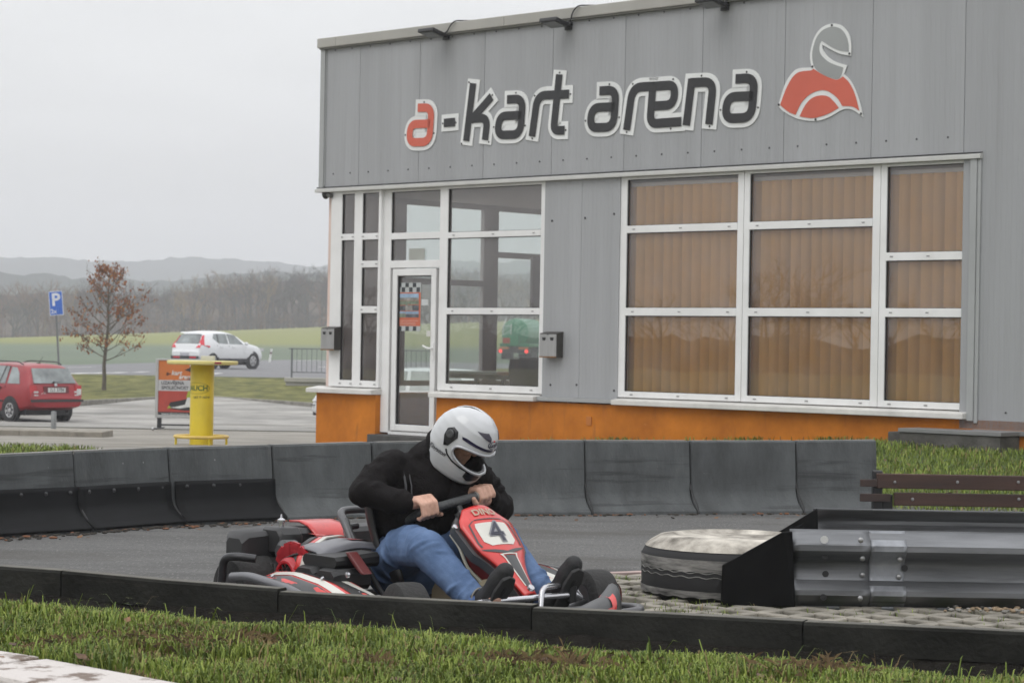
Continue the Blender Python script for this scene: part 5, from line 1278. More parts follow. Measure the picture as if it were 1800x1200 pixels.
while n < 72000:
    t = rng.uniform(-.7, 6.0); s = rng.uniform(.1, 2.35)
    q = Kmid + kd*t + nrm*s
    if abs(q.x) > q.y*.28+.1: continue
    if q.x < ES1.x + .1 and q.y < ES0.y + (ES1.y-ES0.y)*(q.x-ES0.x)/(ES1.x-ES0.x) + .015: continue
    edge = .38 + .10*mnoise.noise((t*1.7, 0, 8)) - .14*smoothstep(1.4, .2, t) - .06*smoothstep(3.0, 4.4, t)
    if s < edge and rng.random() > .04*(s > .15): continue
    if s < edge+.15 and rng.random() < .45: continue
    patch = mnoise.noise((q.x*1.6, q.y*1.6, 5)); p2 = mnoise.noise((q.x*3.1+7, q.y*4.0, 15))
    thin = p2 > .26
    if thin and rng.random() < .55: continue
    n += 1
    z = lawn_z(s) + .02*mnoise.noise((t*2.3, s*2.3, 0))
    h = rng.uniform(.03, .068)*(1 + .4*patch) * (.55 if thin else 1)
    if rng.random() < .010: h *= rng.uniform(1.4, 2.1)
    m = rng.choices([0, 1, 2, 3], [5, 2.6, .8, 2.2] if not thin else [1.5, .6, 5, .8])[0]
    blade(mb, rng, Vector((q.x, q.y, z-.004)), h, rng.uniform(.0035, .0065), rng.uniform(.1, .75), m)
mb.build('grass', gm_)['kind'] = 'stuff'
# clumps of dead thatch
mb = MB()
for px, py, sz in ((240, 1140, .11), (300, 1125, .1), (120, 1150, .08), (410, 1140, .09), (900, 1180, .16), (1000, 1185, .1), (650, 1185, .09), (1440, 1190, .1), (340, 1150, .09)):
    c = gp(px, py, .17)
    for k in range(330):
        r_ = abs(rng.gauss(0, sz)); a = rng.uniform(0, 6.28)
        b0 = Vector((c.x + r_*math.cos(a), c.y + r_*math.sin(a)*.8, .175 + .02*rng.random()))
        mb.mi = rng.choices([0, 1], [3, 1])[0]
        d = Vector((rng.gauss(0, 1), rng.gauss(0, 1), rng.uniform(.0, .9))).normalized(); s = d.orthogonal().normalized(); l_ = rng.uniform(.03, .08); w_ = .0022
        mb.add([b0 - s*w_, b0 + s*w_, b0 + d*l_*.6 + Vector((0, 0, .012)), b0 + d*l_], [(0, 1, 2), (1, 3, 2)])
mb.build('dead_grass', [M('thatch', (0.17, 0.115, 0.055), .9, var=.4, scale=10), M('thatch_dark', (0.07, 0.045, 0.022), .9, var=.4, scale=10)])['kind'] = 'stuff'
# white painted edge stones, lower left
wk_m = M('white_kerb_paint', (0.20, 0.15, 0.12), .8, var=.2, scale=9, c2=(0.45, 0.42, 0.40), bump=.4, bscale=40, contrast=(.36, .46))
wl = ['worn white painted edge stone in the lower left corner', 'worn white painted edge stone along the bottom edge, right of the corner']
for i, (pa_, pb2) in enumerate((((-60, 1132), (76, 1152)), ((84, 1155), (345, 1203)))):
    a = gp(*pa_, .205); b = gp(*pb2, .205); d = (b-a); ln = d.length
    o = thing('edge_stone', wl[i], 'kerb', (a.x, a.y, 0), math.atan2(d.y, d.x), 'white edge stones')
    mb = MB(); mb.box(0, ln, -.32, 0, .1, .204); mb.build('stone', wk_m, o, bevel=.015)
# grass mound to the right of the barrier
def mz(x, y):
    k = smoothstep(1.9, 3.3, x - (y-17)*.07); return -.03 + k*(smoothstep(16.8, 19.5, y)*.14 + smoothstep(19, 22.6, y)*.16) + .015*mnoise.noise((x*2, y*2, 0))
mb = MB(); mb.grid([[(x, y, mz(x, y)) for x in span(1.6, 9, 50)] for y in span(17.05, 25, 40)]); mb.build('grass_mound', M('mound', (0.07, 0.10, 0.025), .95, var=.4, scale=4, bump=.6, bscale=25), smooth=60)['kind'] = 'structure'
mb = MB(); n = 0
while n < 17000:
    x = rng.uniform(1.9, 6.2); y = rng.uniform(17.1, 23.6)
    if x < y*.10 or x > y*.27: continue
    # not under the building or its footing
    uu = (Vector((x, y, 0))-C0).dot(UD); dd = (Vector((x, y, 0))-C0).dot(ND)
    if dd < (.42 if ca-.1 < uu < cb+.1 else .03): continue
    n += 1
    blade(mb, rng, Vector((x, y, mz(x, y)-.01)), rng.uniform(.035, .085), rng.uniform(.006, .010), rng.uniform(.2, .8), rng.choices([0, 1, 2, 3], [5, 3, .7, 1.5])[0])
for k in range(5200):       # strip of grass behind the left blocks and tufts along the plinth
    x = rng.uniform(-6.2, -3.9); y = rng.uniform(22, 25.5) 
    if x > -3.9 - (y-22)*.25 + .2*mnoise.noise((x, y, 1)): continue
    blade(mb, rng, Vector((x, y, zt(y)-.01)), rng.uniform(.05, .13), rng.uniform(.008, .014), rng.uniform(.2, .8), rng.choices([0, 1, 2, 3], [5, 2, .6, 2])[0])
for k in range(900):
    u = rng.choice([rng.uniform(3.6, 8.6), rng.gauss(5.2, .2), rng.gauss(7.0, .25), rng.gauss(8.2, .15)]); q = fworld(u, zt(24), .04+abs(rng.gauss(0, .06)))
    blade(mb, rng, Vector((q.x, q.y, CAMH - (783-605-.01746*(q.x/q.y*4000))*q.y/4000)), rng.uniform(.03, .12), rng.uniform(.007, .012), rng.uniform(.2, .8), rng.choices([0, 1, 2, 3], [5, 2, .6, 2])[0])
mb.build('grass', gm_)['kind'] = 'stuff'
mb = MB(); mb.grid([[(x, y, zt(y)+.006) for x in span(-7.5, -3.9-(y-22)*.25, 10)] for y in (21.8, 22.5, 23.5, 24.5, 25.6)]); mb.build('verge', lawn_m)['kind'] = 'structure'

# concrete grass pavers inside the hairpin
pv_m = M('paver_concrete', (0.20, 0.185, 0.155), .9, var=.3, scale=9, bump=.4, bscale=50, c2=(0.24, 0.22, 0.185))
mb = MB(); bs = .125
def lens(a, b, w0, w1, z0, z1):
    a = Vector(a); b = Vector(b); d = (b-a).normalized(); s = Vector((-d.y, d.x)); P = []
    for t, w_ in ((0, w0), (.2, lerp(w0, w1, .6)), (.5, w1), (.8, lerp(w0, w1, .6)), (1, w0)): P.append((a.lerp(b, t), w_/2))
    up_ = [p + s*w_ for p, w_ in P]; dn = [p - s*w_ for p, w_ in P][::-1]
    mb.prism([(p.x, p.y, z0) for p in up_ + dn], (0, 0, z1-z0))
nx, ny = 34, 20
for i in range(nx):
    for j in range(ny):
        x = .35 + i*bs; y = 9.15 + j*bs
        if (i+j) % 2: a, b = (x, y), (x+bs, y+bs)
        else: a, b = (x, y+bs), (x+bs, y)
        if y < kerbY(x)+.1 or y > 11.55 or x < .55 - (y-10)*.15: continue
        lens(a, b, .03, .068, .0, .038 + .004*rng.random())
mb.build('paving', pv_m, bevel=.006)['kind'] = 'structure'
mb = MB(); mb.grid([[(x, y, .006 + .006*mnoise.noise((x*6, y*6, 0))) for x in span(.5, 4.9, 60)] for y in span(9.05, 11.6, 40)])
mb.build('paver_soil', M('paver_soil_m', (0.03, 0.032, 0.016), .95, var=.6, scale=6, c2=(0.09, 0.12, 0.03), bump=.5), smooth=60)['kind'] = 'structure'
mb = MB()
for k in range(2600):
    x = rng.uniform(.45, 1.3) if k < 1900 else rng.uniform(.5, 4.4); y = rng.uniform(9.3, 11.55) if k < 1900 else rng.uniform(9.6, 10.2)
    if mnoise.noise((x*3, y*3, 2)) < -.05: continue
    blade(mb, rng, Vector((x, y, .005)), rng.uniform(.03, .06), .004, rng.uniform(.3, .9), rng.choices([0, 1, 2, 3], [5, 2, 1, 2])[0])
mb.build('grass', gm_)['kind'] = 'stuff'
pe = [gp(1030, 1027, .0), gp(1065, 1020.5, .0), gp(1140, 1017.5, .0), gp(1300, 1015, 0), gp(2000, 1015, 0)]
mb = MB()
for a, b in zip(pe, pe[1:]): mb.beam((a.x, a.y, .02), (b.x, b.y, .02), .07, .045)
mb.build('paver_edge', M('edge_pinkish', (0.36, 0.27, 0.25), .85, var=.2, scale=6))['kind'] = 'structure'
mb = MB()
for k in range(260):
    x = rng.uniform(1.9, 4.0); y = rng.gauss(10.22, .05); s = rng.uniform(.006, .016); mb.mi = rng.choice([0, 0, 1]); mb.ell((x, y, .045+s*.3), s, s*.8, s*.6, 6, 4)
mb.build('gravel', [M('gravel_tan', (0.27, 0.2, 0.13), .9, var=.3, scale=20), M('gravel_grey', (0.22, 0.21, 0.19), .9, var=.3, scale=20)])['kind'] = 'stuff'

# ------------------------------------------------------------------ tyre and crash rails of the hairpin
galv = M('galvanised_rail', (0.115, 0.12, 0.125), 0.5, metal=0.8, var=0.3, scale=2.0, stretch=(.35, 1, 4), c2=(0.22, 0.225, 0.235), detail=8)
marks(galv, (0.04, 0.038, 0.036), (.25, 1, 5), 2.4, .55, .68, .7, 6); marks(galv, (0.30, 0.305, 0.31), (.15, 2, 9), 3, .62, .72, .5, 6)
galv_l = M('galvanised_new', (0.22, 0.23, 0.245), 0.5, metal=0.75, var=0.25, scale=5, c2=(0.3, 0.31, 0.33))
rubber = M('rubber_sheet', (0.005, 0.005, 0.0052), 0.8, var=.5, scale=4, spec=.12)
tc_ = Vector((1.075, 10.80, 0)); TR = .44
ty2 = thing('tyre', 'large black tyre lying flat with a whitewashed upper sidewall', 'tyre', (tc_.x, tc_.y, 0))
tw = .315
mb = MB(); mb.lathe([(.24, .03), (.24, tw-.04), (.25, tw-.02), (.30, tw), (.36, tw-.008), (.405, tw-.035), (.428, tw-.06), (TR, tw-.085), (TR+.003, tw*.5), (TR, .07), (.425, .045), (.40, .02), (.3, .01)], n=72, closed=True)
tb_ = mb.build('carcass', tyre_m, ty2, smooth=38)
mb = MB(); mb.lathe([(.262, tw-.012), (.30, tw+.003), (.36, tw-.005), (.405, tw-.032), (.426, tw-.052)], n=72); mb.build('white_sidewall', M('whitewash', (0.18, 0.16, 0.13), .85, var=.4, scale=7, c2=(0.44, 0.41, 0.36), bump=.3, bscale=30), ty2, smooth=60)
mb = MB()
for z0, z1, wv_ in ((tw-.087-.055, tw-.087, 0), (.055, .085, 0)):
    mb.grid([[((TR+.004)*math.cos(2*math.pi*k/96), (TR+.004)*math.sin(2*math.pi*k/96), z + (.004*math.sin(k*1.9) if z == z0 else 0)) for k in range(97)] for z in (z0, z1)])
mb.build('white_bands', M('whitewash_worn', (0.02, 0.02, 0.019), .8, var=.6, scale=5, c2=(0.17, 0.165, 0.155), stretch=(1, 1, 6), contrast=(.35, .65)), ty2, smooth=60)
mb = MB()
for z in (tw-.146, .148): mb.tube([((TR+.003)*math.cos(2*math.pi*k/160), (TR+.003)*math.sin(2*math.pi*k/160), z + .004*math.sin(k*1.3)) for k in range(160)], .0025, 4, closed=True)
mb.build('tread_groove_lines', M('groove_grey', (0.14, 0.14, 0.13), .8, var=.5, scale=9), ty2)
WP = [(0.0, 0.0), (.006, .018), (-.045, .05), (-.068, .075), (-.068, .095), (-.04, .115), (-.006, .135), (0.0, .155), (0.0, .205), (-.006, .225), (-.04, .25), (-.07, .275), (-.07, .298), (-.045, .322), (.002, .350), (.008, .362)]
def railpiece(x0, x1, off, sgn): 
    mb = MB(); rows = []
    for x in span(x0, x1, 8): rows.append([(x, sgn*(y-.0)+off, z) for y, z in WP])
    mb.grid(rows); return mb
def rail(label, px0, Y, z0, pxj, sgn):
    x0 = (px0-900)/4000*Y
    o = thing('crash_rail', label, 'crash rail', (x0, Y, z0), 0, 'crash rails of the hairpin')
    r_ = railpiece(0, 4.5, 0, sgn).build('beam', galv, o, smooth=40)
    md = r_.modifiers.new('t', 'SOLIDIFY'); md.thickness = .004
    return o, x0
ra_, rx0 = rail('near crash rail with bolted overlap and round holes, nearest the kerb', 1394, 10.33, .022, 1532, 1)
jx_ = (1532-900)/4000*10.33 - rx0
p_ = railpiece(0.0, jx_, -.006, 1).build('end_piece', galv, ra_, smooth=40); md = p_.modifiers.new('t', 'SOLIDIFY'); md.thickness = .004
p_ = railpiece(jx_+.002, jx_+.165, -.0035, 1).build('bright_patch', galv_l, ra_, smooth=40); md = p_.modifiers.new('t', 'SOLIDIFY'); md.thickness = .002
def rl_(px, py, d=-.085):
    q = at(px, py, 10.33+d); return (q.x-rx0, d, q.z-.022)
mb = MB()
for px, py, d in ((1513, 949, -.078), (1516, 981, -.05), (1516, 1010, -.012), (1512, 1051, -.078), (1582, 983, -.045), (1580, 1013, -.012)):
    mb.lathe([(.013, 0), (.012, .004), (.008, .007), (0, .008)], rl_(px, py, d), (0, -1, 0), 14)
mb.build('bolts', bolt_m, ra_, smooth=40)
for px, py, d in ((1450, 977, -.05), (1451, 1008, -.01), (1447, 1049, -.08), (1590, 998, -.012)):
    mb = MB(); mb.lathe([(.015, 0), (.015, .002), (0, .002)], rl_(px, py, d), (0, -1, 0), 12); mb.build('bolt_hole', darkm, ra_)
mb = MB(); mb.lathe([(.018, 0), (.018, .002), (0, .002)], rl_(1449, 948, -.079), (0, -1, 0), 12); mb.build('open_hole', M('hole_light', (0.5, 0.5, 0.49), .6), ra_)
mb = MB()
for x in (1.9, 3.9): mb.box(x-.05, x+.05, .012, .12, -.02, .33)
mb.build('posts', galv, ra_)
# rubber end plate of the near rail reaching round the tyre
def rp(px, py, Y): q = at(px, py, Y); return (q.x-rx0, q.y-10.33, q.z-.022)
mb = MB(); mb.prism([rp(1393, 933.5, 10.24), rp(1376, 935, 10.24), rp(1270, 993, 10.32), rp(1267, 1062, 10.32), rp(1290, 1066, 10.31), rp(1398, 1066, 10.24)], (0, .022, 0)); mb.build('rubber_end_plate', rubber, ra_, bevel=.004)
rb_, rx1 = rail('far crash rail behind the near one, its inner side facing the camera', 1434, 11.75, .022, 0, -1)
def rp2(px, py, Y): q = at(px, py, Y); return (q.x-rx1, q.y-11.75, q.z-.022)
mb = MB(); mb.prism([rp2(1437, 893, 11.70), rp2(1385, 925, 11.55), rp2(1330, 958, 11.3), rp2(1330, 1005, 11.3), rp2(1440, 1000, 11.70)], (0, .02, 0)); mb.build('rubber_end_plate', rubber, rb_, bevel=.004)
# brown planks on a post
pk_m = M('brown_plank', (0.038, 0.017, 0.011), .6, var=.3, scale=2, stretch=(.6, 4, 8), c2=(0.05, 0.023, 0.015), bump=.2)
p = at(1540, 880, 16.4)
pg = thing('plank_guard', 'two dark brown planks bolted to a short post beside the barrier', 'guard rail', (p.x, 16.4, 0))
def pz(py): return at(1600, py, 16.4).z
mb = MB(); mb.box(0, 3.2, -.02, .02, pz(858.5), pz(832.5)); k1 = mb.build('plank', pk_m, pg, bevel=.006)
mb = MB(); mb.box(.13, 3.2, -.0, .04, pz(888.5), pz(865.5)); k2 = mb.build('plank', pk_m, pg, bevel=.006)
mb = MB()
for px in (1573, 1683, 1790): q = at(px, 847, 16.38); mb.lathe([(.012, 0), (.01, .006), (0, .008)], (q.x-p.x, -.02, q.z), (0, -1, 0), 8)
mb.build('bolts', bolt_m, k1)
mb = MB()
for px in (1604, 1791): q = at(px, 877, 16.4); mb.lathe([(.013, 0), (.011, .006), (0, .008)], (q.x-p.x, 0, q.z), (0, -1, 0), 8)
mb.build('bolts', bolt_m, k2)
mb = MB(); mb.box(-.02, .05, .021, .10, 0, pz(828)); mb.box(.05, .13, .045, .09, 0, pz(870)); mb.build('post', blackm, pg, bevel=.01)
mb = MB(); mb.box(-.12, 0, -.03, -.005, pz(856), pz(843)); mb.box(-.12, .1, -.03, -.005, pz(882), pz(868)); mb.build('bracket', M('bracket_rusty', (0.035, 0.02, 0.016), .7, var=.4, scale=12), pg, bevel=.004)

# fallen leaves on the lawn, the track edge and the bank
mb = MB(); rr = random.Random(44)
for k in range(230):
    if k < 150:
        t = rr.uniform(0, 5); s_ = rr.uniform(.4, 2.2); q = lp(t, s_); c = Vector((q[0], q[1], q[2]+rr.uniform(.01, .05)))
    elif k < 190: i = rr.randint(1, 9); q = BP[i].lerp(BP[i+1], rr.random()); c = Vector((q.x, q.y - rr.uniform(.02, .5), .006))
    else: c = Vector((rr.uniform(2.2, 4.6), rr.uniform(17.3, 21), 0)); c.z = mz(c.x, c.y) + .05
    a = rr.uniform(0, 6.28); d = Vector((math.cos(a), math.sin(a), rr.uniform(-.3, .3))); sd = Vector((-math.sin(a), math.cos(a), rr.uniform(-.3, .3))); l_ = rr.uniform(.015, .035)
    mb.mi = rr.choice([0, 1]); mb.add([c - d*l_, c + sd*l_*.5, c + d*l_, c - sd*l_*.5], [(0, 1, 2, 3)])
mb.build('fallen_leaves', [M('dead_leaf', (0.18, 0.09, 0.04), .8, var=.4, scale=30), M('dead_leaf_dark', (0.09, 0.05, 0.028), .8, var=.4, scale=30)])['kind'] = 'stuff'
# ================================================================== the kart and its driver
KO = Vector((-0.69, 10.1, 0)); KRZ = R(-50)      # rear axle centre on the ground; x forwards, y to the driver's left
kart = thing('go_kart', 'red and black rental go kart with number 4 on its front panel', 'go kart', KO, KRZ)
k_red = M('kart_red', (0.50, 0.022, 0.02), 0.3, var=.12, scale=4, coat=.4, c2=(0.56, 0.035, 0.03))
marks(k_red, (0.30, 0.20, 0.17), (4, 4, 4), 9, .66, .74, .5, 7); marks(k_red, (0.16, 0.01, 0.01), (1, 6, 6), 4, .60, .72, .5, 5)
k_dark = M('kart_dark_grey', (0.055, 0.056, 0.058), .4, var=.15, scale=6)
k_white = M('kart_white', (0.55, 0.54, 0.49), .4, var=.1, scale=5, coat=.2)
k_black = M('kart_black', (0.009, 0.009, 0.0095), .5, var=.25, scale=9)
k_tube = M('kart_tube', (0.045, 0.045, 0.048), .35, metal=.5, var=.15, scale=9)
k_chrome = M('kart_chrome', (0.50, 0.50, 0.52), .22, metal=.85, var=.08)
k_beige = M('fuel_tank_beige', (0.22, 0.19, 0.13), .5, var=.2, scale=4)
k_tyre = M('kart_tyre', (0.022, 0.0215, 0.021), .85, var=.35, scale=14, bump=.3, bscale=60)
recoil = M('recoil_red', (0.33, 0.012, 0.02), .4, var=.15)
def kt(name, path, r, m=k_tube, par=kart, fr=.04, n=10):
    mb = MB(); mb.tube(fillet(path, fr, 6), r, n); return mb.build(name, m, par, smooth=50)
# wheels
for f, l, r_, w_, st_ in ((0, -.55, .14, .20, 0), (0, .55, .14, .20, 0), (1.05, -.50, .128, .125, -12), (1.05, .50, .128, .125, -12)):
    mb = MB(); T = Matrix.Translation((f, l, r_)) @ Matrix.Rotation(R(st_), 4, 'Z'); mb.T = T
    mb.lathe([(.065, -w_*.5), (r_*.86, -w_*.5), (r_*.97, -w_*.42), (r_, -w_*.25), (r_, w_*.25), (r_*.97, w_*.42), (r_*.86, w_*.5), (.065, w_*.5)], axis=(0, 1, 0), n=40, closed=True)
    wh = mb.build('wheel', k_tyre, kart, smooth=40)
    mb = MB(); mb.T = T; mb.lathe([(.068, -w_*.47), (.055, -w_*.44), (.05, -w_*.2), (.02, -w_*.2), (.02, -w_*.5), (0, -w_*.52)], axis=(0, 1, 0), n=20); mb.lathe([(.068, w_*.47), (.055, w_*.44), (.05, w_*.2), (.02, w_*.2), (0, w_*.3)], axis=(0, 1, 0), n=20)
    mb.build('rim', M('kart_rim', (0.10, 0.10, 0.105), .4, metal=.6), wh, smooth=40)
# chassis
for s in (-1, 1): kt('chassis_tube', [(-.12, s*.33, .075), (.35, s*.33, .07), (.75, s*.22, .065), (1.25, s*.2, .075)], .016)
for f in (-.1, .4, .8, 1.2): kt('chassis_tube', [(f, -.3, .07), (f, .3, .07)], .015)
kt('rear_axle', [(0, -.5, .14), (0, .5, .14)], .02, k_chrome)
for s in (-1, 1): kt('front_spindle', [(1.12, s*.2, .09), (1.06, s*.44, .12)], .018)
mb = MB(); mb.box(.45, 1.28, -.22, .22, .045, .055); mb.build('floor_tray', k_black, kart)
# rear bodywork: black corner box and red-white deck
def ring(f0, f1, z0, z1, l, ch=.02): return [(f0, l, z0+ch), (f0+ch, l, z0), (f1-ch, l, z0), (f1, l, z0+ch), (f1, l, z1-ch), (f1-ch, l, z1), (f0+ch, l, z1), (f0, l, z1-ch)]
mb = MB(); mb.loft([ring(-.10, .02, .23, .35, -.60), ring(-.14, .03, .20, .375, -.57), ring(-.18, .02, .20, .385, -.38), ring(-.24, -.06, .17, .37, 0), ring(-.18, .02, .20, .385, .38), ring(-.14, .03, .20, .375, .57), ring(-.10, .02, .23, .35, .60)])
mb.build('rear_bumper_cover', MATS.get('box_black2') or M('box_black2', (0.019, 0.019, 0.020), .5, var=.3, scale=8), kart, smooth=40)
mb = MB(); mb.grid([[(-.21, l, .392) for l in span(-.20, -.03, 8)], [(-.12, l, .398) for l in span(-.21, -.03, 8)], [(-.04, l, .385) for l in span(-.22, -.03, 8)], [(.06, l, .32) for l in span(-.22, -.03, 8)]]); rdk = mb.build('rear_deck', k_red, kart, smooth=40)
md = rdk.modifiers.new('t', 'SOLIDIFY'); md.thickness = .01
mb = MB(); mb.grid([[(-.135, l, .4045) for l in span(-.195, -.035, 6)], [(-.06, l, .396) for l in span(-.205, -.035, 6)]]); mb.build('white_stripe', k_white, rdk)
kt('rear_bumper_tube', [(.16, -.62, .28), (.10, -.69, .29), (.02, -.69, .275), (.0, -.69, .10), (.02, -.65, .08)], .018, fr=.07)
kt('rear_bumper_tube', [(.12, .68, .27), (-.02, .73, .285), (-.12, .73, .27), (-.14, .73, .10), (-.06, .70, .08)], .018, fr=.07)
for z in (.12, .24): kt('rear_bumper_bar', [(-.2, -.5, z), (-.2, .5, z)], .014)
# side pods and the tubes that guard them
def pod(s):
    rows = []
    for f, l0, l1, z0, z1 in ((.20, .50, .60, .10, .19), (.26, .44, .68, .06, .235), (.45, .42, .71, .05, .245), (.65, .42, .70, .05, .225), (.84, .44, .64, .06, .19), (.92, .48, .58, .09, .15)):
        c_ = .03; rows.append([(f, s*l0, z0), (f, s*(l1-c_), z0), (f, s*l1, z0+c_), (f, s*l1, z1-.07), (f, s*(l1-.035), z1-.02), (f, s*(l1-.10), z1), (f, s*(l0+.06), z1-.005), (f, s*l0, z1-.05)])
    mb = MB(); mb.loft(rows if s > 0 else [r[::-1] for r in rows]); p_ = mb.build('side_pod', k_red, kart, smooth=38, recalc=True)
    def top(f, l):
        for a, b in zip(rows, rows[1:]):
            if a[0][0] <= f <= b[0][0]:
                t = (f-a[0][0])/(b[0][0]-a[0][0]); r = [Vector(x).lerp(Vector(y), t) for x, y in zip(a, b)]
                q = sorted(((abs(v.y), v.z) for v in r[3:8]), key=lambda v: v[0]); return pw(q, l) + .003
        return rows[-1][5][2]
    for m, la, lb, f0, f1, nm in ((k_white, .60, .635, .24, .86, 'white_stripe'), (k_dark, .645, .69, .26, .80, 'grey_stripe'), (k_white, .47, .53, .5, .9, 'white_stripe'), (k_black, .53, .585, .40, .88, 'black_stripe')):
        mb = MB(); mb.grid([[(f, s*lerp(la, lb, t), top(f, lerp(la, lb, t))) for t in (0, .5, 1)] for f in span(f0, f1, 14)]); mb.build(nm, m, p_, smooth=40)
pod(-1); pod(1)
kt('side_guard_tube', [(.16, -.735, .21), (.30, -.745, .225), (.62, -.745, .195), (.80, -.73, .13), (.85, -.66, .08)], .02, k_chrome if False else M('kart_tube_light', (0.16, 0.16, 0.17), .35, metal=.5), fr=.06)
kt('side_guard_tube', [(.16, .735, .18), (.30, .745, .20), (.62, .745, .19), (.80, .73, .13), (.85, .66, .08)], .02, fr=.06)
# engine beside the seat
mb = MB(); mb.box(-.02, .33, -.48, -.24, .10, .27); eng = mb.build('engine', k_black, kart, bevel=.02)
mb = MB(); mb.loft([ring(-.045, .105, .295, .385, -.465, .025)] + [ring(-.055, .115, .285, .395, -.45, .025), ring(-.055, .115, .285, .395, -.36, .025), ring(-.045, .105, .295, .385, -.345, .025)]); ab = mb.build('air_filter_box', M('box_black', (0.021, 0.021, 0.022), .5, var=.2, scale=20), kart, smooth=40)
mb = MB(); mb.lathe([(.012, 0), (.012, .02), (.018, .022), (.018, .032), (.006, .04), (.004, .055), (0, .056)], (.03, -.405, .395), n=12); mb.build('wing_nut', k_chrome, ab, smooth=40)
mb = MB(); mb.lathe([(.05, -.03), (.052, .03), (.03, .05), (0, .05)], (.14, -.44, .30), (0, -1, 0), 16); mb.tube([(.0, -.4, .2), (.0, -.4, .31)], .03, 10); mb.build('intake', k_dark, eng, smooth=40)
mb = MB(); c_ = Vector((.25, -.49, .205))
mb.lathe([(.085, 0), (.083, .03), (.07, .045), (.06, .045), (.055, .03), (.0, .03)], c_, (0, -1, 0), 30)
rc = mb.build('recoil_starter', recoil, kart, smooth=40)
mb = MB()
for k in range(12):
    a = k*math.pi/6; mb.beam(c_ + Vector((.03*math.cos(a), -.033, .03*math.sin(a))), c_ + Vector((.062*math.cos(a), -.033, .062*math.sin(a))), .008, .012, up=(0, 1, 0))
mb.build('vent_slots', k_black, rc)
mb = MB(); mb.lathe([(.026, .03), (.026, .05), (.0, .053)], c_, (0, -1, 0), 16); mb.build('hub', k_black, rc, smooth=40)
mb = MB()   # slotted red shroud above the starter
for k in range(5):
    a0 = R(20 + 26*k); 
    for rr_ in (.095, .115, .135):
        p0 = c_ + Vector((rr_*math.cos(a0), .0, rr_*math.sin(a0))); p1 = c_ + Vector((rr_*math.cos(a0+R(20)), .0, rr_*math.sin(a0+R(20)))); mb.beam(p0, p1, .03, .012, up=(0, 1, 0))
for k in range(6):
    a0 = R(18 + 26*k); mb.beam(c_ + Vector((.086*math.cos(a0), 0, .086*math.sin(a0))), c_ + Vector((.14*math.cos(a0), 0, .14*math.sin(a0))), .028, .012, up=(0, 1, 0))
mb.build('slotted_shroud', recoil, kart)
kt('red_pipe', [(.33, -.46, .17), (.44, -.46, .19), (.50, -.44, .17)], .028, recoil)
# engine cover: red, white and black arch
def arch(f0, f1, zo, name, m, w0, w1, par, th=.008):
    """band running over the engine from the seat side down to the outside; w0..w1 along the kart"""
    prof = [(-.20, .335), (-.27, .355), (-.36, .352), (-.43, .325), (-.49, .285), (-.525, .235)]
    mb = MB(); rows = []
    for i, (l, z) in enumerate(prof):
        sh = .10*(i/5)**1.3
        rows.append([(lerp(f0, f1, t)+sh, l, z + zo + .012*math.sin(math.pi*lerp(w0, w1, t))) for t in (0, .33, .66, 1)])
    mb.grid(rows); o = mb.build(name, m, par, smooth=50); md = o.modifiers.new('t', 'SOLIDIFY'); md.thickness = th; return o
cv = arch(.155, .21, 0, 'engine_cover', k_black, 0, .3, kart)
arch(.21, .25, .0, 'red_band', k_red, .2, .4, cv); arch(.25, .28, .0, 'white_band', k_white, .4, .5, cv)
mb = MB(); mb.grid([[(f, l, z + .030*math.cos((l+.30)*9)) for l in span(-.49, -.16, 9)] for f, z in ((.27, .325), (.34, .33), (.41, .322), (.45, .30))]); tp2 = mb.build('cover_top', M('kart_silver', (0.16, 0.16, 0.175), .35, var=.1), kart, smooth=50)
md = tp2.modifiers.new('t', 'SOLIDIFY'); md.thickness = .008
mb = MB(); mb.grid([[(f, l, z-.004 + .026*math.cos((l+.30)*9)) for l in span(-.30, -.17, 4)] for f, z in ((.08, .345), (.22, .345), (.40, .344))]); mb.build('red_flash', k_red, tp2, smooth=50)
mb = MB(); mb.grid([[(f, l, z+.003 + .030*math.cos((l+.30)*9)) for l in span(-.46, -.36, 4)] for f, z in ((.275, .326), (.35, .331))]); mb.build('white_flash', k_white, tp2, smooth=50)
mb = MB(); mb.loft([ring(.36, .60, .27, .315, -.52, .015), ring(.36, .60, .27, .328, -.30, .015)]); mb.build('vent_block', k_black, kart)
for f in (.37, .52):
    mb = MB(); mb.loft([ring(f, f+.125, .19, .262, -.565, .02), ring(f-.005, f+.13, .185, .27, -.54, .02), ring(f-.005, f+.13, .185, .27, -.38, .02)]); mb.build('silencer', k_black, kart, smooth=35)
mb = MB(); mb.beam((.40, -.56, .178), (.70, -.56, .195), .03, .03); mb.build('engine_mount', k_dark, kart, bevel=.006)
mb = MB(); mb.prism([(.585, -.47, .335), (.61, -.47, .338), (.66, -.47, .30), (.72, -.47, .255), (.70, -.47, .252), (.645, -.47, .285)], (0, .05, 0)); mb.build('red_bracket', M('kart_dark_red', (0.09, 0.008, 0.008), .4), kart, bevel=.006)
mb = MB(); mb.lathe([(.012, 0), (.012, .01), (0, .012)], (.70, -.53, .255), (0, -1, 0), 10); mb.build('cap_screw', k_chrome, kart, smooth=40)
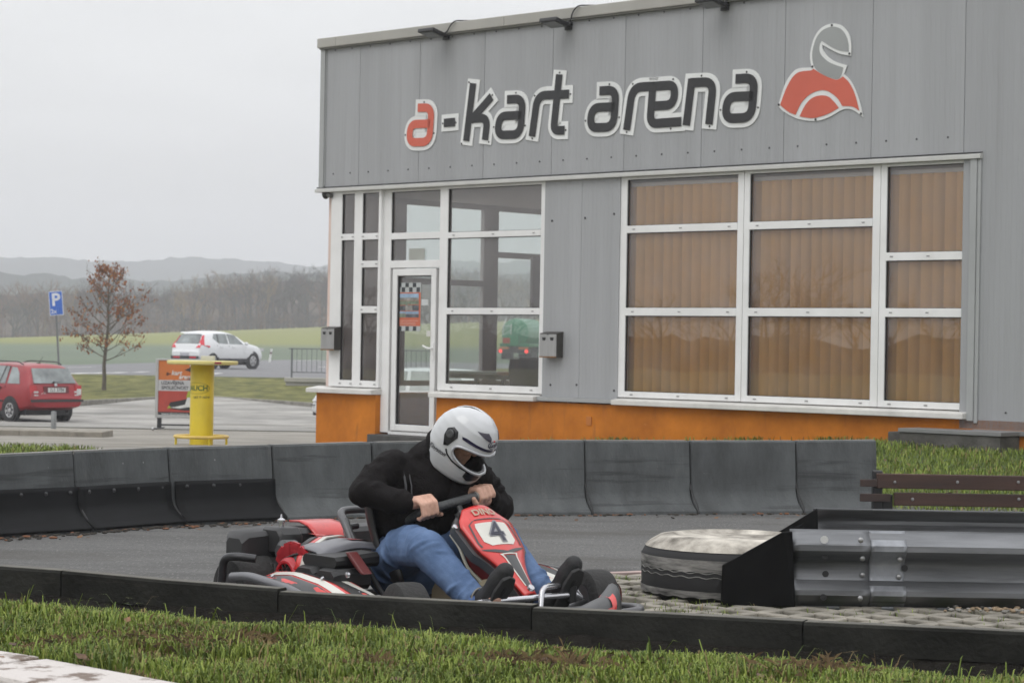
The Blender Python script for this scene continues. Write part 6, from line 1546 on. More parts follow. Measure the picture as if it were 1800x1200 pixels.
# seat with its rim tube and side handles
mb = MB(); rows = []
for t in span(0, 1, 10):
    f = lerp(.24, .62, t**1.3); zc = .46*(1-t)**1.6 + .07; hw_ = lerp(.205, .19, t)
    rows.append([(f + .13*(abs(a)/1.0)**2*(1-t)*1.1, hw_*math.sin(a*1.25)*1.12, zc + .16*(1-math.cos(a*1.3))*(.25+t) ) for a in span(-1.15, 1.15, 12)])
mb.grid(rows); se = mb.build('seat', k_black, kart, smooth=60); md = se.modifiers.new('t', 'SOLIDIFY'); md.thickness = .012
kt('seat_edge', [(.27, -.235, .44), (.31, -.245, .40), (.42, -.25, .28), (.56, -.255, .15), (.64, -.25, .11)], .011, k_dark, fr=.05)
kt('seat_handle', [(.25, .02, .47), (.20, -.14, .475), (.205, -.225, .47), (.27, -.245, .43), (.33, -.25, .36), (.36, -.25, .30)], .017, M('handle_grey', (0.10, 0.10, 0.105), .35, metal=.3), fr=.05)
kt('seat_handle', [(.22, -.14, .405), (.235, -.215, .40), (.29, -.24, .37), (.31, -.245, .34)], .014, MATS['handle_grey'], fr=.04)
# fuel tank, pedals, column and steering wheel
mb = MB(); mb.loft([ring(.70, .90, .06, .20, -.10, .03), ring(.69, .91, .06, .24, -.07, .03), ring(.69, .91, .06, .24, .07, .03), ring(.70, .90, .06, .20, .10, .03)]); mb.build('fuel_tank', k_beige, kart, smooth=35)
mb = MB(); mb.loft([ring(.92, 1.10, .055, .22, -.11, .03), ring(.91, 1.11, .055, .25, -.07, .03), ring(.91, 1.11, .055, .25, .07, .03), ring(.92, 1.10, .055, .22, .10, .03)]); mb.build('front_tank', k_beige, kart, smooth=35)
WC = Vector((.715, .008, .535))
kt('steering_column', [(1.10, 0, .10), tuple(WC + Vector((.02, 0, -.02)))], .014, k_black)
B_ = Vector((0, .972, .235)).normalized() ; B_ = Vector((0.02, .97, .185)).normalized()      # along the top bar of the wheel, left hand higher
Wd = (Vector((-.72, 0, -.30)) - B_*Vector((-.72, 0, -.30)).dot(B_)).normalized()               # towards the driver's lap
HB = .165
def wp(a, b): return tuple(WC + B_*a + Wd*b)
pth = fillet([Vector(wp(-HB, 0)), Vector(wp(HB, 0)), Vector(wp(HB+.005, .13)), Vector(wp(.09, .235)), Vector(wp(-.09, .235)), Vector(wp(-HB-.005, .13))], .05, 6, closed=True)
mb = MB(); mb.tube(pth, .0185, 12, closed=True); mb.build('steering_wheel', M('wheel_grip', (0.055, 0.058, 0.06), .55, var=.15, scale=12, bump=.3, bscale=90), kart, smooth=50)
mb = MB(); mb.beam(wp(-HB, .04), wp(HB, .04), .03, .008); mb.lathe([(.05, -.01), (.05, .01)], wp(0, .06), tuple(B_.cross(Wd)), 16); mb.build('wheel_spokes', k_dark, kart)
mb = MB(); mb.lathe([(.019, 0), (.021, .006), (.019, .03)], wp(.105, 0), tuple(B_), 12); mb.build('grip_tape', M('tape_grey', (0.2, 0.19, 0.17), .6), kart, smooth=50)
kt('throttle_pedal', [(1.02, -.16, .06), (1.20, -.17, .10), (1.23, -.17, .24)], .01)
kt('brake_pedal', [(1.02, .16, .06), (1.20, .17, .10), (1.23, .17, .24)], .01)
# number panel in front of the wheel
PA = Vector((.86, .0, .508)); PB = Vector((1.215, .0, .185)); pdn = (PB-PA).normalized(); plen = (PB-PA).length; pnr = Vector((-pdn.z, 0, pdn.x)); 
if pnr.x < 0: pnr = -pnr
def pwid(t): return pw([(0, .075), (.03, .085), (.15, .135), (.17, .137), (.46, .120), (.50, .112), (.60, .082), (.72, .058), (.86, .042), (1.0, .030)], t)
def pn(t, y, d=0.0): 
    w_ = max(.02, pwid(t)); bul = .028*(1-(min(1, abs(y)/w_))**2)*(1-.3*t)
    return PA + pdn*(t*plen) + Vector((0, y, 0)) + pnr*(bul + d)
def pband(name, m, d, tr, par, n=14, nw=8):
    """tr: list of (t, y0, y1)"""
    mb = MB(); rows = []
    for i in range(n*max(1, len(tr)-1)+1):
        q = i/(n*max(1, len(tr)-1)); t = lerp(tr[0][0], tr[-1][0], q); a = pw([(x[0], x[1]) for x in tr], t); b = pw([(x[0], x[2]) for x in tr], t)
        rows.append([pn(t, lerp(a, b, s), d) for s in span(0, 1, nw)])
    mb.grid(rows); return mb.build(name, m, par, smooth=50)
npn = pband('number_panel', k_red, 0, [(t, -pwid(t), pwid(t)) for t in span(0, 1, 16)], kart, 3, 12); md = npn.modifiers.new('t', 'SOLIDIFY'); md.thickness = .012; md.offset = 0
mb = MB(); rows = []      # dark surround standing behind the red face
for t in span(-.035, 1.0, 30):
    tt = max(0, t); w_ = pwid(tt)+.022 if t < .5 else pwid(tt)+.018*(1.3-t)
    if t < 0: w_ = .075
    c = PA + pdn*(t*plen)
    rows.append([c + Vector((0, -w_, 0)) - pnr*.012, c + Vector((0, -w_*.98, 0)) - pnr*.05, c + Vector((0, w_*.98, 0)) - pnr*.05, c + Vector((0, w_, 0)) - pnr*.012])
mb.loft([[Vector(p) for p in r] for r in rows]); mb.build('panel_surround', k_dark, kart, smooth=35, recalc=True)
pband('white_plate', k_white, .008, [(.20, -.078, .078), (.24, -.084, .084), (.40, -.082, .082), (.455, -.055, .055)], npn)
pband('grey_line', k_dark, .0085, [(.155, -.07, .07), (.165, -.075, .075)], npn); 
for s in (-1, 1):
    pband('grey_line', k_dark, .0085, [(.165, s*.075, s*.082), (.20, s*.10, s*.107), (.40, s*.104, s*.112), (.45, s*.097, s*.105)], npn)
    pband('grey_chevron', k_dark, .0085, [(.475, s*.10, s*.112), (.50, s*.05, s*.09), (.53, s*.0, s*.055), (.555, s*.0, s*.02)], npn)
    pband('white_line', k_white, .009, [(.555, s*.034, s*.044), (.60, s*.028, s*.034), (.92, s*.012, s*.016)], npn)
pband('grey_stripe', k_dark, .0087, [(.575, -.026, .026), (.62, -.026, .026), (.94, -.011, .011)], npn)
pband('white_line', k_white, .0092, [(.555, -.044, .044), (.566, -.044, .044)], npn)
def on_panel(mb, body, t, y, size, bold, d, sq=1.0, **k):
    vs, fs = text_polys(body, size, bold=bold, **k); mb.add([pn(t - v.y*sq/plen, y + v.x, d) for v in vs], fs)
mb = MB(); on_panel(mb, '4', .325, 0, .155, .006, .0085+.0025, 1.0); n4 = mb.build('number_outline', M('num_grey', (0.2, 0.2, 0.22), .5), npn)
mb = MB(); on_panel(mb, '4', .325, 0, .150, .0, .0085+.004, 1.0); mb.build('number', M('num_ink', (0.03, 0.03, 0.05), .5), npn)
mb = MB(); on_panel(mb, 'DINO', .085, 0, .046, .0015, .011, 1.0); mb.build('lettering', M('num_cream', (0.42, 0.30, 0.22), .5), npn)
for s in (-1, 1):         # dark red flanks of the panel
    mb = MB(); mb.grid([[PA + pdn*(t*plen) + Vector((0, s*(pwid(t)+.002), 0)) - pnr*d for d in (0, .03, .05 + .05*math.sin(math.pi*(t-.3)/.75) if t > .3 else .05)] for t in span(.2, .98, 14)]); fl = mb.build('panel_flank', MATS['kart_dark_red'], npn, smooth=40)
    mb = MB(); mb.tube([PA + pdn*(t*plen) + Vector((0, s*(pwid(t)+.012), 0)) - pnr*(.055 + .05*math.sin(math.pi*(t-.3)/.75) if t > .3 else .055) for t in span(.16, .9, 14)], .007, 6); mb.build('panel_edge', M('edge_cream', (0.30, 0.29, 0.24), .5), npn, smooth=50)
mb = MB(); mb.lathe([(.016, 0), (.014, .01), (0, .012)], pn(.955, 0, .006), tuple(pnr), 12); mb.lathe([(.014, 0), (.012, .008), (0, .01)], pn(.16, -.15, -.012), tuple(pnr), 10); mb.build('panel_bolts', k_chrome, npn, smooth=40)
kt('panel_stay', [(1.2, 0, .17), (1.25, 0, .07)], .014); kt('panel_stay', [(.86, -.10, .50), (.95, -.06, .2), (.98, -.04, .07)], .012, k_black)
# front bumper
kt('front_bumper_bar', [(1.16, -.34, .13), (1.20, -.27, .175), (1.27, .19, .19), (1.26, .23, .17)], .013, k_chrome, fr=.03)
kt('front_bumper_bar', [(1.30, -.02, .10), (1.265, .02, .225), (1.235, .20, .228), (1.24, .25, .17)], .012, k_chrome, fr=.03)
kt('bumper_clamp', [(1.27, .175, .16), (1.27, .175, .225)], .02, k_black)
mb = MB(); rows = []
for l, f, hz, w_ in ((-.43, 1.20, .10, .05), (-.38, 1.30, .13, .09), (-.28, 1.38, .13, .11), (-.1, 1.43, .115, .12), (.1, 1.43, .115, .12), (.24, 1.39, .14, .12), (.33, 1.345, .185, .115), (.40, 1.26, .17, .09), (.44, 1.20, .10, .05)):
    rows.append([(f + w_*.5*math.cos(a), l, .05 + hz*.5 + hz*.5*math.sin(a)) for a in span(0, 2*math.pi*15/16, 15)])
mb.loft(rows); ns = mb.build('nose_fairing', k_dark, kart, smooth=60, recalc=True)
for (l0, l1, a0, a1, m, nm) in ((.225, .262, -.6, 2.2, k_red, 'red_flash'), (.36, .40, -.5, 1.9, k_red, 'red_flash'), (.17, .225, -1.2, .5, k_red, 'red_flash')):
    mb = MB(); g_ = []
    for l in span(l0, l1, 4):
        tab = [(r[0][1], (r[4][0]+r[12][0])/2, (r[0][0]-r[8][0]), r[4][2]-r[12][2]) for r in rows]
        f = pw([(t[0], t[1]) for t in tab], l); w_ = pw([(t[0], t[2]) for t in tab], l); hz = pw([(t[0], t[3]) for t in tab], l)
        g_.append([(f + (w_*.5+.003)*math.cos(a), l + .02*math.sin(a*1.3), .05 + hz*.5 + (hz*.5+.003)*math.sin(a)) for a in span(a0, a1, 12)])
    mb.grid(g_); mb.build(nm, m, ns, smooth=60)
kt('front_corner_tube', [(1.25, .40, .09), (1.27, .56, .10), (1.18, .64, .10), (1.0, .62, .09)], .019, MATS['handle_grey'], fr=.07)
kt('front_corner_tube', [(1.25, -.40, .09), (1.27, -.52, .10), (1.18, -.60, .10), (1.0, -.6, .09)], .019, MATS['handle_grey'], fr=.07)

# cables, bolts and a chain guard
kt('throttle_cable', [(1.2, -.19, .12), (1.0, -.30, .09), (.7, -.38, .12), (.45, -.42, .26), (.2, -.36, .30)], .005, k_black, fr=.1)
kt('brake_hose', [(1.2, .19, .12), (.9, .28, .10), (.4, .30, .12), (.05, .22, .18)], .005, k_black, fr=.1)
kt('plug_lead', [(.36, -.40, .30), (.30, -.50, .31), (.18, -.50, .27), (.08, -.46, .24)], .006, k_black, fr=.05)
mb = MB(); mb.beam((.02, -.26, .16), (.22, -.26, .17), .02, .09); mb.build('chain_guard', k_black, kart, bevel=.01)
mb = MB()
for k in range(5): mb.box(.0+.03*k, .012+.03*k, -.50, -.26, .12, .25)
mb.build('cooling_fins', M('fin_metal', (0.12, 0.12, 0.12), .5, metal=.5), eng)
mb = MB()
for f, l, z in ((.44, -.575, .222), (.57, -.575, .222), (.62, -.60, .236), (.35, -.66, .225), (.80, -.55, .19)): mb.lathe([(.009, 0), (.008, .006), (0, .007)], (f, l, z), (0, -.6, .8), 8)
mb.build('body_bolts', k_chrome, kart, smooth=40)

# ------------------------------------------------------------------ the driver
drv = thing('person', 'person in white helmet, black jacket and blue jeans driving the kart', 'person', KO, KRZ)
skin_m = M('skin', (0.50, 0.29, 0.21), .5, var=.14, scale=25, c2=(0.56, 0.33, 0.25), bump=.15, bscale=120)
jack_m = M('jacket_black', (0.0105, 0.0092, 0.0095), .9, var=.3, scale=12, bump=.3, bscale=140, spec=.15)
jean_m = M('denim', (0.070, 0.118, 0.225), .85, var=.12, scale=9, bump=.1, bscale=160, c2=(0.115, 0.175, 0.30), spec=.2, detail=8)
shoe_m = M('shoe_black', (0.014, 0.014, 0.015), .7, var=.3, scale=20, bump=.2)
def cap(mb, a, b, ra, rb, n=14):
    """closed tapered capsule"""
    a = Vector(a); b = Vector(b); d = (b-a).normalized(); pts = []; rs = []
    for t in (-1, -.95, -.8, -.55, -.25, 0): pts.append(a + d*ra*t); rs.append(max(1e-3, ra*math.sqrt(max(0, 1-t*t))))
    for t in (0, .25, .55, .8, .95, 1): pts.append(b + d*rb*t); rs.append(max(1e-3, rb*math.sqrt(max(0, 1-t*t))))
    mb.tube(pts, rs, n)
def chain(mb, pts, n=14):
    for (a, ra), (b, rb) in zip(pts, pts[1:]): cap(mb, a, b, ra, rb, n)
def remesh(mb, name, mat, par, vox, smooth_it=4, disp=0, dscale=.1):
    tmp = mb.build('tmp', mat)
    md = tmp.modifiers.new('r', 'REMESH'); md.mode = 'VOXEL'; md.voxel_size = vox
    if smooth_it: s = tmp.modifiers.new('s', 'SMOOTH'); s.iterations = smooth_it; s.factor = .5
    if disp:
        for k, (st_, ds) in enumerate(((disp, dscale), (disp*.45, dscale*.4))):
            tx = bpy.data.textures.new('folds', 'CLOUDS'); tx.noise_scale = ds; tx.noise_depth = 1
            d = tmp.modifiers.new('d%d' % k, 'DISPLACE'); d.texture = tx; d.strength = st_; d.mid_level = .5; d.texture_coords = 'LOCAL'
    dg = bpy.context.evaluated_depsgraph_get(); me = bpy.data.meshes.new_from_object(tmp.evaluated_get(dg)); old = tmp.data
    bpy.data.objects.remove(tmp); bpy.data.meshes.remove(old); me.name = name
    me.polygons.foreach_set('use_smooth', [True]*len(me.polygons))
    return inst_mesh(name, me, par)
V = Vector
HIP = V((.42, 0, .23)); CH = V((.50, .01, .60)); NK = V((.565, .04, .745)); HC = V((.672, .085, .80))
SR, ER, WR = V((.485, -.165, .685)), V((.50, -.315, .575)), V((.655, -.215, .535))
SL, EL, WL = V((.61, .165, .685)), V((.60, .345, .485)), V((.665, .235, .535))
KR, AR_ = V((.815, -.215, .355)), V((1.075, -.17, .155))
KL, AL = V((.865, .135, .375)), V((1.12, .165, .16))
# wheel grips
GR = V(wp(-HB+.012, .010)); GL = V(wp(HB-.012, .010))
body = MB()
chain(body, [(HIP, .09), (V((.44, 0, .40)), .10), (CH, .10), (NK, .05)])
cap(body, SR.lerp(CH, .45), SL.lerp(CH, .45), .035, .035); chain(body, [(NK, .045), (HC + V((-.03, 0, -.06)), .05)])
fwd_h = V((.68, .44, -.59)).normalized(); up_h = (V((.46, 0.12, .86)) - fwd_h*V((.42, 0, .87)).dot(fwd_h)).normalized(); lf_h = up_h.cross(fwd_h)
def hp(f, l, u): return HC + (fwd_h*f + lf_h*l + up_h*u)*.9
body.ell(hp(-.03, .0, -.02), .082, .068, .105, 20, 14)
cap(body, hp(.062, 0, .012), hp(.082, 0, -.03), .011, .015, 10)          # nose
for s in (-1, 1):
    body.ell(hp(.052, s*.036, -.028), .03, .026, .026, 10, 8); cap(body, hp(.065, s*.012, .03), hp(.046, s*.034, .032), .010, .009, 8)      # cheeks and brows
    cap(body, hp(-.01, s*.078, .01), hp(-.01, s*.08, -.03), .014, .012, 8)   # ears
cap(body, hp(.062, -.02, -.066), hp(.062, .02, -.066), .011, .011, 8)     # mouth
cap(body, hp(.055, 0, -.10), hp(.045, 0, -.105), .022, .025, 8)             # chin
chain(body, [(SR.lerp(CH, .3), .035), (SR.lerp(ER, .3), .035), (ER, .036), (WR, .030)]); chain(body, [(SL.lerp(CH, .3), .035), (SL.lerp(EL, .3), .035), (EL, .036), (WL, .030)])
chain(body, [(HIP + V((0.03, -.10, 0.03)), .055), (KR, .045), (AR_, .036), (AR_ + V((.13, -.01, .03)), .03)]); chain(body, [(HIP + V((0.03, .10, 0.03)), .055), (KL, .045), (AL, .036), (AL + V((.1, 0, .06)), .03)])
def hand(mb, G, W, bar, side, spread=.0215):
    """fist closed round the bar at G; W wrist; bar: unit vector from the little finger towards the thumb side"""
    e1 = (W-G) - bar*(W-G).dot(bar); e1 = e1.normalized(); e2 = bar.cross(e1)*(1 if bar.cross(e1).z > 0 else -1)
    def q(ang, r, a): return G + bar*a + (e1*math.cos(ang) + e2*math.sin(ang))*r
    kn = []
    for i, (a, ln, rd) in enumerate(((.034, .97, .0118), (.0115, 1.05, .0122), (-.0115, 1.0, .0116), (-.033, .84, .0104))):
        a0 = R(28); k0 = q(R(38), .052, a*1.05); k1 = q(R(86), .040 + .004*math.sin(i), a); k2 = q(R(155), .0335, a - .002); k3 = q(R(155 + 78*ln), .0305, a - .003); k4 = q(R(155 + 108*ln), .0295, a-.003)
        chain(mb, [(k0, rd*1.12), (k1, rd*1.08), (k2, rd), (k3, rd*.9), (k4, rd*.8)], 10); kn.append(k0)
        cap(mb, k0, W + bar*a*.45 + e2*.006, rd*1.15, .017, 10)       # back of the hand
    mb.ell((q(R(30), .045, 0) + W)/2 + bar*.004 - e2*.010, .036, .036, .026, 14, 10)
    cap(mb, q(R(5), .040, .012), W + e2*-.004, .024, .027, 12)
    t0 = q(R(-18), .042, .022); t1 = q(R(-62), .040, .048); t2 = q(R(-108), .034, .066); t3 = q(R(-140), .032, .074)
    chain(mb, [(W + bar*.012, .020), (t0, .0165), (t1, .0135), (t2, .0125), (t3, .0105)], 10)
hand(body, GR, WR + (GR-WR)*.02, B_, -1); hand(body, GL, WL + (GL-WL)*.02, -B_, 1)
remesh(body, 'body', skin_m, drv, .0042, 2).data.materials.clear()
bodyo = [c for c in drv.children if c.name.startswith('body')][0]; bodyo.data.materials.append(skin_m)
def folds(mb, a, ra, b, rb, ts, rng, bulge=.010, up=None):
    """soft creases: arcs of cloth lying across a limb"""
    a = V(a); b = V(b); d = (b-a).normalized(); x = d.orthogonal().normalized(); y = d.cross(x)
    for t in ts:
        c = a.lerp(b, t); rad = lerp(ra, rb, t) - .003; a0 = rng.uniform(0, 6.28); sp = rng.uniform(1.2, 2.6); tl = rng.uniform(-.5, .5); pts = []; rs = []
        for i in range(13):
            q = i/12; an = a0 + sp*q; pts.append(c + (x*math.cos(an) + y*math.sin(an))*rad + d*(tl*rad*(q-.5)*2)); rs.append(max(.002, bulge*math.sin(math.pi*q)))
        mb.tube(pts, rs, 6)
frg = random.Random(77)
# jacket
jk = MB()
chain(jk, [(V((.405, 0, .235)), .155), (V((.415, .0, .36)), .162), (V((.445, .0, .50)), .16), (V((.485, .01, .60)), .15), (V((.52, .02, .69)), .10), (NK + V((.01, 0, .01)), .078)], 20)
for s, (S_, E_2, W_2) in ((-1, (SR, ER, WR)), (1, (SL, EL, WL))):
    jk.ell(S_.lerp(CH, .35) + V((-.02, 0, -.01)), .105, .10, .085, 16, 10)
    cap(jk, S_ + V((-.02, -s*.03, -.05)), V((S_.x-.05, s*.095, .44)), .09, .095)
    chain(jk, [(S_ + V((0, -s*.01, -.01)), .074), (S_.lerp(E_2, .5), .070), (E_2, .064), (E_2.lerp(W_2, .45), .057), (W_2 + (E_2-W_2)*.02, .045)])
for S_, E_2, W_2 in ((SR, ER, WR), (SL, EL, WL)):
    folds(jk, S_, .078, E_2, .066, [.1, .3, .45, .6, .7, .8, .88, .95], frg, .014); folds(jk, E_2, .065, W_2, .046, [.0, .06, .12, .2, .3, .45, .7, .8, .88], frg, .011)
folds(jk, V((.405, 0, .235)), .155, V((.445, 0, .50)), .158, [.0, .1, .2, .3, .45, .6, .75, .9, .5, .35], frg, .012)
jo = remesh(jk, 'jacket', jack_m, drv, .007, 3, .018, .10); jo.data.materials.clear(); jo.data.materials.append(jack_m)
def cuff(c, d, r, w_, name, m, par):
    mb = MB(); mb.lathe([(r*.93, -w_), (r, -w_*.6), (r*1.04, 0), (r, w_*.6), (r*.90, w_), (r*.8, w_*.7)], c, tuple(d), 24, closed=True); return mb.build(name, m, par, smooth=60)
for E_2, W_2 in ((ER, WR), (EL, WL)): cuff(W_2 + (E_2-W_2)*.01, (W_2-E_2).normalized(), .0455, .020, 'cuff', jack_m, jo)
cuff(NK + V((.015, .0, .018)), (HC-NK).normalized(), .083, .032, 'collar', jack_m, jo)
zm = M('zip_grey', (0.07, 0.07, 0.075), .4, metal=.5)
mb = MB(); mb.tube([V((.55, -.145, .66)), V((.575, -.15, .60)), V((.585, -.155, .53))], .005, 6); mb.tube([V((.56, -.125, .66)), V((.588, -.13, .60)), V((.598, -.135, .53))], .003, 6); mb.build('chest_zip', zm, jo)
# jeans
jn = MB()
jn.ell(HIP + V((-.02, 0, .0)), .17, .19, .15, 20, 12)
chain(jn, [(HIP + V((.02, -.10, .035)), .110), (HIP.lerp(KR, .55) + V((0, -.06, .052)), .090), (KR, .078), (KR.lerp(AR_, .45), .068), (AR_ + V((-.01, 0, .01)), .057)], 18)
chain(jn, [(HIP + V((.02, .10, .035)), .118), (HIP.lerp(KL, .55) + V((0, .05, .05)), .098), (KL, .078), (KL.lerp(AL, .45), .066), (AL + V((-.01, 0, .01)), .057)], 18)
for K_, A_, sg in ((KR, AR_, -1), (KL, AL, 1)):
    mid = HIP.lerp(K_, .55) + V((0, sg*.055, .055)); h0 = HIP + V((.02, sg*.10, .035))
    folds(jn, h0, .113, mid, .094, [.0, .08, .15, .2, .3, .35, .5, .7, .9], frg, .014); folds(jn, mid, .094, K_, .078, [.35, .55, .7, .8, .9, .95], frg, .013)
    folds(jn, K_, .078, A_, .058, [.0, .05, .1, .18, .26, .4, .6, .72, .78, .82, .86, .9, .93, .96], frg, .010)
    folds(jn, K_, .078, A_, .058, [.7, .8, .88, .95], frg, .011)
jno = remesh(jn, 'jeans', jean_m, drv, .006, 3, .008, .09); jno.data.materials.clear(); jno.data.materials.append(jean_m)
for a, b in ((KR, AR_), (KL, AL)):
    mb = MB(); d = (b-a).normalized(); mb.lathe([(.055, -.02), (.061, -.012), (.064, 0), (.061, .012), (.054, .016)], b + d*.012, tuple(d), 24, closed=True); mb.build('hem', M('denim_hem', (0.05, 0.09, 0.21), .85, var=.3, scale=30), jno, smooth=60)
# shoes, soles towards the pedals
for A_, ang in ((AR_, R(52)), (AL, R(56))):
    sh = MB(); heel = A_ + V((.035, 0, -.045)); d = V((math.cos(ang), 0, math.sin(ang))); up_ = V((-d.z, 0, d.x))
    chain(sh, [(A_ + V((.01, 0, .01)), .05), (A_ + V((.05, 0, -.02)), .048)]); chain(sh, [(heel, .04), (heel + d*.10, .047), (heel + d*.19, .049), (heel + d*.24, .038)])
    cap(sh, heel + up_*.03 + d*.03, heel + d*.12 + up_*.012, .042, .04)
    sh.ell(heel + d*.205, .03, .048, .045, 14, 10)
    so = remesh(sh, 'shoe', shoe_m, drv, .007, 4); so.data.materials.clear(); so.data.materials.append(shoe_m)
    mb = MB(); P = [heel + d*x + V((0, y, 0)) - up_*.030 for x, y in ((-.035, -.025), (-.04, .02), (.0, .036), (.1, .036), (.18, .046), (.235, .03), (.25, -.005), (.235, -.034), (.17, -.044), (.09, -.034), (0, -.036))]
    mb.prism(P, -up_*.016); mb.build('sole', M('sole_dark', (0.03, 0.03, 0.03), .8), so, bevel=.004)
    mb = MB(); mb.tube([A_ + V((.0, .045*math.cos(t), .02+.045*math.sin(t))) + V((.03, 0, 0)) for t in span(0, 6.28, 14)], .004, 5); mb.build('sock_trim', M('sock_pale', (0.2, 0.19, 0.17), .8), so)
# helmet
hm_w = M('helmet_white', (0.50, 0.51, 0.525), .25, var=.03, scale=3, coat=.6)
hm_k = M('helmet_black', (0.010, 0.010, 0.012), .35, var=.2)
hm_n = M('helmet_navy', (0.018, 0.015, 0.045), .3, var=.2)
HPROF = [(.158, 0, 0, 0), (.155, .03, .035, .03), (.142, .065, .075, .062), (.12, .098, .108, .088), (.09, .125, .134, .108), (.05, .143, .150, .120), (.01, .153, .155, .126), (-.03, .162, .152, .1275), (-.07, .172, .142, .125), (-.105, .176, .125, .118), (-.135, .174, .112, .110), (-.160, .165, .10, .102), (-.176, .145, .09, .094)]
def hs(az, z, off=0.0):
    """point on the shell: azimuth from straight ahead (left positive), height"""
    tab = HPROF[::-1]
    fr = pw([(r[0], r[1]) for r in tab], z); bk_ = pw([(r[0], r[2]) for r in tab], z); wd = pw([(r[0], r[3]) for r in tab], z)
    c_, s_ = math.cos(az), math.sin(az)
    a = fr if c_ > 0 else bk_
    e_ = 2.25
    r = (abs(c_/max(1e-4, a+off))**e_ + abs(s_/max(1e-4, wd+off))**e_)**(-1/e_)
    return hp(r*c_, r*s_, z)
PZ, PH, PW_ = -.024, .052, R(82)
def inport(az, z):
    zc = PZ - .012*math.cos(az)
    return (abs(az)/PW_)**3.2 + (abs(z-zc)/(PH*(1-.25*(abs(az)/PW_)**2)))**3.0 < 1
def shell(off, mat, name, par, opening=True):
    naz = 120; zs = span(-.176, .1575, 66); mb = MB(); vs = []; idx = {}
    for i, z in enumerate(zs):
        for j in range(naz): vs.append(hs(-math.pi + 2*math.pi*j/naz, z, off))
    fs = []
    for i in range(len(zs)-1):
        for j in range(naz):
            az = -math.pi + 2*math.pi*(j+.5)/naz; z = (zs[i]+zs[i+1])/2
            if opening and inport(az, z): continue
            fs.append((i*naz+j, i*naz+(j+1) % naz, (i+1)*naz+(j+1) % naz, (i+1)*naz+j))
    fs.append(tuple((len(zs)-1)*naz + j for j in range(naz)))
    mb.add(vs, fs); return mb.build(name, mat, par, smooth=60)
hl = shell(0, hm_w, 'helmet', drv); md = hl.modifiers.new('t', 'SOLIDIFY'); md.thickness = .006; md.offset = -1
shell(-.014, hm_k, 'liner', hl)
# port edge
def portpt(t, k=1.0, off=.002):
    c_, s_ = math.cos(t), math.sin(t); az = PW_*k*math.copysign(abs(c_)**(2/3.2), c_)
    hh = PH*(1-.25*(abs(az)/PW_)**2)*(1+(k-1)*1.6); z = PZ - .012*math.cos(az) + hh*math.copysign(abs(s_)**(2/3.0), s_); return hs(az, z, off)
mb = MB(); mb.tube([portpt(2*math.pi*i/90) for i in range(90)], .0062, 8, closed=True); mb.build('port_rim', M('helmet_silver', (0.42, 0.43, 0.45), .3, metal=.3), hl, smooth=60)
mb = MB(); mb.tube([portpt(2*math.pi*i/90, 1.0, -.008) for i in range(90)], .007, 8, closed=True); mb.build('rubber_seal', hm_k, hl, smooth=60)
def hpatch(pts, off, m, name, par=hl, sub=5):
    """patch on the shell; pts: (azimuth degrees, height) ring around a centre"""
    ca_ = sum(p[0] for p in pts)/len(pts); cz_ = sum(p[1] for p in pts)/len(pts); rings = []; ring_ = []
    for i, p in enumerate(pts):
        q = pts[(i+1) % len(pts)]
        for k in range(sub): ring_.append((lerp(p[0], q[0], k/sub), lerp(p[1], q[1], k/sub)))
    rows = [[hs(R(lerp(ca_, a, t)), lerp(cz_, z, t), off - (.004 if t > 1 else 0)) for a, z in ring_] for t in (.001, .35, .7, .97, 1.02)]
    mb = MB(); mb.grid(rows, closed=True); return mb.build(name, m, par, smooth=60)
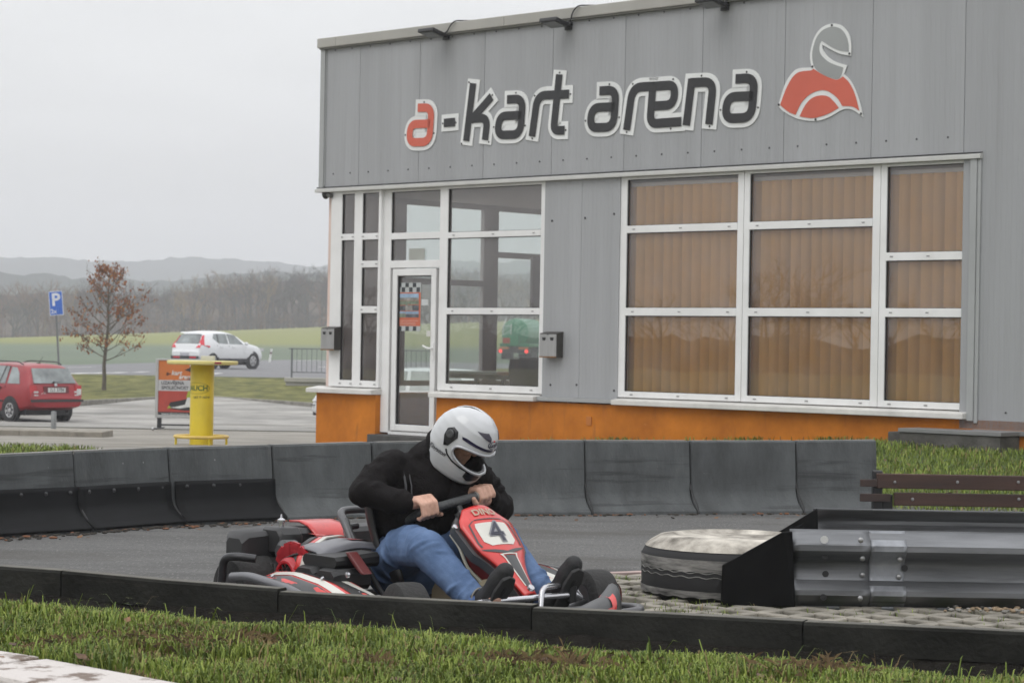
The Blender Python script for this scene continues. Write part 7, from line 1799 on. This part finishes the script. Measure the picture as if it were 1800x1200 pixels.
for s in (-1, 1):
    pv_ = hpatch([(s*a, z) for a, z in ((90, .028), (98, .052), (112, .056), (120, .035), (116, .0), (104, -.042), (96, -.03))], .006, hm_k, 'visor_pivot')
    mb = MB(); mb.lathe([(.02, 0), (.018, .006), (.008, .008), (0, .006)], hs(s*R(107), .022, .006), tuple((hs(s*R(107), .022, .03)-hs(s*R(107), .022, 0)).normalized()), 16); mb.build('pivot_screw', k_dark, pv_, smooth=40)
    hpatch([(s*4, .047), (s*40, .050), (s*72, .052), (s*84, .046), (s*80, .036), (s*40, .038), (s*4, .035)], .0025, hm_n, 'brow_stripe')
    hpatch([(s*22, .082), (s*20, .100), (s*30, .115), (s*62, .104)], .0035, M('vent_dark', (0.05, 0.045, 0.065), .3), 'top_vent')
    hpatch([(s*9, -.092), (s*8, -.120), (s*24, -.138), (s*34, -.125), (s*36, -.094)], .004, hm_k, 'chin_vent')
    mb = MB(); mb.tube([hs(s*R(a), z, .002) for a, z in ((30, -.092), (50, -.089), (70, -.082), (86, -.068), (95, -.05))], .0035, 6); mb.build('shell_seam', hm_k, hl)
def on_shell(mb, body_, az0, z0, size, slope, off=.003, **k):
    vs, fs = text_polys(body_, size, **k)
    mb.add([hs(R(az0) + (v.x*math.cos(slope) - v.y*math.sin(slope))/.135, z0 + v.x*math.sin(slope) + v.y*math.cos(slope), off) for v in vs], fs)
mb = MB(); on_shell(mb, 'Kingston', -112, -.085, .032, R(8), shear=.45, bold=.0006); mb.build('script_lettering', M('script_grey', (0.06, 0.06, 0.07), .5), hl)
mb = MB(); on_shell(mb, 'Lazer', -10, .070, .026, R(2), shear=.3, bold=.0008); mb.build('logo_lettering', hm_n, hl)
mb = MB(); mb.tube([hs(R(-10) + .034/.135*math.cos(t)*1.05, .070 + .0165*math.sin(t), .002) for t in span(0, 6.283, 30)], .0014, 5, closed=True); mb.build('logo_oval', hm_n, hl)
mb = MB(); mb.ell(hs(R(-10), .088, .001), .006, .004, .004, 8, 6); mb.build('logo_dot', k_red, hl)
# ================================================================== hazy air
hm = bpy.data.materials.new('haze_air'); hm.use_nodes = True
t_ = hm.node_tree
for n in list(t_.nodes): t_.nodes.remove(n)
ho = t_.nodes.new('ShaderNodeOutputMaterial'); pv = t_.nodes.new('ShaderNodeVolumePrincipled')
pv.inputs['Color'].default_value = (0.93, 0.94, 1.0, 1); pv.inputs['Density'].default_value = 0.0008; pv.inputs['Anisotropy'].default_value = 0.2
t_.links.new(pv.outputs[0], ho.inputs['Volume'])
m_ = MB(); m_.box(-4100, 4100, -310, 5100, -5.5, 95)
hz_ = m_.build('haze', hm); hz_['kind'] = 'stuff'
